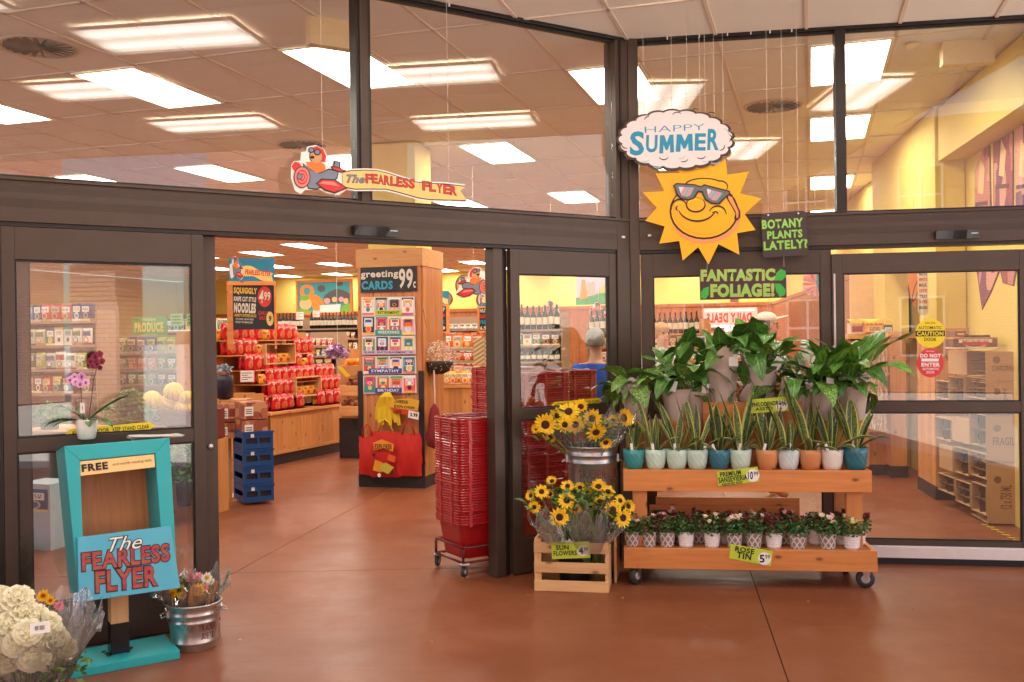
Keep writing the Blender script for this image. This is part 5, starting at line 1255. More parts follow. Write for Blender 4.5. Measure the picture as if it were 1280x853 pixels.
PET = mat('sunflower_petal', (252, 214, 16), .55, 0, .16, 30, .05); PET2 = mat('sunflower_petal_inner', (246, 188, 14), .55, 0, .14, 30, .05); DISC = mat('sunflower_disc', (62, 34, 20), .9, 0, .5, 260, .9); GRN = mat('stem_green', (104, 136, 62), .6, 0, .2, 30, .1); GRD = mat('sepal_green', (92, 122, 48), .6, 0, .25, 40, .1)
def sunflower_mesh(seed, openn=1.0):
    rd = random.Random(seed); m = MB()
    for ring, (n, L_, r0, lift, mi) in enumerate(((17, .046, .024, .0, 0), (15, .040, .022, .006, 1))):
        for i in range(n):
            a_ = 2*PI*i/n+rd.uniform(-.1, .1)+ring*.2; l = L_*rd.uniform(.8, 1.15); w = .0085*rd.uniform(.8, 1.2); e = rd.uniform(-.15, .35)*openn+(1-openn)*.9
            M = Matrix.Rotation(a_, 4, 'Z') @ Matrix.Translation((r0, 0, lift)) @ Matrix.Rotation(-e, 4, 'Y')
            z = rd.uniform(-.004, .006)
            m.add([(0, -w*.5, 0), (0, w*.5, 0), (l*.45, -w, .004), (l*.45, w, .004), (l*.45, 0, .0015), (l, 0, z), (l*.8, -w*.6, .004), (l*.8, w*.6, .004)], [(0, 2, 4, 1), (1, 4, 3), (2, 6, 5, 4), (4, 5, 7, 3)], mi, M)
    m.ball((0, 0, .004), (.026, .026, .010), 16, 8, 2)
    m.lathe([(.004, -.030), (.012, -.016), (.028, -.006), (.030, .001)], 14, mi=3, cap=False)
    for i in range(11):
        a_ = 2*PI*i/11; M = Matrix.Rotation(a_, 4, 'Z') @ Matrix.Translation((.022, 0, -.006)) @ Matrix.Rotation(rd.uniform(-.2, .3), 4, 'Y')
        m.add([(0, -.007, 0), (0, .007, 0), (.032, 0, -.004)], [(0, 2, 1)], 3, M)
    return m.mesh('flower_head', [PET, PET2, DISC, GRD], False)
SFM = [sunflower_mesh(i, 1 if i < 4 else .35) for i in range(6)]
CEL = cello('cellophane')
FLV = strip_leaf(.11, .05, rad(40), rad(-10), lambda t: max(.03, math.sin(PI*t**.7)**.8), 6, .2, 0, .1, m=leafm('sunflower_leaf', (70, 100, 44), (104, 132, 62), rough=.6))
def aim(p, jx=0, jy=0, jz=0):
    d = (Vector((0, 0, H))-Vector(p)).normalized()+Vector((jx, jy, jz)); return d.to_track_quat('Z', 'Y').to_euler()
def bouquet(base, heads, label, y0, wrapr=(.07, .20), wraph=.34, seed=1, cat='bouquet', cone=True, name='sunflower_bunch', group='sunflower bunches'):
    """heads: (u, v, size, jitter) ; each head is a flower of its own on a stem from base"""
    rd = random.Random(seed); t = thing(name, label, cat, base, 0)
    for (u, v, sz, dyy, kind, jx, jz) in heads:
        p = AT(u, v, y0+dyy)-Vector(base); pw = p+Vector(base)
        o = put('flower_head', SFM[kind], t, p, sc=sz/10.0*rd.uniform(.82, 1.15)); o.rotation_euler = aim(pw, jx, 0, jz)
        m = MB(); mid = p*.5+Vector((0, 0, .06)); q0 = Vector((rd.uniform(-.03, .03), rd.uniform(-.03, .03), 0)); m.tube([q0, mid*.7+q0*.3, p*.96+Vector((0, .01, -.03)), p+Vector((0, .012, -.008))], .0045, 6); m.build('stem', GRN, t, True)
        for k_ in range(2):
            an = rd.random()*2*PI; o = put('leaf', FLV, t, p+Vector((rd.uniform(-.03, .03), rd.uniform(0, .06), rd.uniform(-.09, -.02))), rot=(rd.uniform(-.4, .4), rd.uniform(-.4, .3), an), sc=rd.uniform(.7, 1.3))
    return t
def wrapcone(parent, c0, c1, r0, r1, seed, n=40, name='cellophane'):
    rd = random.Random(seed); m = MB(); c0, c1 = Vector(c0), Vector(c1); rows = 9
    ph = [rd.random()*6 for _ in range(6)]; vs = []; fs = []
    for j in range(rows+1):
        f_ = j/rows; c = c0.lerp(c1, f_); r = r0+(r1-r0)*f_**.8
        for i in range(n):
            a_ = 2*PI*i/n; k_ = 1+.09*math.sin(5*a_+ph[0]+f_*2)*f_+.05*math.sin(11*a_+ph[1]-f_*5)+.03*math.sin(19*a_+ph[2]+f_*9)
            z = .05*math.sin(4*a_+ph[3])*f_**2+(.03*math.sin(13*a_+ph[4]) if j == rows else 0)
            vs.append((c.x+r*k_*math.cos(a_), c.y+r*k_*math.sin(a_), c.z+z))
    for j in range(rows):
        for i in range(n): q = (i+1) % n; fs.append((j*n+i, j*n+q, (j+1)*n+q, (j+1)*n+i))
    m.add(vs, fs); return m.build(name, CEL, parent, True)
up = [(682, 531, 13, -.08, 0, -.15, -.1), (711, 515, 10, -.02, 1, -.1, .5), (706, 531, 8.5, -.10, 2, .1, -.1), (719, 531, 8.5, -.08, 3, .2, -.1), (740, 523, 11.5, -.05, 0, .1, -.2), (745, 540, 12, -.14, 2, .2, -.7), (779, 523, 11.5, -.02, 5, .8, .2), (757, 553, 9, -.16, 4, .3, -.6), (689, 545, 8, -.02, 4, -.6, -.5), (758, 532, 6, .05, 2, .1, .1), (726, 509, 8, .05, 4, 0, .5), (697, 520, 8, .08, 4, -.5, .4), (766, 527, 6.5, .05, 3, .5, .2), (788, 530, 7, .05, 4, .8, 0), (671, 536, 7, .03, 5, -.8, 0), (733, 533, 7, .06, 1, 0, .2)]
b1 = bouquet(BKT2P+Vector((0, 0, .14)), up, 'tall sunflowers in clear wrap standing in the large galvanised bucket', 6.42, seed=3)
wrapcone(b1, (-.06, -.02, .20), (-.14, -.06, .47), .06, .18, 5); wrapcone(b1, (.05, -.02, .20), (.15, -.03, .47), .06, .16, 6)
lo = [(668, 634, 6.8, -.06, 0, -.2, -.1), (677, 615, 8, .05, 3, 0, .3), (709.5, 608, 7.8, .05, 1, 0, .5), (708.5, 626, 7.6, -.04, 2, 0, .3), (699.5, 646.5, 10, -.12, 3, 0, -.1), (725, 610, 6.6, .08, 5, .1, .5), (748, 609, 8.8, .05, 4, .1, .7), (734, 616, 6.5, .08, 4, .2, .4), (766, 637, 8.6, -.06, 0, .2, .1), (778.5, 647.5, 9, -.08, 2, .5, -.1), (775, 626, 6, .03, 1, .6, .3), (749.5, 627, 7, .03, 4, .1, .9), (688, 618, 6, .1, 5, -.4, .2), (785, 633, 7, .04, 5, .8, .2), (664, 620, 6, .08, 5, -.7, .3), (690, 602, 6.5, .12, 5, -.2, .8), (760, 615, 7, .12, 3, .3, .5), (719, 637, 6, .04, 1, 0, .6), (738, 634, 5.5, .05, 4, 0, .8)]
base_ = bb.location+Vector((0, 0, .03))
b2_ = bouquet(base_, lo, 'bunches of sunflowers in clear wrap standing in the slatted crate', 6.12, seed=8)
m = foliage(420, .18, 5, (0, 0, .0), .022, 0, .5); fo = m.build('foliage', [mat('sunflower_leaf_green', (96, 122, 56), .6, 0, .3, 20, 0), GRD], b2_, loc=AT(722, 622, 6.22)-Vector(base_), kind='stuff')
m = foliage(300, .16, 6, (0, 0, .0), .022, 0, .5); m.build('foliage', [mat('sunflower_leaf_green', (96, 122, 56), .6, 0, .3, 20, 0), GRD], b1, loc=AT(733, 535, 6.52)-(BKT2P+Vector((0, 0, .14))), kind='stuff')
ip = lambda u, v, y: tuple(AT(u, v, y)-Vector(base_))
wrapcone(b2_, ip(738, 690, 6.10), ip(732, 640, 6.06), .07, .15, 11); wrapcone(b2_, ip(695, 680, 6.10), ip(683, 648, 6.06), .05, .12, 12); wrapcone(b2_, ip(755, 680, 6.12), ip(764, 650, 6.12), .04, .10, 13)
for i in range(26):
    u = random.uniform(700, 766); m = MB(); m.tube([ip(u*.25+745*.75, 708, 6.14), ip(u, 660, 6.08+random.uniform(0, .1)), ip(u+random.uniform(-8, 8), 640, 6.12)], .0032, 5); m.build('stem', GRN, b2_, True)

# mixed bunches in the left bucket
def mumm(cols, name, n=46, r=.028, seed=0):
    rd = random.Random(seed); m = MB()
    for i in range(n):
        a_ = i*2.4; f_ = i/n; e = .2+1.2*(1-f_); l = r*(.55+.45*f_)*rd.uniform(.85, 1.1)
        M = Matrix.Rotation(a_, 4, 'Z') @ Matrix.Translation((.004*f_, 0, 0)) @ Matrix.Rotation(-e, 4, 'Y')
        m.add([(0, -.0015, 0), (0, .0015, 0), (l*.7, .0032, 0), (l, 0, .002), (l*.7, -.0032, 0)], [(0, 4, 3, 2, 1)], 0 if f_ > .45 else 1, M)
    m.ball((0, 0, -.004), (.008, .008, .008), 8, 5, 1)
    return m.mesh('bloom', [mat(name+'_outer', cols[0], .6, 0, .1, 40, 0), mat(name+'_inner', cols[1], .6, 0, .1, 40, 0)])
MUM = [mumm(((245, 205, 20), (232, 150, 20)), 'yellow_mum', 60, .034, 1), mumm(((150, 40, 30), (200, 90, 30)), 'red_mum', 60, .028, 2), mumm(((232, 150, 160), (240, 190, 190)), 'pink_mum', 60, .03, 3), mumm(((244, 240, 228), (240, 220, 150)), 'white_mum', 60, .032, 4), mumm(((120, 60, 110), (150, 90, 140)), 'purple_mum', 60, .02, 5)]
KRF = mat('kraft_paper', (188, 138, 98), .8, 0, .08, 14, .3)
def mixed(base, items, label, y0, seed, cones, name='mixed_bunch', leafy=None):
    rd = random.Random(seed); t = thing(name, label, 'bouquet', base)
    for (u, v, sz, dyy, kd) in items:
        pw = AT(u, v, y0+dyy); p = pw-Vector(base); o = put('bloom', MUM[kd], t, p, sc=sz); o.rotation_euler = aim(pw, rd.uniform(-.5, .5), 0, rd.uniform(.0, .9))
        m = MB(); m.tube([(0, 0, 0), p*.6, p-Vector((0, 0, .005))], .003, 5); m.build('stem', GRN, t, True)
    if leafy:
        for (u, v, r_, n_) in leafy: foliage(n_, r_, seed+int(u), (0, 0, 0), .016, 0, .8).build('foliage', [GRD, GRN], t, loc=AT(u, v, y0+.05)-Vector(base), kind='stuff')
    for (m_, u0, v0, u1, v1, r0, r1, dy) in cones:
        o = wrapcone(t, AT(u0, v0, y0+dy)-Vector(base), AT(u1, v1, y0+dy)-Vector(base), r0, r1, seed+int(u1), 36, 'paper_wrap' if m_ else 'cellophane')
        if m_: o.data.materials[0] = KRF
    return t
b_ = BR1+Vector((0, 0, .03))
mixed(b_, [(216, 743, 1.0, -.03, 0), (224, 738, 1.0, 0, 0), (212, 738, .7, .0, 1), (219, 733, .8, .02, 1), (248, 738, 1.15, -.04, 0), (241, 729, .9, 0, 1), (238, 722, .9, .03, 2), (246, 731, .9, 0, 1), (247, 722, 1.0, .02, 2), (258, 723, 1.1, .02, 3), (264, 728, .8, .04, 3), (228, 722, .8, .06, 4), (233, 730, .7, .03, 4), (228, 746, .8, -.05, 0), (256, 735, .8, -.02, 2)],
      'mixed red, yellow and pink flowers in kraft paper in the small galvanised bucket', 5.06, 4, [(1, 228, 765, 222, 742, .03, .075, .0), (1, 246, 765, 250, 738, .04, .09, .02), (0, 228, 760, 220, 732, .05, .12, 0), (0, 250, 760, 258, 724, .05, .13, .03)], leafy=[(232, 735, .09, 120)])

# white bunch in the near left corner, in its own bucket below the frame
WP = Vector((-2.13, 4.14, 0))
t = thing('black_bucket', 'black flower bucket under the white bouquet at the lower left', 'bucket', WP)
MB().lathe([(.10, 0), (.105, .005), (.125, .17), (.13, .19), (.12, .19), (.10, .02)], 28).build('body', mat('black_plastic', (28, 28, 30), .35), t, True)
MB().lathe([(.132, .16), (.136, .165), (.136, .19), (.132, .195)], 28, cap=False).build('rim', mat('black_plastic', (28, 28, 30), .35), t, True)
def carn(seed):
    rd = random.Random(seed); m = MB()
    for lay in range(5):
        r = .052-.009*lay; n = 9-lay
        for i in range(n):
            a_ = 2*PI*i/n+lay*.6+rd.uniform(-.15, .15); e = -.1+.32*lay; vs = []
            M = Matrix.Rotation(a_, 4, 'Z') @ Matrix.Translation((0, 0, .004*lay)) @ Matrix.Rotation(-e, 4, 'Y')
            for q in range(5):
                f_ = (q-2)/2; w = r*.62; vs += [(r*.35, f_*w*.35, 0), (r*.8, f_*w*.8, .004*math.sin(q*2.2)), (r*(1.05-.12*f_*f_)+rd.uniform(-.003, .003), f_*w, .007*math.sin(q*2.9+lay)+.003)]
            fs = []
            for q in range(4):
                for k_ in range(2): b0 = q*3+k_; fs.append((b0, b0+1, b0+4, b0+3))
            m.add(vs, fs, 0, M)
    m.ball((0, 0, .012), (.022, .022, .02), 10, 6, 0, lambda a, t_: 1+.15*math.sin(5*a+7*t_))
    return m.mesh('bloom', mat('cream_petals', (250, 244, 212), .55, 0, .03, 20, .05), True)
CARN = [carn(i) for i in range(4)]
wb = thing('white_bouquet', 'cream white flowers in clear crinkled wrap with a barcode sticker, lower left corner', 'bouquet', WP+Vector((0, 0, .03)))
rd = random.Random(5)
pts_ = [(8, 755), (30, 765), (12, 780), (35, 790), (60, 782), (48, 802), (20, 805), (70, 800), (82, 812), (60, 820), (5, 800), (-12, 770), (-18, 795), (40, 820), (10, 825), (25, 842), (-10, 830), (5, 850), (22, 748), (-5, 748), (45, 770), (75, 818), (-30, 820), (-25, 760)]
for i, (u, v) in enumerate(pts_):
    yy = 4.02+.0022*(math.hypot(u-25, (v-800)*1.2))+rd.uniform(-.02, .02); pw = AT(u, v, yy); o = put('bloom', CARN[i % 4], wb, pw-wb.location, sc=1.0+rd.uniform(-.1, .25)); o.rotation_euler = aim(pw, (u-25)/90, 0, (800-v)/80+.2)
    m = MB(); p = pw-wb.location; m.tube([(0, 0, 0), p*.6, p], .004, 5); m.build('stem', GRN, wb, True)
ap = lambda u, v, y: tuple(AT(u, v, y)-wb.location)
wrapcone(wb, ap(30, 905, 4.14), ap(34, 768, 4.17), .09, .27, 21, 60); wrapcone(wb, ap(60, 860, 4.16), ap(92, 770, 4.18), .05, .12, 22, 40)
foliage(160, .13, 31, (0, 0, 0), .02, 0, .7).build('foliage', [GRD, GRN], wb, loc=ap(70, 835, 4.15), kind='stuff')
for (u, v, kd, s_) in ((54, 745, 0, .9), (52, 757, 2, .8), (74, 757, 2, .8), (63, 751, 0, .7), (66, 768, 2, .6)):
    pw = AT(u, v, 4.2); o = put('small_bloom', MUM[kd], wb, pw-wb.location, sc=s_); o.rotation_euler = aim(pw)
m = MB(); m.box((0, 0, 0), (.075, .045, .0008)); st = m.build('barcode_sticker', TAGW, wb, loc=ap(50, 785, 3.93)); st.rotation_euler = aim(AT(50, 785, 3.93))
m = MB()
for i in range(12): 
    w = random.choice((.0008, .0016)); m.box((-.018+i*.0032, 0, .001), (w, .018, .0004))
m.build('bars', INK, st)

# orchid in a white pot on the turquoise box
_tz = K.p0.z+K.z.z*TL[1]; op = G(108.5, 549, _tz); orc = thing('orchid', 'orchid with dark magenta and lilac sprays in a cream pot on the turquoise box', 'potted plant', op)
MB().lathe([(.036, 0), (.044, .006), (.052, .05), (.055, .105), (.051, .105), (.047, .085)], 26).build('pot', POTC['white'], orc, True)
put('soil', SOILM, orc, (0, 0, -.012), sc=.82)
ROL = [strip_leaf(.22, .04, rad(60), rad(-20), strap, 10, .3, .1, m=OL), strip_leaf(.24, .042, rad(45), rad(20), strap, 10, .35, -.1, m=OL), strip_leaf(.20, .05, rad(25), rad(-35), strap, 10, .3, .1, m=OL), strip_leaf(.28, .016, rad(50), rad(-15), strap, 10, .3, 0, m=OL)]
for an, k_, s_ in ((10, 1, 1.15), (-25, 2, 1), (170, 0, 1.1), (200, 2, 1.1), (150, 3, 1), (185, 3, 1.1), (30, 0, .8), (215, 2, .9), (-60, 2, .7), (165, 3, .9)): put('leaf', ROL[k_], orc, (0, 0, .085), rot=(0, 0, rad(an)), sc=s_)
def orchidm(c, c2, seed):
    m = MB()
    for i in range(5):
        a_ = 2*PI*i/5+PI/2; l, w = (.026, .012) if i % 2 else (.024, .018)
        M = Matrix.Rotation(a_, 4, 'Z') @ Matrix.Rotation(-.2, 4, 'Y'); m.add([(0, 0, 0), (l*.5, -w, .003), (l, -w*.4, .001), (l, w*.4, .001), (l*.5, w, .003)], [(0, 1, 2, 3, 4)], 0, M)
    m.ball((0, -.004, .006), (.006, .009, .007), 8, 6, 1)
    return m.mesh('bloom', [mat('orchid_%d' % seed, c, .5, 0, .15, 60, 0), mat('orchid_lip_%d' % seed, c2, .5, 0, .1, 30, 0)])
OM = [orchidm((132, 20, 58), (80, 10, 40), 1), orchidm((222, 168, 208), (140, 50, 110), 2)]
def spray(pts, blooms, kd):
    m = MB(); P_ = [AT(*p)-op for p in pts]; m.tube(P_, .0022, 6); m.build('stem', mat('orchid_stem', (78, 54, 40), .6), orc, True)
    for (u, v, y, s_) in blooms: o = put('bloom', OM[kd], orc, AT(u, v, y)-op, sc=s_); o.rotation_euler = aim(AT(u, v, y), random.uniform(-.5, .5), 0, random.uniform(-.5, .4))
yo = op.y
spray([(110, 530, yo), (114, 500, yo), (117, 475, yo), (121, 460, yo), (113, 452, yo)], [(113, 452, yo-.02, .85), (119, 446, yo-.03, .9), (124, 443, yo-.01, .85), (121, 455, yo-.02, .9), (127, 452, yo-.03, .8), (116, 457, yo-.02, .8), (125, 460, yo-.01, .6)], 0)
spray([(106, 530, yo), (102, 510, yo-.02), (101, 485, yo-.03), (95, 475, yo-.03)], [(88, 475, yo-.04, .9), (95, 478, yo-.05, 1.0), (102, 470, yo-.04, .95), (100, 480, yo-.05, .9), (107, 478, yo-.04, .85), (93, 471, yo-.02, .8)], 1)
m = MB(); m.b2(-.012, .012, -.001, .001, -.02, .035); o = m.build('care_card', TAGW, orc, loc=AT(103, 512, yo-.06)-op); 
m = MB(); m.tube([AT(103, 508, yo-.062)-op, AT(104, 525, yo-.055)-op], .0015, 5); m.build('card_stick', INK, orc)

# ---------------- red hand baskets
RBK = mat('red_basket_plastic', (156, 8, 16), .38, 0, .08, 20, .02, .2)
def basket_mesh():
    m = MB(); Lx, Ly, hh = .46, .31, .25; n = 28
    def ring(sx, sy, z, r=.06):
        o = []
        for cx, cy, a0_ in ((sx-r, sy-r, 0), (-(sx-r), sy-r, 90), (-(sx-r), -(sy-r), 180), (sx-r, -(sy-r), 270)):
            for q in range(5): a_ = rad(a0_+90*q/4); o.append((cx+r*math.cos(a_), cy+r*math.sin(a_), z))
        return o
    prof = [(.39/2, .30/2, 0), (.40/2, .31/2, .006), (.455/2, .375/2, hh-.02), (.49/2, .41/2, hh-.018), (.495/2, .415/2, hh-.006), (.49/2, .41/2, hh), (.465/2, .385/2, hh), (.455/2, .375/2, hh-.02), (.39/2, .30/2, .012)]
    vs = []; fs = []
    for (sx, sy, z) in prof: vs += ring(sx, sy, z, .055)
    k_ = 20
    for j in range(len(prof)-1):
        for i in range(k_): q = (i+1) % k_; fs.append((j*k_+i, j*k_+q, (j+1)*k_+q, (j+1)*k_+i))
    fs.append(tuple(range(k_-1, -1, -1))); fs.append(tuple((len(prof)-1)*k_+i for i in range(k_)))
    m.add(vs, fs); return m.mesh('tub', RBK, False)
BKM = basket_mesh()
HM = MB(); 
for s_ in (-1, 1): HM.tube([(s_*.20, 0, .245), (s_*.19, s_*.08, .253), (s_*.15, s_*.20, .256), (0, s_*.195, .256), (-s_*.15, s_*.20, .256), (-s_*.19, s_*.08, .253)], .0035, 5)
HMM = HM.mesh('handle', mat('handle_wire', (150, 130, 130), .3, .9, 0, 8, 0))
LUG = MB()
for x in (-.17, 0.0, .17):
    for s_ in (-1, 1): LUG.b2(x-.012, x+.012, s_*.204, s_*.213, .226, .244)
for y in (-.08, .08):
    for s_ in (-1, 1): LUG.b2(s_*.245, s_*.252, y-.01, y+.01, .226, .244)
LUGM = LUG.mesh('lug', mat('basket_lug', (184, 58, 60), .3, 0, .05, 20, 0))
def stack(p, ang, n, z0, label, group, pitch=.0188, seed=0, cols=None):
    rd = random.Random(seed)
    first = thing('shopping_basket', label, 'basket', Vector((p[0], p[1], z0)), ang, group)
    put('tub', BKM, first); put('handle', HMM, first); put('lug', LUGM, first)
    for i in range(1, n):
        o = dup(first, Vector((p[0]+rd.uniform(-.004, .004), p[1]+rd.uniform(-.004, .004), z0+i*pitch)), ang+rd.uniform(-.012, .012))
        if i == n-1: o['label'] = 'topmost '+label.replace('tallest stack', 'tallest pile')
        elif i >= n-6: o['label'] = 'upper '+label
        elif i > 0 and i < 8: o['label'] = 'lower '+label
    first['label'] = 'lowest '+label
    return first
nIn = Vector((-math.sin(AL), math.cos(AL), 0)); dL = Vector((math.cos(AL), math.sin(AL), 0))
s0 = G(586, 719)+dL*.155+nIn*.14; s0.z = 0
tr_ = thing('basket_trolley', 'low red tube trolley on casters under the nearest basket stack', 'trolley', s0, AL)
m = MB(); RT = mat('dark_red_tube', (90, 20, 24), .35, .2)
for s_ in (-1, 1):
    m.tube([(-.23, s_*.20, .10), (-.23, s_*.20, .19), (-.215, s_*.20, .205), (.215, s_*.20, .205), (.23, s_*.20, .19), (.23, s_*.20, .10)], .010, 8)
    m.tube([(-.23, s_*.20, .102), (.23, s_*.20, .102)], .009, 8)
for s_ in (-1, 1): m.tube([(s_*.23, -.20, .102), (s_*.23, .20, .102)], .009, 8); m.tube([(s_*.23, -.20, .205), (s_*.23, .20, .205)], .008, 8)
m.build('frame', RT, tr_, True)
GW = MB().lathe([(.015, -.011), (.034, -.011), (.037, -.006), (.037, .006), (.034, .011), (.015, .011)], 20, M=Matrix.Rotation(PI/2, 4, 'X')).mesh('wheel', mat('caster_rubber', (52, 50, 54), .5), True)
for x, y in ((-.22, -.195), (-.22, .195), (.22, -.195), (.22, .195)):
    o = put('caster', FKM, tr_, (x, y, .042), random.random()*3, sc=1.0); put('wheel', GW, o); put('hub', HUBM, o)
    m = MB(); m.b2(-.035, .028, -.012, .012, .045, .058); m.build('brake_pedal', WHITE, tr_, loc=(x, y, .04), rz=2.6)
stack(s0, AL, 40, .115, 'red basket in the tall stack on the trolley by the door post', 'red baskets stacked on the trolley', .0182, 1)
def floor_under(u, v, y): p = AT(u, v, y); return Vector((p.x, p.y, 0))
stack(floor_under(633, 500, 8.15), AL, 60, .05, 'red basket in the tallest stack under the striped cartons', 'red baskets stacked behind the trolley', .0182, 2)
stack(floor_under(664, 500, 7.40), AL, 58, .05, 'red basket in the stack behind the glass, nearest the door post', 'red baskets stacked behind the glass', .0185, 3)
stack(floor_under(700, 500, 7.85), AL, 58, .05, 'red basket in the stack behind the glass, beside the shopper in blue', 'red baskets stacked behind the glass by the shopper', .0185, 4)
for i, (a_, b_) in enumerate(((592, 606), (606, 620))):
    pa, pb = AT(a_, 456, 8.05), AT(b_, 456, 8.05); w = (pb-pa).length
    o = MB().b2(0, w-.002, 0, .2, 0, (456-422)/FPX*8.05).build('striped_carton', None or mat('tmp', (200, 200, 200)), None, loc=Vector((pa.x, pa.y, pa.z)), rz=0)
    k = NT('yellow_stripe_carton_%d' % i); tc = k.n('ShaderNodeTexCoord'); sp = k.n('ShaderNodeSeparateXYZ'); k.l(tc.outputs['Object'], sp.inputs[0])
    fr_ = k.math('FRACT', k.math('MULTIPLY', k.math('ADD', k.math('MULTIPLY', sp.outputs[0], 1.0), k.math('MULTIPLY', sp.outputs[2], -1.6)), 17))
    k.col(k.mix(k.math('GREATER_THAN', fr_, .5), (206, 160, 40), (240, 220, 190))); o.data.materials[0] = k.m
    tag(o, ['yellow and cream striped carton on top of the tallest basket stack, left one', 'yellow and cream striped carton on top of the tallest basket stack, right one'][i], 'carton', 'striped cartons')

# fallen petals and leaf bits on the concrete
PTM = MB(); PTM.add([(-.012, 0, .001), (0, -.006, .003), (.013, 0, .001), (0, .006, .004)], [(0, 1, 2, 3)])
PTM2 = [PTM.mesh('fallen_petal', mat('dry_leaf_bit', (196, 176, 140), .8)), PTM.mesh('fallen_petal', PET), PTM.mesh('fallen_petal', mat('dry_brown_bit', (96, 60, 40), .8))]
for i, (u, v) in enumerate(((845, 727), (982, 732), (1024, 731), (1010, 752), (660, 744), (668, 752), (745, 757), (778, 748), (762, 751), (830, 741), (904, 724), (1046, 738), (392, 745), (540, 802), (1140, 762), (300, 800), (880, 783), (735, 747))):
    o = put('fallen_petal', PTM2[i % 3], None, G(u, v, .001), rz=i*1.7, sc=.6+.12*(i % 4)); tag(o, 'tiny dry petal or leaf bit lying on the concrete near the plants', 'petal', 'fallen petals on the floor')
# ================================================================== INSIDE THE STORE
class Face:
    """front face of something inside: its picture box at distance Y, facing along ang"""
    def __init__(s, u0, v0, u1, v1, Y, ang):
        p = AT(u0, (v0+v1)/2, Y); s.pl = Pl((p.x, p.y, 0), ang); s.ang = ang
        s.w = s.pl.at(u1, (v0+v1)/2)[0]; um = (u0+u1)/2
        s.z1 = s.pl.at(um, v0)[1]; s.z0 = s.pl.at(um, v1)[1]; s.h = s.z1-s.z0
        s.o = s.pl.w(0, 0, s.z0)
    def thing(s, name, label, cat, group=None, floor=False):
        o = s.o.copy()
        if floor: o.z = 0
        return thing(name, label, cat, o, s.ang, group)
BGR = rad(-17.3)
PALW = wood('display_pine', (212, 152, 92), (190, 124, 66), 'z', .5, True); PALX = wood('display_pine_rail', (216, 160, 100), (196, 132, 74), 'x', .5, True)
DARKB = mat('dark_kick', (40, 32, 34), .5)
def bagm(name, col, logo, bowl):
    k = NT(name); uv = k.n('ShaderNodeTexCoord'); sp = k.n('ShaderNodeSeparateXYZ'); k.l(uv.outputs['Generated'], sp.inputs[0]); oi = k.n('ShaderNodeObjectInfo')
    nz = k.noise(k.coords('Object', (1, 1, 1)), 34, 3, .6); x, z = sp.outputs[0], sp.outputs[2]
    base = k.mix(nz, col, tuple(min(255, c*1.25+12) for c in col))
    inz = k.math('MULTIPLY', k.math('GREATER_THAN', z, .62), k.math('LESS_THAN', z, .84)); scr = k.math('MULTIPLY', inz, k.math('GREATER_THAN', nz, .52))
    base = k.mix(scr, base, logo)
    dx = k.math('SUBTRACT', x, .5); dz = k.math('MULTIPLY', k.math('SUBTRACT', z, .33), 1.3); d = k.math('SQRT', k.math('ADD', k.math('MULTIPLY', dx, dx), k.math('MULTIPLY', dz, dz)))
    base = k.mix(k.math('LESS_THAN', d, .30), base, (216, 150, 130)); base = k.mix(k.math('LESS_THAN', d, .25), base, bowl)
    k.col(base); k.set(Roughness=.28); k.bump(k.noise(k.coords('Object'), 22, 3), .35, .01); return k.m
def bag_mesh(w, h, d, m, name='noodle_bag'):
    mb = MB(); nx, nz = 6, 7; vs = []
    for side in (-1, 1):
        for j in range(nz+1):
            for i in range(nx+1):
                fx, fz = i/nx*2-1, j/nz*2-1; t_ = max(0, (1-fx**4))*max(0, (1-abs(fz)**5)); vs.append((fx*w/2*(1-.05*(1-abs(fz))), side*d/2*t_**.7, (fz+1)/2*h))
    fs = []; o = (nx+1)*(nz+1)
    for j in range(nz):
        for i in range(nx):
            a_ = j*(nx+1)+i; fs.append((a_, a_+1, a_+nx+2, a_+nx+1)); fs.append((o+a_+1, o+a_, o+a_+nx+1, o+a_+nx+2))
    mb.add(vs, fs); return mb.mesh(name, m, True)
RB = bagm('noodle_bag_red', (176, 14, 20), (236, 190, 176), (206, 100, 50)); YB = bagm('noodle_bag_gold', (214, 140, 30), (120, 40, 20), (180, 60, 30))
RBAG = bag_mesh(.165, .215, .09, RB); YBAG = bag_mesh(.15, .13, .09, YB)
# --- greeting card column
CF = Pl((-1.70, 10.60, 0), rad(-14.5)); CW_ = .74
col_ = thing('card_column', 'square store column clad in wood planks, painted yellow above the greeting cards', 'column', CF.p0, CF.ang)
MB().b2(.10, .66, .08, .60, 2.61, CZ).build('upper_shaft', YELLOW, col_)
n = 8; pm = MB().b2(.0015, CW_/n-.0015, 0, .02, .125, 2.42).mesh('plank', wood('column_plank', (206, 140, 88), (180, 108, 60), 'z', .45, True))
for i in range(n): put('plank', pm, col_, (i*CW_/n, 0, 0))
MB().b2(0.001, CW_-.001, .021, .68, .12, 2.60).build('core', PALW, col_)
n = 7; pm = MB().b2(0, .02, .0015, .66/n-.0015, .125, 2.42).mesh('plank', wood('column_plank', (206, 140, 88), (180, 108, 60), 'z', .45, True))
for i in range(n): put('plank', pm, col_, (CW_-.0005, .02+i*.66/n, 0))
MB().b2(-.012, CW_+.025, -.012, .70, 2.42, 2.62).build('cap_board', PALX, col_, bevel=.003)
for x in (-.012, CW_-.04): MB().b2(x, x+.06, -.008, -.0005, .12, 1.28).build('corner_guard', DARKB, col_)
MB().b2(-.014, CW_+.026, -.014, .7, 0, .12).build('kick_plate', DARKB, col_)
bd = Board(CF, .016, (485, 348), 'greeting_sign', 'black chalkboard style sign lettered greeting CARDS 99 cents on the column', 'sign')
bd.poly([(450.5, 335), (520.5, 333), (521, 364), (451, 366)], mat('chalk_black', (34, 34, 42), .5), 'board', th=.006)
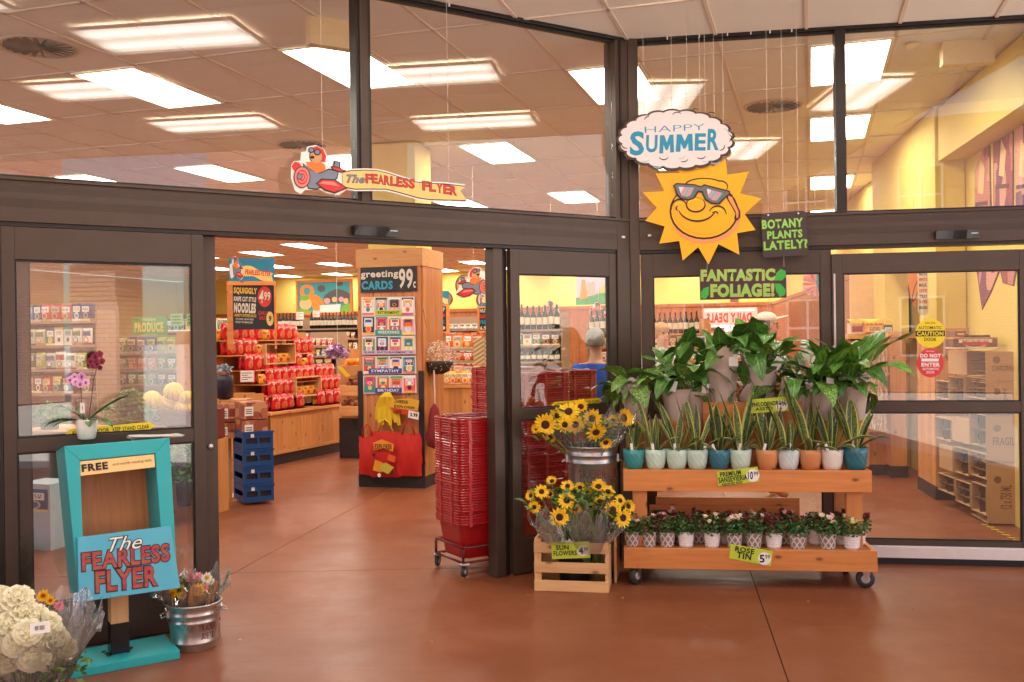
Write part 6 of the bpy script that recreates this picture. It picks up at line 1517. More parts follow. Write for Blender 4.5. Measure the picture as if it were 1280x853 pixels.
bd.text('greeting', 451, 338, 498, 350, mat('chalk_white', (216, 206, 190), .6), bold=.03, out=INK, slope=1.5); bd.text('CARDS', 452, 351, 491, 362.5, mat('chalk_teal', (50, 160, 185), .6), bold=.045, slope=1)
bd.text('99', 498.5, 336, 516, 361, mat('chalk_white', (216, 206, 190), .6), bold=.028, slope=0); bd.text('c', 516.5, 352, 520, 360, mat('chalk_white', (216, 206, 190), .6), bold=.02)
CARD = [packm('card_print_a', [(230, 120, 90), (60, 140, 150), (240, 190, 80), (240, 226, 210)], [(250, 240, 230), (60, 140, 150), (236, 110, 100)]), packm('card_print_b', [(50, 40, 80), (240, 90, 90), (236, 236, 230), (110, 60, 120)], [(250, 170, 60), (240, 236, 230), (220, 70, 110)]), packm('card_print_c', [(200, 220, 240), (90, 150, 90), (240, 238, 230), (230, 160, 180)], [(250, 220, 90), (240, 240, 236), (90, 90, 160)]), packm('card_print_d', [(40, 60, 40), (230, 210, 160), (220, 80, 60), (120, 180, 180)], [(245, 240, 230), (230, 150, 60), (60, 60, 70)])]
ROWS = [((371.5, 395), ((190, 205, 60), 'RETIREMENT', 1, 3)), ((395.6, 419.5), ((40, 150, 150), 'WEDDING', 1, 3)), ((420.5, 443.5), None), ((445.7, 467.8), ((60, 70, 150), 'SYMPATHY', .5, 3)), ((469.6, 492), ((60, 70, 150), 'BIRTHDAY', 1, 3))]
for r_, ((v0, v1), band) in enumerate(ROWS):
    rk = Board(CF, .02, (485, (v0+v1)/2), 'card_pocket', ['topmost row of greeting cards on the column, with a lime band', 'second row of greeting cards on the column, with a teal band', 'middle row of greeting cards on the column, above a lilac strip', 'fourth row of greeting cards on the column', 'lowest row of greeting cards on the column, above the yellow bags'][r_], 'card rack')
    d_ = r_*.6
    rk.poly([(451.5+d_, v0+.3), (518+d_*.8, v0-.6), (519+d_*.8, v1-.6), (452+d_, v1+.3)], mat('clear_tray', (224, 214, 206), .2), 'tray', th=.012)
    for i in range(4):
        a_, b_ = 453+d_+i*16.5, 453+d_+i*16.5+14.3
        rk.poly([(a_, v0+1), (b_, v0+.8), (b_, v1-1.2), (a_, v1-1)], CARD[(i*7+r_*5) % 4], 'greeting_card', lift=.003, th=.002)
        rk.poly([(a_+2, v0+2.5), (b_-2, v0+2.5), (b_-2, v0+(v1-v0)*.55), (a_+2, v0+(v1-v0)*.55)], CARD[(i*3+r_+1) % 4], 'card_picture', lift=.0055, th=.0006)
    if band:
        c_, w_, i0, i1 = band; a_, b_ = 453+i0*16.5, 453+i1*16.5; rk.poly([(a_, v1-7), (b_, v1-7.3), (b_, v1-.8), (a_, v1-.5)], mat('band_%s' % w_.lower(), c_, .5), 'band', lift=.008, th=.001); rk.text(w_, a_+3, v1-5.8, b_-3, v1-2.2, INK if r_ == 0 else WHITE, lift=.0098)
    else:
        rk.poly([(453, v1-5), (519, v1-5.6), (519, v1-.6), (453, v1)], mat('band_lilac', (200, 176, 206), .5), 'band', lift=.008, th=.001); rk.text('BLANK  ENCOURAGEMENT  99', 456, v1-4.2, 516, v1-1.6, INK, lift=.0098)
bd = Board(CF, .10, (505, 511), 'tote_sign', 'yellow paper sign CHEESE EXPLORER TOTE with a white 3.99 tag', 'price sign')
bd.poly([(485, 500), (512, 498), (524, 501), (522, 514), (486, 509)], mat('sign_gold', (222, 170, 40), .6, 0, .15, 20, 0), 'card'); bd.poly([(490, 509), (521, 513), (520, 521), (491, 516)], mat('sign_red_o', (200, 60, 30), .6), 'card', lift=-.002); bd.poly([(511, 513), (524, 516), (523, 525), (510, 522)], WHITE, 'price_tag')
bd.text('CHEESE', 492, 499.5, 510, 505, INK, slope=-5); bd.text('EXPLORER', 493, 506, 519, 512, INK, slope=-6); bd.text('TOTE', 493, 512.5, 502, 517, INK, slope=-5); bd.text('3.99', 513, 516, 522, 522, INK, bold=.05, slope=-8)
# hanging cloth bags
YC = mat('yellow_cloth', (226, 190, 40), .8, 0, .12, 20, .3); RCm = mat('red_tote_cloth', (196, 34, 24), .7, 0, .1, 14, .2)
t = thing('yellow_bag_handles', 'bunch of yellow bag straps hanging on the column above the red tote bags', 'straps', CF.w(.36, -.07, 1.05), CF.ang)
for i in range(9):
    x = -.11+.028*i; m = MB(); pts = [(x*.15, 0, .0), (x*.6, -.03-.01*(i % 3), -.05), (x*1.05, -.02, -.16), (x*1.15, -.015*(i % 2), -.30-.03*(i % 3))]
    L__ = []
    for q in range(len(pts)-1):
        a_, b_ = Vector(pts[q]), Vector(pts[q+1]); w = .013+.003*q; m.add([a_+Vector((-w, 0, 0)), a_+Vector((w, .006, 0)), b_+Vector((w, .004, 0)), b_+Vector((-w, 0, 0)), a_+Vector((-w, .01, 0)), a_+Vector((w, .012, 0)), b_+Vector((w, .012, 0)), b_+Vector((-w, .01, 0))], [(0, 3, 2, 1), (4, 5, 6, 7), (0, 1, 5, 4), (1, 2, 6, 5), (2, 3, 7, 6), (3, 0, 4, 7)])
    m.build('strap', YC, t)
def tote(x, z, w, h, rz, label, fl):
    t = thing('tote_bag', label, 'tote bag', CF.w(x, -.055, z), CF.ang)
    m = MB(); nx, nz = 8, 8
    vs = [(w/2*(i/nx*2-1)*(1+.12*math.sin(PI*j/nz))+.006*math.sin(j*2+i), -.05*math.sin(PI*i/nx)**.6*math.sin(PI*(j+.5)/(nz+1))-.012*math.sin(i*2.1+j), h*(j/nz-1)) for j in range(nz+1) for i in range(nx+1)]
    m.add(vs, [(j*(nx+1)+i, j*(nx+1)+i+1, (j+1)*(nx+1)+i+1, (j+1)*(nx+1)+i) for j in range(nz) for i in range(nx)]); m.build('body', RCm, t, True, rz=rz)
    # printed shapes
    for (q, c_, y_) in (([(-.13, -.42), (-.02, -.44), (.0, -.34), (-.10, -.30)], (226, 150, 40), 0), ([(-.06, -.40), (.05, -.46), (.12, -.38), (.02, -.33)], (196, 180, 60), 1), ([(.04, -.30), (.13, -.33), (.14, -.26), (.06, -.24)], (226, 90, 40), 2)):
        if fl: MB().prism(q, -.068-.003*y_, -.066-.003*y_).build('print', mat('tote_print_%d' % y_, c_, .6), t)
    if fl:
        MB().prism([(-.12, -.12), (-.02, -.08), (.12, -.13), (.11, -.21), (0, -.18), (-.11, -.2)], -.068, -.066).build('print', mat('tote_print_0', (226, 150, 40), .6), t); txt('EXPLORER', -.10, -.19, .2, .06, -.0695, mat('tote_dark', (90, 20, 15), .6), t, bold=.03)
        for i, (cx, cz) in enumerate(((-.11, -.25), (-.05, -.47), (.10, -.44))): MB().prism(ell(cx, cz, .022, .022, 10), -.0775, -.0765).build('print', WHITE if i % 2 else mat('tote_dark', (90, 20, 15), .6), t)
    m = MB(); 
    for s_ in (-1, 1): m.tube([(s_*w*.28, -.01, -.01), (s_*w*.15, -.03, .10), (0, -.02, .14)], .009, 6)
    m.build('handle', YC if fl else RCm, t, True)
    return t
tote(.33, .62, .34, .50, .06, 'red tote bag with a cheese print, nearest of those on the column', True)
tote(.12, .56, .22, .42, -.2, 'red tote bag hanging at the left edge of the column', False); tote(.60, .60, .26, .46, .15, 'red tote bag hanging at the right edge of the column', False)
# red bag and dried flowers on the right side of the column
t = thing('hanging_bag', 'small dark red bag on a strap hanging on the right side of the column', 'bag', CF.w(.86, .05, 1.28), CF.ang)
m = MB(); m.tube([(0, 0, 0), (.01, -.01, -.25), (.005, 0, -.38)], .008, 6); m.build('strap', mat('pale_strap', (226, 200, 190), .7), t); m = MB(); m.lathe([(.01, -.36), (.05, -.42), (.09, -.7), (.085, -.82), (.02, -.85)], 14); m.build('body', mat('dark_red_cloth', (130, 30, 34), .8), t, True)
t = thing('statice_basket', 'hanging basket of small white and pink dried flowers on the right of the column', 'flower basket', AT(548, 462, 10.6))
m = MB(); m.lathe([(.06, -.05), (.12, -.02), (.16, .06), (.165, .09)], 18, cap=True); m.build('basket', mat('dark_wicker', (60, 44, 34), .8, 0, .4, 60, .6), t, True)
cls = [mat('statice_white', (220, 208, 190), .7, 0, .2, 60, 0), mat('statice_pink', (226, 150, 160), .7, 0, .2, 60, 0), mat('statice_grey', (120, 120, 96), .7, 0, .3, 60, 0)]
fm = MB(); rd = random.Random(3)
for i in range(900):
    p = Vector((rd.gauss(0, 1), rd.gauss(0, 1), rd.gauss(0, 1))).normalized(); r_ = rd.uniform(.7, 1.05); c = Vector((p.x*.19*r_, p.y*.17*r_, .12+p.z*.19*r_)); l = rd.uniform(.006, .012)
    mi = (1 if c.x > .05 and c.z > .1 and rd.random() < .6 else 0) if rd.random() < (.35 if c.z < .1 else .8) else 2
    fm.add([c+Vector((l, 0, 0)), c+Vector((-l*.5, l*.6, 0)), c+Vector((-l*.5, -l*.6, 0)), c+Vector((0, 0, l))], [(0, 1, 2), (0, 3, 1), (1, 3, 2), (2, 3, 0)], mi)
fm.build('blossoms', cls, t, kind='stuff')

# --- noodle island
NP0 = Vector((-3.15, 12.42, 0)); NPL = Pl(NP0, rad(68.6))      # x runs away from the camera; visible side is -y (to the right)
isl = thing('noodle_island', 'long wooden display island stacked with red noodle bags', 'display', NP0, NPL.ang)
nw = 1.75; n = 13; pm = MB().b2(.0015, nw/n-.0015, -.012, 0, .14, .60).mesh('plank', PALW)
for i in range(n): put('plank', pm, isl, (i*nw/n, 0, 0))
MB().b2(0, nw, .001, 1.0, .13, .66).build('core', PALW, isl); MB().b2(-.03, nw+.03, -.035, 1.02, .66, .70).build('top_rail', PALX, isl, bevel=.003); MB().b2(-.02, nw+.02, -.03, -.013, .14, .18).build('bottom_rail', PALX, isl)
MB().b2(-.01, nw+.01, -.005, 1.0, 0, .13).build('kick_plate', DARKB, isl); MB().b2(-.05, -.001, -.0, .9, .13, .66).build('end_panel', wood('end_brown', (130, 80, 44), (104, 60, 32), 'z', .5, False), isl)
MB().b2(-1.05, -.06, .05, 1.0, 0, .95).build('side_box', PALW, isl)
def nt_(u, v): return NPL.at(u, v)[0]
MB().b2(-1.05, nw-.05, .56, .60, .70, 1.75).build('back_panel', PALW, isl)
tiers = [(1.64, 277, 372, .30), (1.45, 284, 330, .26), (1.45, 367, 391, .26), (1.25, 305, 346, .22), (1.25, 368, 391, .22), (1.06, 322, 392, .18), (1.06, 394, 416, .16), (.90, 334, 368, .14), (.90, 400, 423, .10), (.70, 338, 366, .06), (.70, 367, 382, .06), (.70, 396, 424, .04)]
cnt = 0
for ti, (z, u0, u1, dpt) in enumerate(tiers):
    for rowi in range(2):
        x0, x1_ = NPL.at(u0, 430, -dpt)[0], NPL.at(u1, 430, -dpt)[0]; n = max(1, int((x1_-x0)/.152))
        for i in range(n):
            m_ = RBAG if random.random() > .06 else YBAG
            o = put('noodle_bag', m_, None, NPL.w(x0+(i+.5)*(x1_-x0)/n, dpt+rowi*.09, z+.005), rot=(random.uniform(-.12, .02), random.uniform(-.05, .05), NPL.ang+random.uniform(-.12, .12)))
            tag(o, 'red noodle bag, %s, %s of the island' % (('front', 'behind')[rowi], ('top row', 'second row at left', 'second row at right', 'third row left of crate', 'third row right of crate', 'long fourth row', 'right end of the fourth row', 'fifth row left of crate', 'fifth row at the right end', 'lowest row at left', 'lowest row in the middle', 'lowest row at right')[ti]) if m_ is RBAG else 'small gold noodle bag among the red bags on the island', 'bag', 'red noodle bags on the island' if m_ is RBAG else 'gold noodle bags on the island'); cnt += 1
for (z, u0, u1, dpt) in tiers:       # shelf boards under the rows
    x0, x1_ = NPL.at(u0, 430, -dpt)[0], NPL.at(u1, 430, -dpt)[0]; MB().b2(x0-.02, x1_+.02, dpt-.06, .56, z-.014, z).build('shelf', PALX, isl)
for (u0, v0, u1, v1, dpt, lb) in ((329, 430, 366.5, 456, .2, 'open pine crate turned on its side high among the red noodle bags'), (367, 472, 399, 497, .1, 'open pine crate turned on its side low among the red noodle bags')):
    xa, xb = NPL.at(u0, v0, -dpt)[0], NPL.at(u1, v0, -dpt)[0]; za = NPL.at(u0, v1, -dpt)[1]; h_ = NPL.at(u0, v0, -dpt)[1]-za; w_ = xb-xa
    t = thing('display_crate', lb, 'crate', NPL.w(xa, dpt, za), NPL.ang)
    for x in (0, w_-.02): MB().b2(x, x+.02, -.04, .25, 0, h_).build('side_board', PINEZ, t)
    for z in (0, h_-.015): MB().b2(.0205, w_-.0205, -.04, .25, z, z+.015).build('slat', PINE, t)
    for x in (w_*.3, w_*.55): MB().b2(x, x+.09, .22, .235, .016, h_-.016).build('back_slat', PINEZ, t)
    for i in range(4):
        o = put('noodle_bag', YBAG, None, NPL.w(xa+.1+i*(w_-.2)/3, dpt+.06, za+.016), rz=NPL.ang); tag(o, 'small gold noodle bag inside an open pine crate', 'bag', 'gold noodle bags in the crates')
# noodle sign
SF = Face(286, 352, 345, 412, 11.9, rad(12)); 
sg = SF.thing('noodle_sign', 'pine framed black sign SQUIGGLY KNIFE CUT STYLE NOODLES 4.99 above the red bags', 'sign')
FRM = wood('frame_orange', (226, 148, 80), (204, 122, 60), 'x', .5, True)
W_, H_ = SF.w, SF.h
MB().b2(.05, W_-.02, -.01, .0, 0, H_-.05).build('board', mat('chalk_black', (34, 34, 42), .5), sg)
MB().b2(-.02, W_, -.03, .02, H_-.05, H_).build('frame', FRM, sg, bevel=.002)
for x in (-.02, W_-.022): MB().b2(x, x+(.07 if x < 0 else .025), -.03, .02, -.25, H_-.0505).build('frame', FRM, sg, bevel=.002)
cy_, cw_, cr_, co_ = mat('chalk_yellow', (236, 190, 60), .6), mat('chalk_white', (216, 206, 190), .6), mat('chalk_red', (200, 50, 50), .6), mat('chalk_gold', (226, 196, 120), .6)
def st_(b_, x0, z0, x1, z1, m_, bold=.04, y=-.0115, slope=-3): txt(b_, x0*W_, z0*H_, (x1-x0)*W_, (z1-z0)*H_, y, m_, sg, rad(slope), bold)
st_('SQUIGGLY', .11, .72, .60, .87, cy_); st_('KNIFE CUT STYLE', .11, .58, .58, .68, cw_); st_('NOODLES', .11, .34, .57, .55, cw_, .06); st_('HEARTY OYSTER SAUCE', .12, .26, .58, .32, cy_, .02); st_('AIR DRIED, NEVER FRIED', .14, .19, .52, .23, cw_, .01); st_('READY IN MINUTES', .14, .13, .5, .17, cw_, .01)
MB().prism(ell(.76*W_, .68*H_, .085, .13, 20), -.0125, -.011).build('disc', cr_, sg); st_('4', .64, .55, .74, .82, cw_, .03, -.014); st_('99', .75, .60, .88, .78, cw_, .02, -.014); st_('GARLIC', .62, .30, .86, .38, cr_, .03); st_('SAUCE', .64, .20, .82, .28, cr_, .03)
MB().prism(ell(.87*W_, .22*H_, .045, .09, 16), -.0125, -.011).build('disc', co_, sg); st_('9', .84, .16, .9, .28, INK, .03, -.014)
TF = Face(286, 323, 343, 353, 11.9, rad(12)); tp = TF.thing('flyer_sign', 'blue sign with the cartoon airplane and banner on top of the noodle sign', 'sign')
BLS = mat('sign_sky_blue', (30, 128, 160), .5, 0, .25, 6, 0)
def flyer(tf, root, msg=True):
    w, h = tf.w, tf.h; MB().b2(0, w, 0, .012, 0, h).build('board', BLS, root)
    em = thing('tmp', None, None); 
    T_ = lambda x, y: ((x-50)/1180*w, h*1.08-(y-60)/330*h)
    airplane(root, T_, .001, False)
    pts = [(x, y) for x, y in top+bot]; MB().prism([T_(x, y-20) for x, y in pts], -.003, -.001).build('banner', C_YEL, root)
    bpy.data.objects.remove(em)
    if msg: txt('FEARLESS FLYER', .36*w, h*.28, .56*w, h*.22, -.0045, C_RED, root, rad(-5), .04)
flyer(TF, tp)
# price cards among the bags
for (u0, v0, u1, v1, y, lb) in ((300, 463, 318, 478, 12.0, 'white price card with red edge at the left of the noodle island'), (370, 390, 380, 400, 18, 'white price card hanging above the dark bottles, left one'), (391, 388, 400, 397, 18, 'white price card hanging above the dark bottles, right one')):
    fc = Face(u0, v0, u1, v1, y, 0); t = fc.thing('price_card', lb, 'price card'); MB().b2(0, fc.w, 0, .004, 0, fc.h).build('card', C_PINK, t); MB().b2(.008, fc.w-.008, -.002, 0, .008, fc.h-.008).build('face', WHITE, t)
    for q in range(4): MB().b2(.02, fc.w*(.55+.3*(q % 2)), -.003, -.002, fc.h*(.2+.18*q), fc.h*(.25+.18*q)).build('line', INK, t)

# --- shelf units with goods
def item_box(w, d, h, m, name): return MB().b2(-w/2+.002, w/2-.002, 0, d, 0, h).mesh(name, m)
def bottle(r, h, m, lab, name='bottle'):
    b_ = MB(); b_.lathe([(r*.9, 0), (r, .01), (r, h*.6), (r*.35, h*.76), (r*.32, h*.96), (r*.4, h), (.002, h)], 12); b_.lathe([(r*1.02, h*.2), (r*1.02, h*.5)], 12, mi=1, cap=False); return b_.mesh(name, [m, lab], True)
def jar(r, h, m, lid, name='jar'):
    b_ = MB(); b_.lathe([(r*.95, 0), (r, .008), (r, h*.84), (r*.85, h*.86)], 12); b_.lathe([(r*.9, h*.86), (r*.9, h), (.002, h)], 12, mi=1); return b_.mesh(name, [m, lid], True)
WL = [(240, 236, 226), (236, 214, 150), (250, 248, 240), (200, 190, 170)]
P = {'green': packm('pack_green', [(70, 130, 50), (120, 160, 60), (40, 90, 50), (170, 180, 70)], WL), 'purple': packm('pack_purple', [(90, 80, 130), (130, 110, 160), (70, 60, 100)], WL), 'orange': packm('pack_orange', [(230, 110, 30), (240, 150, 50), (210, 80, 30), (240, 190, 90)], WL),
     'mix': packm('pack_mixed', [(190, 40, 36), (50, 100, 150), (226, 180, 60), (80, 130, 80), (120, 60, 40), (230, 226, 216)], WL), 'white': packm('pack_white', [(236, 232, 224), (220, 210, 196), (240, 236, 228), (196, 210, 190)], [(190, 70, 60), (120, 150, 90), (90, 110, 160), (226, 170, 70)]), 'brown': packm('pack_brown', [(150, 96, 56), (190, 140, 90), (110, 66, 40)], WL), 'red': packm('pack_red', [(186, 36, 34), (206, 70, 50), (130, 26, 30)], WL), 'blue': packm('pack_blue', [(40, 80, 140), (90, 150, 190), (30, 50, 96)], WL)}
DKG = mat('dark_bottle_glass', (24, 28, 22), .12); LBL = mat('bottle_label', (226, 218, 196), .6, 0, .1, 40, 0); LIDW = mat('lid_white', (226, 222, 216), .4); LIDG = mat('lid_gold', (196, 160, 70), .3, .6)
IT = {'box_'+k_: (item_box(.13, .1, .20, v, 'carton'), 'carton', .135) for k_, v in P.items()}
IT.update({'pack_'+k_: (bag_mesh(.15, .19, .07, v, 'packet'), 'packet', .155) for k_, v in P.items()})
IT['wine'] = (bottle(.038, .31, DKG, LBL), 'bottle', .085); IT['jar'] = (jar(.045, .13, P['mix'], LIDG), 'jar', .1); IT['can'] = (jar(.05, .12, P['red'], LIDW), 'can', .108); IT['tub'] = (jar(.055, .09, P['white'], LIDW), 'tub', .118)
SHM = mat('shelf_tan', (168, 138, 112), .5)
COLW = {'green': 'green', 'purple': 'purple', 'orange': 'orange', 'mix': 'many coloured', 'white': 'white', 'brown': 'brown', 'red': 'red', 'blue': 'blue'}
def gondola(u0, u1, v_levels, Y, ang, items, name, label, where, depth=.42, wm=None, back=True, fill=.97, vb=None, rows=1, hk=1.0):
    f_ = Face(u0, v_levels[0], u1, v_levels[-1], Y, ang); t = thing(name, label, 'shelf', (f_.o.x, f_.o.y, 0), ang); wm = wm or SHM; W1 = f_.w
    zs_ = [f_.pl.at((u0+u1)/2, v)[1] for v in v_levels]; ztop = zs_[0]+.24
    if back: MB().b2(0, W1, depth, depth+.03, 0, ztop).build('back_panel', wm, t)
    for x in (-.025, W1): MB().b2(x, x+.025, .05, depth+.03, 0, ztop-.1).build('side_panel', wm, t)
    for z in zs_: MB().b2(0, W1, 0, depth, z-.03, z).build('shelf_board', wm, t)
    MB().b2(0, W1, .04, depth, 0, .1).build('kick_plate', DARKB, t)
    for li, z in enumerate(zs_):
        key = items[li % len(items)]; keys = key if isinstance(key, (list, tuple)) else [key]
        x = .01; gap = (zs_[li-1]-z-.04) if li else .5
        ki = 0
        while True:
            me, nm, sp_ = IT[keys[(ki//3) % len(keys)]]; 
            if x+sp_ > W1: break
            kk = keys[(ki//3) % len(keys)]; s_ = min(1.15*hk, gap/max(v.co.z for v in me.vertices))
            if random.random() < fill:
                for rw_ in range(rows):
                    o = put(nm, me, None, f_.pl.w(x+sp_/2, .04+rw_*.12, z+.001), rz=ang+random.uniform(-.06, .06), sc=(1, 1, s_*random.uniform(.92, 1)))
                    cword = COLW.get(kk.split('_')[-1], {'wine': 'dark', 'jar': 'gold lidded', 'can': 'red', 'tub': 'white'}.get(kk, ''))
                    tag(o, '%s %s in the rows on %s' % (cword, nm, where), nm, '%ss on %s' % (nm, where))
            x += sp_*1.0; ki += 1
    return t
BG = BGR
gondola(120, 243, [442, 462, 482], 12.8, BG, [['pack_green', 'pack_purple'], ['pack_green', 'pack_orange'], ['pack_purple', 'pack_green']], 'produce_shelf', 'produce shelf of green and purple packets seen through the left door glass', 'the produce shelf')
gondola(16, 116, [402, 432, 462, 492], 12.0, BG, [['box_blue', 'pack_red'], ['pack_white', 'box_mix'], ['pack_green', 'pack_white'], ['box_brown', 'pack_mix']], 'grocery_shelf', 'mixed grocery shelf at the far left behind the door glass', 'the far left shelf')
gondola(206, 285, [414, 428], 17.5, BG, [['box_blue', 'box_orange', 'box_mix'], ['box_red', 'box_blue']], 'cereal_shelf', 'shelf of blue and orange cartons below the far yellow wall', 'the cartons shelf right of the PRODUCE sign')
gondola(346, 446, [411, 424, 437], 20.5, BG, ['wine', 'can', ['can', 'jar']], 'bottle_shelf', 'shelf of dark bottles below the jungle picture', 'the shelf under the jungle picture', depth=.5)
gondola(372, 418, [433, 445, 459], 16.2, BG, ['can', ['can', 'jar'], ['pack_brown']], 'can_shelf', 'shelf of red and white cans behind the noodle island', 'the shelf behind the noodle island')
gondola(543, 598, [412, 428, 446, 462], 17.5, BG, ['tub', ['box_white', 'box_orange', 'box_blue'], ['pack_mix', 'tub'], ['jar', 'box_purple']], 'drinks_shelf', 'shelf of white tubs and bright boxes right of the card column', 'the bright shelf right of the column')
gondola(552, 640, [436, 452, 470], 14.0, BG, [['pack_orange'], ['pack_orange', 'pack_brown'], 'pack_orange'], 'snack_shelf', 'low shelf of orange packets right of the card column', 'the orange shelf right of the column', back=False)
gondola(640, 700, [412, 432, 452], 13.5, BG, ['wine', ['box_mix', 'box_brown'], 'wine'], 'wine_shelf', 'wine shelf behind the glass above the red baskets', 'the wine shelf above the red baskets')
gondola(735, 800, [416, 434, 452, 470], 14.5, BG, ['wine', ['pack_red', 'box_mix'], ['pack_orange', 'box_red'], 'jar'], 'grocery_shelf', 'shelf of red and gold goods right beside the corner post', 'the shelf beside the corner post')
gondola(814, 884, [417, 434, 452, 472, 492], 15.5, BG, ['wine', ['box_brown', 'pack_white'], ['box_purple', 'pack_mix'], ['box_green', 'box_brown'], ['pack_purple', 'box_mix']], 'wine_shelf', 'wine shelf along the wood wall behind the potted plants', 'the wine shelf behind the plants', wm=PALX)
gondola(884, 948, [432, 450, 470], 17.0, BG, [['pack_white', 'box_mix'], ['pack_red', 'box_white'], ['pack_mix', 'box_purple']], 'grocery_shelf', 'grocery shelf below the mirrored shop banner', 'the shelf below the window banner', wm=PALX)
# wooden produce baskets behind the column
for i, (v0, v1) in enumerate(((447, 470), (472, 495), (498, 520))):
    fc = Face(424, v0, 452, v1, 12.9+.0*i, rad(-17)); t = fc.thing('produce_basket', ['orange squash piled in the top wooden basket left of the column', 'middle wooden basket left of the card column', 'lowest wooden basket left of the card column'][i], 'basket')
    MB().prism([(0, fc.h*.55), (fc.w, fc.h*.55), (fc.w*.92, 0), (fc.w*.08, 0)], -.02, .25).build('basket', PALX, t, bevel=.004); m = MB(); random.seed(40+i)
    for q in range(12): m.ball((random.uniform(.04, fc.w-.04), random.uniform(.02, .2), fc.h*.58+random.uniform(0, .05)), .045, 8, 6)
    m.build('fruit', mat('squash_orange', (236, 140, 30), .4) if i == 0 else mat('onion_brown', (140, 84, 50), .5), t, True, kind='stuff')
fc = Face(424, 447, 452, 570, 13.2, rad(-17)); t = fc.thing('basket_stand', 'wooden stand carrying the baskets left of the card column', 'stand', floor=True); MB().b2(0, fc.w, .05, .09, 0, 1.5).build('back_panel', PALW, t); MB().b2(0, fc.w, -.01, .049, 0, .55).build('front_panel', DARKB, t)
# bin right of the column
fc = Face(545, 481, 594, 512, 12.4, rad(-10)); t = fc.thing('wood_bin', 'low pine bin with orange packets, right of the card column', 'bin', floor=True)
n = 6
for i in range(n): MB().b2(i*fc.w/n+.001, (i+1)*fc.w/n-.001, 0, .02, .1, fc.z1-.04).build('plank', PALW, t)
MB().b2(-.02, fc.w+.02, -.02, .5, fc.z1-.04, fc.z1).build('top_rail', PALX, t); MB().b2(0, fc.w, .02, .5, 0, fc.z1-.041).build('core', PALW, t); MB().b2(0, fc.w, -.002, .02, 0, .099).build('kick_plate', DARKB, t)
for i in range(12):
    o = put('packet', IT['pack_orange'][0], None, fc.pl.w(.06+(i % 6)*fc.w/6.4, .03+.12*(i//6), fc.z1+.001), rz=-.1, sc=(.8, 1, .9)); tag(o, 'orange packet standing on the low pine bin right of the column', 'packet', 'orange packets on the pine bin')
# price boards in pine frames, round discs, airplane
for i, (u0, v0, u1, v1, Y, lb, lines_) in enumerate(((541, 381, 561, 417, 12.6, 'narrow framed price board with 99 prices right of the column', ('SOUP', '99', 'MILK', '99')), (597, 383, 615, 416, 12.9, 'narrow framed price board right beside the door post', ('NUTS', 'DATES', 'FIGS', '6.99')))):
    fc = Face(u0, v0, u1, v1, Y, rad(-12)); t = fc.thing('price_board', lb, 'sign'); w, h = fc.w, fc.h
    MB().b2(.02, w-.03, -.006, 0, .02, h-.02).build('board', mat('chalk_black', (34, 34, 42), .5), t)
    for x in (0, w-.03): MB().b2(x, x+.03, -.02, .04, 0, h).build('frame', FRM, t)
    for z in (0, h-.025): MB().b2(.0305, w-.0305, -.02, .04, z, z+.025).build('frame', FRM, t)
    MB().b2(w*.3, w*.7, .045, .09, -1.0, h).build('post', PALW, t)
    for q, s_ in enumerate(lines_): txt(s_, .035, h*(.76-.22*q), w*.62, h*.15, -.008, (cw_, cr_, BLU, cw_)[q], t, 0, .04)
    fq = Face(u0+1, v0-17, u1, v0, Y, rad(-12)); t = fq.thing('flyer_sign', ['small blue airplane sign on the narrow price board right of the column', 'small blue airplane sign on the price board beside the door post'][i], 'sign'); flyer(fq, t, False)
for i, (u, v, r_) in enumerate(((583, 357, 14.5), (606, 375, 11), (558, 374, 9))):
    p = AT(u, v, 27.5); t = thing('wall_disc', ['large round wooden disc on the far wall behind the small airplane', 'round wooden disc on the far wall beside the door post', 'round wooden disc on the far wall right of the column'][i], 'wall decoration', p, AG)
    M = Matrix.Rotation(PI/2, 4, 'X'); R1 = r_/FPX*27.5; MB().lathe([(R1*.86, 0), (R1*.86, .03)], 32, M=M).build('disc', mat('disc_wood', (190, 140, 80), .5), t); MB().lathe([(R1*.85, 0), (R1*.85, .05), (R1, .05), (R1, 0)], 32, cap=False, M=M).build('rim', mat('disc_rim', (110, 84, 50), .5), t)
for i, (u0, v0, u1, v1, Y, fl_) in enumerate(((570, 334, 614, 372, 11.8, True), (679, 376, 700, 397, 15, False), (737, 378, 759, 397, 15, False))):
    fc = Face(u0, v0, u1, v1, Y, 0); t = fc.thing('airplane_sign', ['small cartoon airplane sign hanging inside, right of the card column', 'tiny cartoon airplane sign behind the glass, left of two', 'tiny cartoon airplane sign behind the glass, right of two'][i], 'hanging sign')
    s_ = fc.w/360; airplane(t, (lambda x, y, w=fc.w, h=fc.h, s_=s_: (w-(x-70)*s_, h-(y-60)*s_)) if fl_ else (lambda x, y, w=fc.w, h=fc.h, s_=s_: ((x-70)*s_, h-(y-60)*s_)), 0)
    m = MB(); m.tube([(fc.w*.5, .002, fc.h*.9), (fc.w*.5, .002, CZ-fc.z0)], .0015, 4); m.build('string', mat('nylon', (235, 225, 215), .4), t)
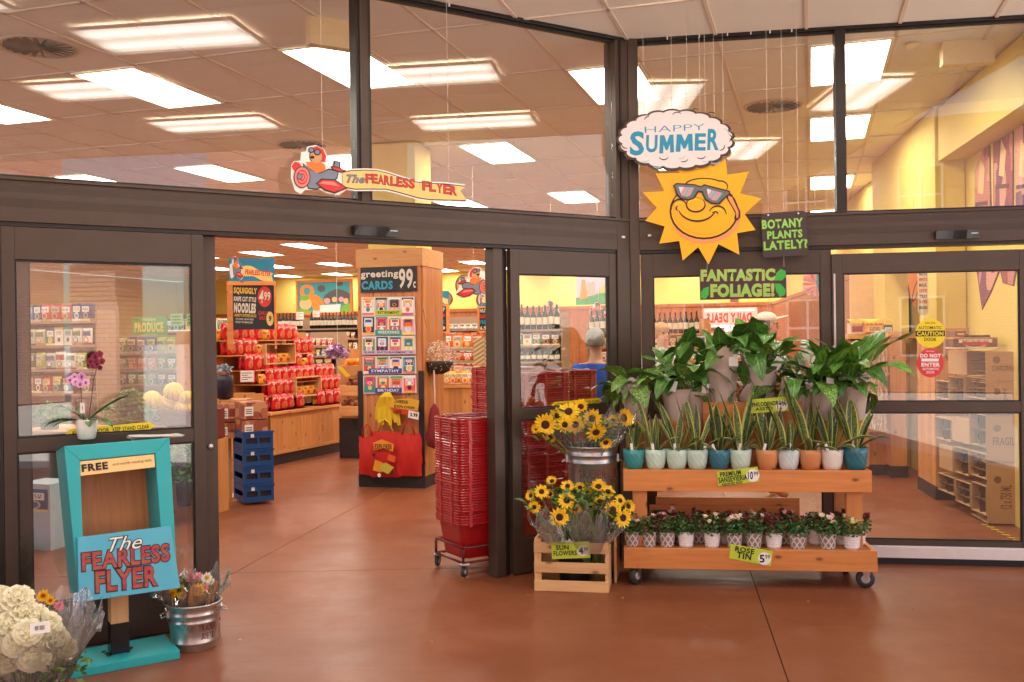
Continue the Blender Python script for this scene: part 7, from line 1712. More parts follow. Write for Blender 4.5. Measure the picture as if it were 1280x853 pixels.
# jungle picture and field picture on the far wall
fc = Face(371, 350, 441, 394, 29.6, AG); pic = fc.thing('jungle_picture', 'framed picture with giraffe and jungle shapes on the far wall', 'picture'); w, h = fc.w, fc.h
for x in (0, w-.07): MB().b2(x, x+.07, -.06, .02, 0, h).build('frame', FRM, pic)
for z in (0, h-.08): MB().b2(.0705, w-.0705, -.06, .02, z, z+.08).build('frame', FRM, pic)
MB().b2(.07, w-.07, -.02, 0, .08, h-.08).build('canvas', mat('picture_sky', (60, 160, 170), .6, 0, .1, 3, 0), pic)
def pp(pts, m_, k_=1): MB().prism([(.07+x*(w-.14), .08+z*(h-.16)) for x, z in pts], -.02-.004*k_, -.018-.004*k_).build('painted_shape', m_, pic)
OR_ = mat('paint_orange', (230, 140, 50), .6, 0, .25, 6, 0); GN_ = mat('paint_green', (120, 180, 60), .6, 0, .1, 5, 0); GY_ = mat('paint_grey', (90, 88, 90), .6, 0, .1, 5, 0); PK_ = mat('paint_pink', (226, 160, 160), .6); BE_ = mat('paint_beige', (226, 186, 130), .6)
pp(ell(.17, .7, .14, .26, 16), OR_, 1); pp(ell(.17, .72, .06, .14, 12), mat('picture_sky', (60, 160, 170), .6), 2); pp([(.2, .55), (.35, .6), (.46, .45), (.5, .3), (.42, .1), (.3, .05), (.25, .3)], OR_, 2)
pp(ell(.14, .3, .12, .2, 14), BE_, 3); pp(ell(.12, .5, .1, .09, 12), GN_, 4); pp(ell(.45, .8, .08, .12, 12), GY_, 3); pp([(.5, .55), (.6, .68), (.75, .78), (.9, .7), (1, .6), (1, .3), (.5, .3)], GY_, 2); pp(ell(.56, .38, .06, .1, 12), PK_, 4); pp(ell(.7, .42, .05, .09, 12), BE_, 4); pp(ell(.83, .42, .05, .09, 12), PK_, 4); pp(ell(.92, .36, .05, .1, 12), BE_, 5)
pp([(.42, 0), (.8, 0), (.82, .26), (.42, .24)], WHITE, 5); pp([(.8, 0), (1, 0), (1, .3), (.85, .2)], GN_, 6); pp(ell(.8, .95, .07, .09, 12), GY_, 5); pp([(0, 0), (.3, 0), (.2, .1), (0, .16)], GN_, 5)
fc = Face(720, 346, 770, 381, 24, AG); pic = fc.thing('field_picture', 'picture of green ploughed fields behind the glass beside the corner post', 'picture'); w, h = fc.w, fc.h
MB().b2(0, w, -.02, .02, 0, h).build('canvas', mat('field_sky', (190, 186, 200), .6), pic)
MB().prism([(0, 0), (w, 0), (w, h*.45), (w*.5, h*.38), (0, h*.25)], -.03, -.021).build('painted_shape', mat('field_green', (70, 150, 90), .6, 0, .4, 9, 0), pic); MB().prism([(w*.5, h*.38), (w*.75, h*.75), (w, h*.7), (w, h*.45)], -.032, -.022).build('painted_shape', mat('field_gold', (200, 180, 100), .6, 0, .3, 9, 0), pic)
MB().prism([(w*.1, h*.2), (w*.16, h*.9), (w*.24, h*.9), (w*.3, h*.25)], -.034, -.03).build('painted_shape', OR_, pic); MB().prism([(w*.28, h*.3), (w*.3, h*.8), (w*.48, h*.8), (w*.5, h*.35)], -.036, -.03).build('painted_shape', PK_, pic)
fc = Face(165, 396, 208, 423, 15.5, AG); pic = fc.thing('produce_sign', 'green sign lettered PRODUCE in gold seen through the left door glass', 'sign'); w, h = fc.w, fc.h
MB().b2(0, w, 0, .03, 0, h).build('board', mat('produce_green', (100, 140, 66), .6, 0, .12, 8, 0), pic); txt('PRODUCE', w*.08, h*.28, w*.84, h*.46, -.006, mat('produce_gold', (210, 190, 70), .6), pic, 0, .05); txt('FRESH', w*.3, h*.8, w*.4, h*.12, -.003, mat('produce_gold', (210, 190, 70), .6), pic); txt('EVERY DAY', w*.25, h*.08, w*.5, h*.12, -.003, mat('produce_gold', (210, 190, 70), .6), pic)
for x in (w*.1, w*.9): MB().b2(x-.02, x+.02, .035, .07, -1.4, h).build('post', PALW, pic)
for i, (u0, u1) in enumerate(((213, 228), (233, 248))):
    fc = Face(u0, 392, u1, 408, 16.5, AG); t = fc.thing('small_green_sign', ['small pale green sign right of the PRODUCE sign', 'small pale green sign at the edge of the left door glass'][i], 'sign'); MB().b2(0, fc.w, 0, .01, 0, fc.h).build('board', mat('pale_green', (150, 180, 120), .6), t)
    for q in range(3): MB().b2(fc.w*.15, fc.w*.85, -.003, -.001, fc.h*(.2+.25*q), fc.h*(.32+.25*q)).build('line', GRD, t)
# melon stand and produce by the left door
fc = Face(150, 514, 246, 640, 9.0, rad(-17)); t = fc.thing('melon_stand', 'wooden stand with maroon cartons holding yellow melons behind the left door glass', 'stand', floor=True)
MB().b2(0, fc.w, 0, .5, 0, .70).build('base', PALW, t); MB().b2(fc.w*.42, fc.w, -.02, .45, .705, fc.z1).build('maroon_carton', mat('maroon_card', (110, 40, 34), .6, 0, .1, 6, 0), t); MB().b2(0, fc.w*.40, -.02, .45, .705, fc.z1-.02).build('green_tray', mat('tray_green', (60, 84, 50), .6), t)
def melonm():
    k = NT('striped_melon'); tc = k.n('ShaderNodeTexCoord'); sp = k.n('ShaderNodeSeparateXYZ'); k.l(tc.outputs['Object'], sp.inputs[0]); an = k.math('ARCTAN2', sp.outputs[1], sp.outputs[0])
    w_ = k.math('SINE', k.math('ADD', k.math('MULTIPLY', an, 10.0), k.math('MULTIPLY', k.noise(k.coords('Object'), 14, 4), 3.0))); c = k.ramp(w_, [(.0, (246, 190, 16)), (.72, (244, 184, 14)), (.95, (196, 160, 40))]); k.col(k.mix(k.ramp(k.noise(k.coords('Object'), 60, 4), [(.55, (0, 0, 0)), (.7, (70, 70, 70))]), c, (230, 210, 120))); k.set(Roughness=.45); k.bump(w_, .3, .004); return k.m
MELON = melonm()
for i, (u, v, r_) in enumerate(((190, 500, 12), (217, 490, 12.5), (211, 503, 12), (234, 498, 10), (237, 511, 11), (203, 508, 9), (226, 509, 9))):
    m = MB(); R1 = r_/FPX*8.95; m.ball((0, 0, 0), (R1, R1, R1*.9), 22, 12, 0, lambda a_, t_: 1+.02*abs(math.sin(5*a_))*math.sin(t_))
    o = m.build('melon', MELON, None, True, loc=AT(u, v, 9.0+.02*(i % 3))); o.rotation_euler = (random.uniform(-1, 1), random.uniform(-1, 1), 0)
    tag(o, 'ribbed yellow melon in the pile behind the left door glass', 'melon', 'yellow melons on the stand')
for i, (u, v, r_, c_) in enumerate(((150, 518, .16, 0), (178, 522, .13, 0), (162, 500, .12, 0), (62, 520, .16, 0), (230, 590, .2, 1), (228, 560, .16, 1))):
    p = AT(u, v, 8.6); t = thing('herb_plant', ['bushy green herb left of the melons', 'round leafy greens under the melons', 'small green herb above the door strip sticker', 'green potted herb at the far left of the door glass', 'bunch of dark kale in the lower pane of the left door', 'bunch of green leaves just under the door middle rail'][i], 'plant', p)
    foliage(300, r_, 50+i, (0, 0, 0), .028, 0, .8).build('foliage', [mat('herb_green', (84, 132, 58), .5, 0, .4, 12, 0), GRD], t, kind='stuff'); MB().lathe([(.06, -r_-.1), (.08, -r_*.3)], 14).build('pot', mat('dark_pot', (50, 44, 40), .6), t, True)
fc = Face(22, 610, 52, 720, 7.6, rad(-17)); t = fc.thing('pale_carton', 'pale blue and white carton low behind the left door glass', 'carton', floor=True); MB().b2(0, .32, 0, .3, 0, .52).build('body', mat('pale_blue_card', (186, 200, 214), .5), t); MB().b2(.02, .30, -.002, 0, .3, .48).build('print', P['blue'], t)
fc = Face(52, 560, 150, 700, 8.4, rad(-17)); t = fc.thing('produce_bin', 'dark wooden produce bin behind the turquoise box', 'bin', floor=True); MB().b2(-.3, fc.w, 0, .6, 0, .82).build('body', wood('bin_brown', (110, 70, 42), (84, 50, 28), 'x', .5, False), t); MB().b2(-.32, fc.w+.02, -.02, .62, .82, .86).build('rim', PALX, t)
# cartons, blue crates and sacks left of the opening
BLC = mat('blue_crate_plastic', (14, 70, 130), .4, 0, .1, 20, .05)
def bcrate(p, ang, label, w=.40, d=.38, h=.172):
    t = thing('blue_crate', label, 'crate', p, ang, 'blue crates')
    m = MB(); m.b2(0, w, 0, .012, 0, h*.3); m.b2(0, w, 0, .012, h*.62, h); m.b2(0, w*.1, 0, .012, h*.3, h*.62); m.b2(w*.9, w, 0, .012, h*.3, h*.62); m.b2(w*.46, w*.54, 0, .012, h*.3, h*.62)
    m.b2(0, .012, .012, d, 0, h*.3); m.b2(0, .012, .012, d, h*.62, h); m.b2(0, .012, .012, d*.1, h*.3, h*.62); m.b2(0, .012, d*.9, d, h*.3, h*.62); m.b2(w-.012, w, .012, d, 0, h); m.b2(.012, w-.012, d-.012, d, 0, h); m.b2(.012, w-.012, .012, d-.012, .002, .02); m.build('body', BLC, t)
    MB().b2(-.008, w+.008, -.008, .0, h-.02, h-.002).build('rim', BLC, t); MB().b2(w*.25, w*.36, -.0015, 0, h*.66, h*.86).build('label_card', WHITE, t)
    MB().b2(.014, w-.014, .02, .03, .03, h*.6).build('contents', DARKB, t)
    return t
bp_ = G(305, 633); bp_.z = 0
for i in range(4): bcrate(bp_+Vector((0, 0, .03+i*.176)), rad(30), ['lowest blue plastic crate of four, left of the opening', 'second blue plastic crate from the floor', 'third blue plastic crate from the floor', 'top blue plastic crate of four, under the fruit cartons'][i], .30, .40)
for i in range(3):
    p = bp_+Vector((-.04, .02, .74+i*.0)); 
kcart = printm('fruit_carton', [(170, 100, 70), (150, 80, 60), (196, 140, 100), (130, 60, 50)], 14)
for i, (u0, v0, u1, v1, Y, a_) in enumerate(((304, 525, 335, 548, 9.45, 30), (304, 503, 335, 524, 9.45, 30), (272, 505, 304, 528, 9.7, 10), (272, 529, 303, 548, 9.7, 10))):
    fc = Face(u0, v0, u1, v1, Y, rad(a_)); t = fc.thing('fruit_carton', ['brown fruit carton directly on the blue crates', 'brown fruit carton uppermost over the blue crates', 'reddish fruit carton against the door edge, upper', 'reddish fruit carton against the door edge, lower'][i], 'carton')
    MB().b2(0, fc.w-.003, 0, .36, 0, fc.h-.002).build('body', kcart, t); MB().b2(fc.w*.06, fc.w*.4, -.002, 0, fc.h*.2, fc.h*.75).build('label_card', WHITE, t)
    for q in range(3): MB().b2(fc.w*.1, fc.w*.36, -.003, -.002, fc.h*(.32+.12*q), fc.h*(.37+.12*q)).build('line', INK, t)
fc = Face(270, 549, 286, 637, 9.8, rad(10)); t = fc.thing('pine_crate', 'upright pale pine crate between the door edge and the blue crates', 'crate', floor=True)
for x in (0, .06, .12): MB().b2(x, x+.035, 0, .02, 0, .70).build('slat', PINEZ, t)
MB().b2(0, .16, .021, .3, 0, .02).build('base', PINE, t); MB().b2(0, .16, .021, .3, .68, .70).build('top_panel', PINE, t)
fc = Face(271, 458, 288, 500, 10.2, 0); t = fc.thing('dark_sack', 'dark paper sack with a crumpled grey top at the left of the opening', 'sack'); m = MB(); m.lathe([(.05, 0), (.09, .02), (.10, .2), (.09, .26)], 14); m.build('body', mat('navy_sack', (34, 30, 50), .5, 0, .2, 10, .2), t, True, loc=(.05, .1, 0)); foliage(120, .09, 77, (.05, .1, .32), .03, 0, .6).build('wrap', [mat('grey_wrap', (170, 176, 186), .3, .2), GRY], t, kind='stuff'); MB().b2(-.1, .3, .0, .35, -.3, -.002).build('stand', PALW, t)
MB().b2(-.1, .3, .36, .40, -.3, .05).build('back_board', PALW, t)
# silver balloon weights and tags beside the island
fc = Face(410, 425, 440, 460, 12.6, 0); t = fc.thing('balloon_bunch', 'crumpled silver and lilac foil bunch hanging at the right end of the noodle island', 'foil bunch'); m = foliage(160, .14, 99, (fc.w*.4, 0, fc.h*.5), .05, .5, .9); m.build('foil', [mat('foil_silver', (200, 205, 220), .2, .8), mat('foil_lilac', (190, 150, 190), .3, .3)], t, kind='stuff'); m = MB(); m.tube([(fc.w*.4, 0, fc.h*.8), (fc.w*.4, 0, CZ-fc.z0)], .002, 4); m.build('string', mat('nylon', (235, 225, 215), .4), t)
fc = Face(421, 458, 438, 472, 12.5, 0); t = fc.thing('yellow_tag', 'tilted yellow tag hanging beside the red noodle bags', 'tag'); MB().prism([(0, fc.h), (fc.w*.3, fc.h), (fc.w, .02), (fc.w*.7, 0)], -.01, 0).build('card', YC, t)

# --- right side: counter, bundles, cartons
fc = Face(1113, 430, 1133, 603, 10.75, rad(-9)); t = fc.thing('wood_post', 'wood clad post with black kick plate behind the sliding door', 'post', floor=True); MB().b2(0, fc.w, 0, .3, .13, 1.58).build('cladding', PALW, t); MB().b2(-.01, fc.w+.01, -.01, .31, 0, .13).build('kick_plate', DARKB, t); MB().b2(-.02, fc.w+.02, -.02, .32, 1.58, 1.64).build('cap_board', PALX, t)
# wood cladding round the foot of the yellow pillar
t = thing('pillar_cladding', 'wood plank cladding round the foot of the yellow pillar behind the sliding door', 'cladding', PW.w(RWx(9.95), 0, 0), PW.ang)
cwid = RWx(9.29)-RWx(9.95); n = 5
for i in range(n): MB().b2(i*cwid/n+.001, (i+1)*cwid/n-.001, -.06, -.031, .13, 1.60).build('plank', PALW, t)
for i in range(3): MB().b2(cwid+.001, cwid+.03, -.06+i*.1, -.06+i*.1+.098, .13, 1.60).build('plank', PALW, t)
MB().b2(-.01, cwid+.035, -.068, .24, 0, .13).build('kick_plate', DARKB, t); MB().b2(-.01, cwid+.035, -.07, .245, 1.60, 1.66).build('cap_board', PALX, t)
fc = Face(1064, 431, 1111, 590, 11.0, rad(-9)); t = fc.thing('service_counter', 'wood service counter stacked with paper bags behind the sliding door', 'counter', floor=True); w = fc.w
n = 6
for i in range(n): MB().b2(i*w/n+.001, (i+1)*w/n-.001, 0, .02, .12, 1.54).build('plank', PALW, t)
MB().b2(0, w, .021, .6, .12, 1.54).build('core', PALW, t); MB().b2(-.03, w+.65, -.03, .62, 1.56, 1.62).build('counter_top', PALX, t); MB().b2(0, w, 0, .6, 0, .119).build('kick_plate', DARKB, t)
PBG = printm('paper_bag_stack', [(206, 180, 150), (180, 150, 120), (226, 206, 180), (150, 120, 96)], 30, .7, (6, 6, 1))
for i, (u0, v0, u1, v1) in enumerate(((1083, 437, 1109, 466), (1068, 468, 1109, 500), (1068, 518, 1108, 537))):
    fq = Face(u0, v0, u1, v1, 10.7, rad(-9)); q = fq.thing('paper_bag_bundle', ['top bundle of folded paper bags on the counter front', 'middle bundle of folded paper bags above the door rail', 'bottom bundle of folded paper bags below the door rail'][i], 'paper bags')
    nn = 14
    for k_ in range(nn): MB().b2(k_*fq.w/nn+.0015, (k_+1)*fq.w/nn-.001, -.01*(k_ % 3), .2, 0, fq.h-.004*(k_ % 4)).build('bag', PBG if k_ % 3 else KRF, q)
    MB().b2(-.01, fq.w+.01, -.03, .22, -.025, -.002).build('shelf_board', PALX, q)
for i, (u0, v0, u1, v1, Y, c_, lb) in enumerate(((1082, 404, 1105, 427, 11.1, 'orange', 'orange and red carton on the service counter'), (1063, 404, 1081, 428, 11.2, 'white', 'white crumpled bag bundle on the service counter'), (1105, 406, 1116, 427, 11.05, 'green', 'small green picture card standing on the counter'))):
    fq = Face(u0, v0, u1, v1, Y, rad(-9)); q = fq.thing('counter_goods', lb, 'carton'); MB().b2(0, fq.w, 0, .2, 0, fq.h).build('body', P[c_], q, bevel=.004); MB().b2(0, fq.w, -.004, 0, fq.h*.4, fq.h*.5).build('band', C_RED if i == 0 else WHITE, q)
fq = Face(1062, 397, 1116, 404, 11.1, rad(-9)); q = fq.thing('yellow_pennants', 'yellow cloth lying over the cartons on the counter', 'cloth'); m = MB(); 
for i in range(10): m.add([(i*fq.w/10, -.02, .03+.02*math.sin(i)), ((i+1)*fq.w/10, -.02, .03+.02*math.sin(i+1)), ((i+1)*fq.w/10, .2, .05), (i*fq.w/10, .2, .05), ((i+.5)*fq.w/10, -.03, -.03)], [(0, 1, 2, 3), (0, 4, 1)])
m.build('cloth', YC, q)
# wine cartons stacked by the right wall
CTN = mat('pale_carton_card', (190, 152, 108), .75, 0, .05, 6, .1); CTD = mat('carton_inside', (110, 84, 58), .8, 0, .2, 10, .1)
def wcarton(p, ang, w, d, h, label, openn, txt_=None, ncell=3):
    """open end faces -x side's front (towards the aisle, -y); plain printed side on +x end"""
    t = thing('wine_carton', label, 'carton', p, ang, None)
    MB().b2(0, w, 0, d, 0, .006).build('panel', CTN, t); MB().b2(0, w, 0, d, h-.006, h).build('panel', CTN, t); MB().b2(w-.006, w, 0, d, .0062, h-.0062).build('panel', CTN, t); MB().b2(0, .006, 0, d, .0062, h-.0062).build('panel', CTN, t); MB().b2(.006, w-.006, d-.006, d, .0062, h-.0062).build('panel', CTN, t)
    if openn:
        for i in range(1, ncell): z = h*i/ncell; MB().b2(.007, w-.007, .01, d-.01, z-.003, z+.003).build('divider', CTD, t)
        MB().b2(w*.5-.003, w*.5+.003, .012, d-.012, .007, h-.007).build('divider', CTD, t)
        m = MB()
        for i in range(ncell):
            for j in (.25, .75): m.lathe([(.036, .02), (.036, .05), (.02, .05)], 10, M=Matrix.Translation((w*j, .10, h*(i+.5)/ncell)) @ Matrix.Rotation(PI/2, 4, 'X'))
        m.build('bottles', DKG, t, kind='stuff')
    else: MB().b2(.006, w-.006, .0, .006, .0062, h-.0062).build('panel', CTN, t)
    return t
# the near column: its printed sides face the camera, open ends face the aisle on the left
cst = Face(1233, 420, 1278, 655, 8.02, rad(-9)); CPX = cst.pl; cwW = cst.w
zz = [(0.0, 578, 655), (0, 519, 577), (0, 478, 518), (0, 439, 477)]
words = ['12 x 750 ML', 'FRAGILE', 'Vineyard', 'CHARDONNAY']
for i, (_, v0, v1) in enumerate(zz):
    z1_, z0_ = CPX.at(1255, v0)[1], max(0, CPX.at(1255, v1)[1]); h_ = z1_-z0_-.004
    t = thing('wine_carton', ['lowest pale wine carton of the near stack, standing on the floor', 'second pale wine carton from the floor in the near stack', 'third pale wine carton from the floor, behind the door rail', 'topmost pale wine carton of the near stack'][i], 'carton', CPX.w(0, 0, z0_), CPX.ang)
    w, d = cwW, .42
    MB().b2(0, w, 0, .006, 0, h_).build('front_panel', CTN, t); MB().b2(w-.006, w, .0065, d, 0, h_).build('panel', CTN, t); MB().b2(0, w-.0065, .0065, d, h_-.006, h_).build('panel', CTN, t); MB().b2(0, w-.0065, .0065, d, 0, .006).build('panel', CTN, t)
    nn = 3
    for k_ in range(1, nn): MB().b2(.004, w-.01, .008, d-.01, h_*k_/nn-.003, h_*k_/nn+.003).build('divider', CTD, t)
    MB().b2(.16, .166, .0065, d, .0065, h_-.0065).build('inner_panel', CTD, t)
    tx = thing('q', None, None); bpy.data.objects.remove(tx)
    me_ = txt(words[i], .05, h_*.35, w*.7, h_*.18, -.0012, mat('carton_ink', (120, 84, 60), .7), t, rad(90) if i in (0, 2) else 0, .02); MB().prism(ell(w*.3, h_*.72, .03, .03, 14), -.0012, 0).build('print', mat('carton_ink', (120, 84, 60), .7), t)
# open honeycomb of cartons along the wall, stepping away
k_ = 0
rr = random.Random(9)
CPW = Pl((3.965, 8.06, 0), math.atan2(-1.15, -.07))
grid_ = [(1206, 470, 1233, 500), (1185, 438, 1209, 469), (1186, 470, 1205, 505), (1170, 475, 1186, 500), (1212, 515, 1233, 560), (1190, 520, 1212, 556), (1168, 520, 1189, 553), (1212, 562, 1233, 600), (1192, 557, 1211, 596), (1174, 554, 1191, 590), (1214, 601, 1233, 645), (1194, 598, 1213, 634), (1172, 590, 1193, 620)]
for i, (u0, v0, u1, v1) in enumerate(grid_):
    x0, z1_ = CPW.at(u0, v0); x1_, z0_ = CPW.at(u1, v1); z0_ = max(.003, z0_); zc_ = CPW.at(u1, v0)[1]
    w = x1_-x0; h_ = max(.08, z1_-z0_)-.004
    if w < .05: continue
    wcarton(CPW.w(x0, 0, z0_), CPW.ang, w-.004, .24, h_, 'open wine carton lying on its side in the carton wall by the sliding door', i % 4 != 1, ncell=2+(i % 2)); list(COL.objects)[-1]
for o in COL.objects:
    if o.get('label', '').startswith('open wine carton lying'): o['group'] = 'open wine cartons stacked along the right wall'
for i, (u0, v0, u1, v1, lb) in enumerate(((1192, 422, 1247, 436, 'red and brown carton lying on top of the wine cartons'), (1215, 419, 1238, 432, 'black tray on top of the wine carton stack'), (1194, 414, 1208, 421, 'small brown sign card on top of the wine cartons'))):
    fq = Face(u0, v0, u1, v1, 8.2+.1*i, rad(-9)); q = fq.thing('stack_top_goods', lb, 'carton'); MB().b2(0, fq.w, 0, .25, 0, fq.h).build('body', (P['brown'], INK, mat('brown_card', (120, 80, 60), .6))[i], q, bevel=.003); MB().b2(fq.w*.2, fq.w*.8, -.003, -.001, fq.h*.3, fq.h*.6).build('label_card', (C_RED, GY_, CREAM)[i], q)
# floor hazard tape
YT = mat('hazard_yellow', (214, 176, 40), .5)
t = thing('hazard_tape', 'yellow and black striped floor tape at the foot of the wine cartons', 'tape', G(1225, 655, .004)); p0, p1_ = G(1222, 653, .004), G(1268, 676, .004); dv = (p1_-p0); L_ = dv.length; t.rotation_euler = (0, 0, math.atan2(dv.y, dv.x)); t.location = p0
for i in range(14): MB().add([(i*L_/14, 0, 0), ((i+1)*L_/14, 0, 0), ((i+1)*L_/14+.03, .05, 0), (i*L_/14+.03, .05, 0)], [(0, 1, 2, 3)]).build('stripe', YT if i % 2 else INK, t)
# pictures painted on the right wall
def wallpoly(pts, m_, root, k_=1, off=.248): 
    MB().prism([PWA.at(u, v, -.25) for u, v in pts], -.004*k_, -.004*k_+.003).build('painted_shape', m_, root)
PWA = PW
MUR = printm('mural_purple', [(150, 70, 80), (190, 120, 110), (120, 60, 90), (206, 150, 130)], 5, .7, (1, 1, .6)); MURD = mat('mural_outline', (90, 50, 56), .7)
mr = thing('arch_mural', 'purple and pink arched mural painted high on the right wall', 'mural', PW.w(0, .25, 0), PW.ang)
for q in ([(1219, 262), (1219, 215), (1228, 190), (1238, 177), (1240, 262)], [(1242, 262), (1242, 172), (1256, 155), (1268, 146), (1268, 262)], [(1270, 262), (1270, 145), (1290, 130), (1290, 262)]):
    wallpoly(q, MURD, mr, 1); c = (sum(p[0] for p in q)/len(q), sum(p[1] for p in q)/len(q)); wallpoly([(c[0]+(p[0]-c[0])*.9, c[1]+(p[1]-c[1])*.97) for p in q], MUR, mr, 2)
    wallpoly([(c[0]-5, c[1]+20), (c[0]-2, c[1]-25), (c[0]+4, c[1]-10), (c[0]+2, c[1]+22)], BE_, mr, 3); wallpoly([(c[0]-8, c[1]+32), (c[0]+7, c[1]+30), (c[0]+7, c[1]+35), (c[0]-8, c[1]+37)], MURD, mr, 3)
mr = thing('pennant_mural', 'purple pointed pennant shapes painted on the right wall above the cartons', 'mural', PW.w(0, .25, 0), PW.ang)
for q in ([(1221, 337), (1252, 335), (1240, 365), (1228, 388)], [(1250, 336), (1272, 335), (1268, 358), (1254, 354)]):
    wallpoly(q, MURD, mr, 1); c = (sum(p[0] for p in q)/4, sum(p[1] for p in q)/4); wallpoly([(c[0]+(p[0]-c[0])*.86, c[1]+(p[1]-c[1])*.9) for p in q], MUR, mr, 2)
# surfboard and price list boards near the window
fq = Face(1135, 338, 1150, 385, 9.2, rad(-9)); q = fq.thing('orange_board', 'orange leaf shaped board hanging beside the price list', 'hanging sign'); w, h = fq.w, fq.h
MB().prism([(0, h), (w*.95, h), (w, h*.7), (w*.55, 0), (w*.2, h*.3), (.0, h*.8)], -.01, 0).build('board', OR_, q); MB().prism(ell(w*.62, h*.45, .022, .11, 14, -.25), -.012, -.011).build('ring', INK, q); MB().prism(ell(w*.62, h*.45, .015, .095, 14, -.25), -.014, -.012).build('ring_inside', OR_, q)
fq = Face(1147, 338, 1160, 394, 9.15, rad(-9)); q = fq.thing('list_board', 'narrow cream list board with rounded end, lines of brown and red print', 'hanging sign'); w, h = fq.w, fq.h
MB().prism([(0, h), (w, h), (w, .03), (w*.8, 0), (w*.2, 0), (0, .03)], -.01, 0).build('board', mat('list_cream', (226, 206, 176), .6), q)
for i, s_ in enumerate(('NUTS', 'MINTS', 'MILK', 'COFFEE', 'TEAS', 'WATER', 'BREAD')): txt(s_, w*.12, h*(.88-.125*i), w*.76, h*.07, -.0115, C_RED if i % 2 else MURD, q, 0, .04)
for nm, u in (('string', 1143), ('string', 1154)):
    p = AT(u, 338, 9.18); m = MB(); m.tube([(0, 0, 0), (0, 0, CZ-p.z)], .0015, 4); tag(m.build('hanging_string', mat('nylon', (235, 225, 215), .4), None, loc=p), 'thin string holding the %s board by the window' % ('orange' if u < 1150 else 'list'), 'string')
# red jamb and pale wood door beyond
fq = Face(1106, 338, 1113, 428, 11.9, rad(-9)); q = fq.thing('red_jamb', 'thin red door jamb left of the bright wall window', 'jamb', floor=True); MB().b2(0, .05, 0, .08, 0, 2.45).build('jamb', C_RED, q)
fq = Face(1063, 338, 1105, 428, 12.6, rad(-9)); q = fq.thing('pale_door', 'pale cream door in the right wall behind the service counter', 'door', floor=True); MB().b2(0, fq.w, 0, .05, 0, 2.45).build('leaf', mat('cream_door', (236, 200, 150), .6), q); MB().b2(fq.w*.85, fq.w*.9, -.03, 0, 1.0, 1.15).build('handle', STEEL, q)
# the opposite shop's reflection, built as a glowing window on the far wall
fq = Face(880, 385, 947, 470, 23.5, AG); q = fq.thing('reflected_shopfront', 'mirrored shopfront built as a glowing panel with reversed banner, above the potted plants', 'window', floor=True); w = fq.w
WG = emit('reflection_glow', (255, 238, 232), 1.3)  # added glow standing in for reflected daylight
MB().b2(0, w, .06, .08, .1, fq.z1-.05).build('glowing_pane', WG, q)
for x in (0, w*.48, w-.06): MB().b2(x, x+.06, -.02, .05, 0, fq.z1).build('frame', WHITE, q)
MB().b2(.0605, w-.0605, -.02, .05, fq.z1-.06, fq.z1).build('frame', WHITE, q)
MB().b2(.06, w-.06, -.035, -.03, fq.z1-.42, fq.z1-.07).build('banner', mat('banner_white', (240, 232, 228), .6), q)
txt("DAILY DEALS", w*.06, fq.z1-.36, w*.84, .24, -.038, mat('banner_red', (226, 90, 80), .6), q, 0, .05, mirror=True)
m = MB(); m.prism(ell(w*.58, fq.z0+.95, .26, .18, 20), -.05, -.04); m.build('oval_sign', WHITE, q); txt('n', w*.58-.08, fq.z0+.88, .16, .14, -.055, INK, q, 0, .08)
for i, (u0, u1, v0, v1, kk) in enumerate(((885, 905, 410, 440, 'mix'), (918, 940, 404, 440, 'brown'), (905, 918, 415, 440, 'red'))):
    f2 = Face(u0, v0, u1, v1, 22.5, AG); q2 = f2.thing('window_display', ['coloured display rack in front of the mirrored shopfront, left', 'tall brown display rack in front of the mirrored shopfront', 'red display rack in the middle of the mirrored shopfront'][i], 'display'); MB().b2(0, f2.w, 0, .3, 0, f2.h).build('goods', P[kk], q2); MB().b2(0, f2.w, 0, .3, -1.2, -.001).build('stand', PALW, q2)
fq = Face(912, 373, 924, 379, 22, AG); q = fq.thing('exit_sign', 'small lit EXIT sign on the far wall under the foliage sign', 'exit sign'); MB().b2(0, fq.w, 0, .06, 0, fq.h).build('housing', CREAM, q); txt('EXIT', fq.w*.15, fq.h*.2, fq.w*.7, fq.h*.6, -.003, mat('exit_red', (200, 40, 30), .5), q, 0, .04)
# tall far wainscot on the right wall beyond the pillar, and rosette
t = thing('wainscot', 'tall wood wainscot on the right wall behind the plants', 'wainscot', PW.w(RWx(29), .25, 0), PW.ang); wl_ = RWx(14.5)-RWx(29)
for i in range(40): MB().b2(i*wl_/40+.003, (i+1)*wl_/40-.003, -.03, 0, 0, 2.5).build('plank', WOODB, t)
MB().b2(0, wl_, -.05, 0, 2.501, 2.58).build('rail', WOODB, t)
p = AT(1020, 355, 13.4); t = thing('paper_rosette', 'pink and turquoise paper rosette hanging near the right wall', 'decoration', p)
m = MB()
for i in range(60): a_ = rr.random()*2*PI; ph = rr.uniform(-1, 1); M = Matrix.Rotation(a_, 4, 'Y') @ Matrix.Rotation(ph, 4, 'X'); m.add([(0, 0, 0), (.17, -.03, .03), (.19, 0, 0), (.17, .03, -.03)], [(0, 1, 2, 3)], 0 if math.cos(a_) < .2 else 1, M)
m.build('paper', [mat('tissue_pink', (240, 190, 200), .7), mat('tissue_teal', (40, 180, 200), .7)], t, kind='stuff'); m = MB(); m.tube([(0, 0, 0), (0, 0, CZ-p.z)], .0015, 4); m.build('string', mat('nylon', (235, 225, 215), .4), t)
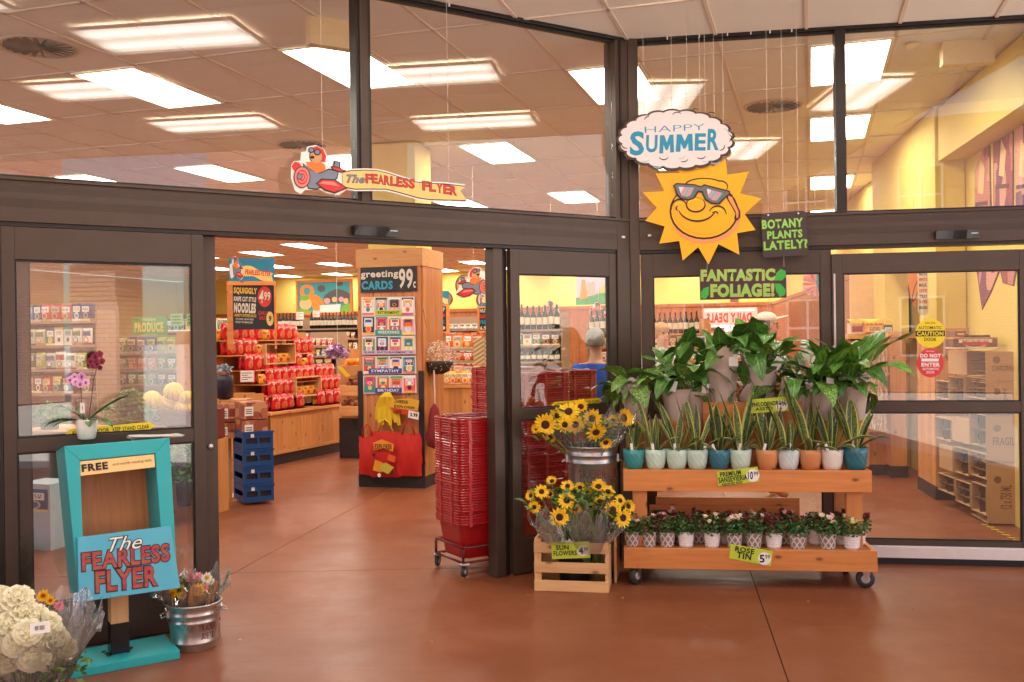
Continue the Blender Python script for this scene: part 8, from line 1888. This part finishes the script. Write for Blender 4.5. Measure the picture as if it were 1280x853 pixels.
# ---------------- shoppers
def person(loc, face, label, shirt, hair, hat=None, hh=1.70, skin=(214, 160, 128), pants=(60, 66, 90)):
    t = thing('person', label, 'person', loc, face); k = hh/1.75
    V = []; E_ = []; RAD = []
    def ch(pts, parent=None):
        last = parent
        for (x, y, z, r_) in pts:
            V.append((x*k, y*k, z*k)); RAD.append(r_*k); i = len(V)-1
            if last is not None: E_.append((last, i))
            last = i
        return last
    def skinned(name, m_, root_i=0):
        me = bpy.data.meshes.new(name); me.from_pydata(V, E_, []); me.materials.append(m_)
        o = put(name, me, t); md = o.modifiers.new('skin', 'SKIN'); md.use_smooth_shade = True
        for i, q in enumerate(me.skin_vertices[0].data): q.radius = (RAD[i], RAD[i]); q.use_root = (i == root_i)
        sb = o.modifiers.new('sub', 'SUBSURF'); sb.levels = 1; sb.render_levels = 1; return o
    pel = ch([(0, 0, .95, .15)]); chest = ch([(0, 0, 1.12, .14), (0, .01, 1.32, .165)], pel); nk = ch([(0, 0, 1.46, .075), (0, -.01, 1.53, .058)], chest); ch([(0, -.02, 1.60, .068), (0, -.02, 1.68, .074)], nk)
    for s_ in (-1, 1):
        hd = ch([(s_*.17, 0, 1.40, .065), (s_*.24, .01, 1.17, .045), (s_*.22, -.12, .98, .036), (s_*.21, -.16, .93, .030)], chest)
        for q in range(4): ch([(s_*(.19+.014*q), -.20, .90+.004*q, .010), (s_*(.19+.014*q), -.225, .865+.006*q, .008)], hd)
        ch([(s_*.175, -.175, .92, .011), (s_*.165, -.195, .90, .009)], hd)
        ch([(s_*.10, 0, .85, .095), (s_*.11, -.01, .50, .062), (s_*.11, .01, .12, .042), (s_*.115, -.08, .04, .038), (s_*.12, -.15, .03, .03)], pel)
    skinned('body', mat('skin_%d' % int(sum(skin)), skin, .55, 0, .05, 8, 0))
    V.clear(); E_.clear(); RAD.clear()
    pel = ch([(0, 0, .92, .168)]); chest = ch([(0, 0, 1.12, .158), (0, .01, 1.33, .18)], pel); ch([(0, 0, 1.44, .095)], chest)
    for s_ in (-1, 1): ch([(s_*.18, 0, 1.40, .080), (s_*.235, .01, 1.20, .064)], chest)
    skinned('shirt', mat('shirt_%d_%d' % (shirt[0], shirt[2]), shirt, .8, 0, .1, 10, .15))
    V.clear(); E_.clear(); RAD.clear()
    pel = ch([(0, 0, .95, .163)])
    for s_ in (-1, 1): ch([(s_*.10, 0, .84, .108), (s_*.112, -.01, .52, .085), (s_*.112, .005, .16, .066)], pel)
    skinned('trousers', mat('trousers_%d' % pants[0], pants, .8, 0, .1, 10, .15))
    m = MB(); m.ball((0, .004*k, 1.685*k), (.096*k, .110*k, .118*k), 24, 16, 0, lambda a_, t_: (1+.02*math.sin(17*a_+9*t_)) if (t_ < 1.25 or (math.sin(a_) > -.25 and t_ < 2.35)) else .66); m.build('hair', mat('hair_%d' % hair[0], hair, .85, 0, .45, 22, 1.0), t, True)
    m = MB()
    for s_ in (-1, 1): m.ball((s_*.034*k, -.098*k, 1.685*k), .012*k, 8, 6); m.ball((s_*.09*k, -.01*k, 1.66*k), (.012*k, .02*k, .03*k), 8, 6, 1)
    m.ball((0, -.115*k, 1.655*k), (.013*k, .018*k, .022*k), 8, 6, 1); m.ball((0, -.1*k, 1.61*k), (.028*k, .01*k, .007*k), 8, 5, 2)
    m.build('face', [INK, mat('skin_%d' % int(sum(skin)), skin, .55), mat('lips', (170, 90, 84), .5)], t, True)
    if hat:
        m = MB(); m.ball((0, .002, 1.725*k), (.102, .114, .080), 18, 10, 0, lambda a_, t_: 1 if t_ < 1.6 else .9); m.prism(ell(0, 0, .085, .11, 16), 0, .008, M=Matrix.Translation((0, -.12, 1.735*k)) @ Matrix.Rotation(PI/2-.2, 4, 'X')); m.build('cap', mat('cap_white', hat, .7), t, True)
    return t
p = AT(744, 430, 8.7); p.z = 0; person(p, rad(165), 'grey haired shopper in a blue shirt behind the red baskets, seen from behind', (30, 74, 170), (150, 146, 140), hh=1.66)
p = AT(958, 410, 9.6); p.z = 0; person(p, rad(100), 'shopper in a white cap behind the potted plants', (70, 60, 66), (60, 40, 30), hat=(230, 214, 196), hh=1.80, skin=(196, 130, 96))
p = AT(827, 420, 10.2); p.z = 0; person(p, rad(20), 'fair haired shopper just above the left potted plants, in a white shirt', (226, 222, 216), (206, 160, 110), hh=1.72)
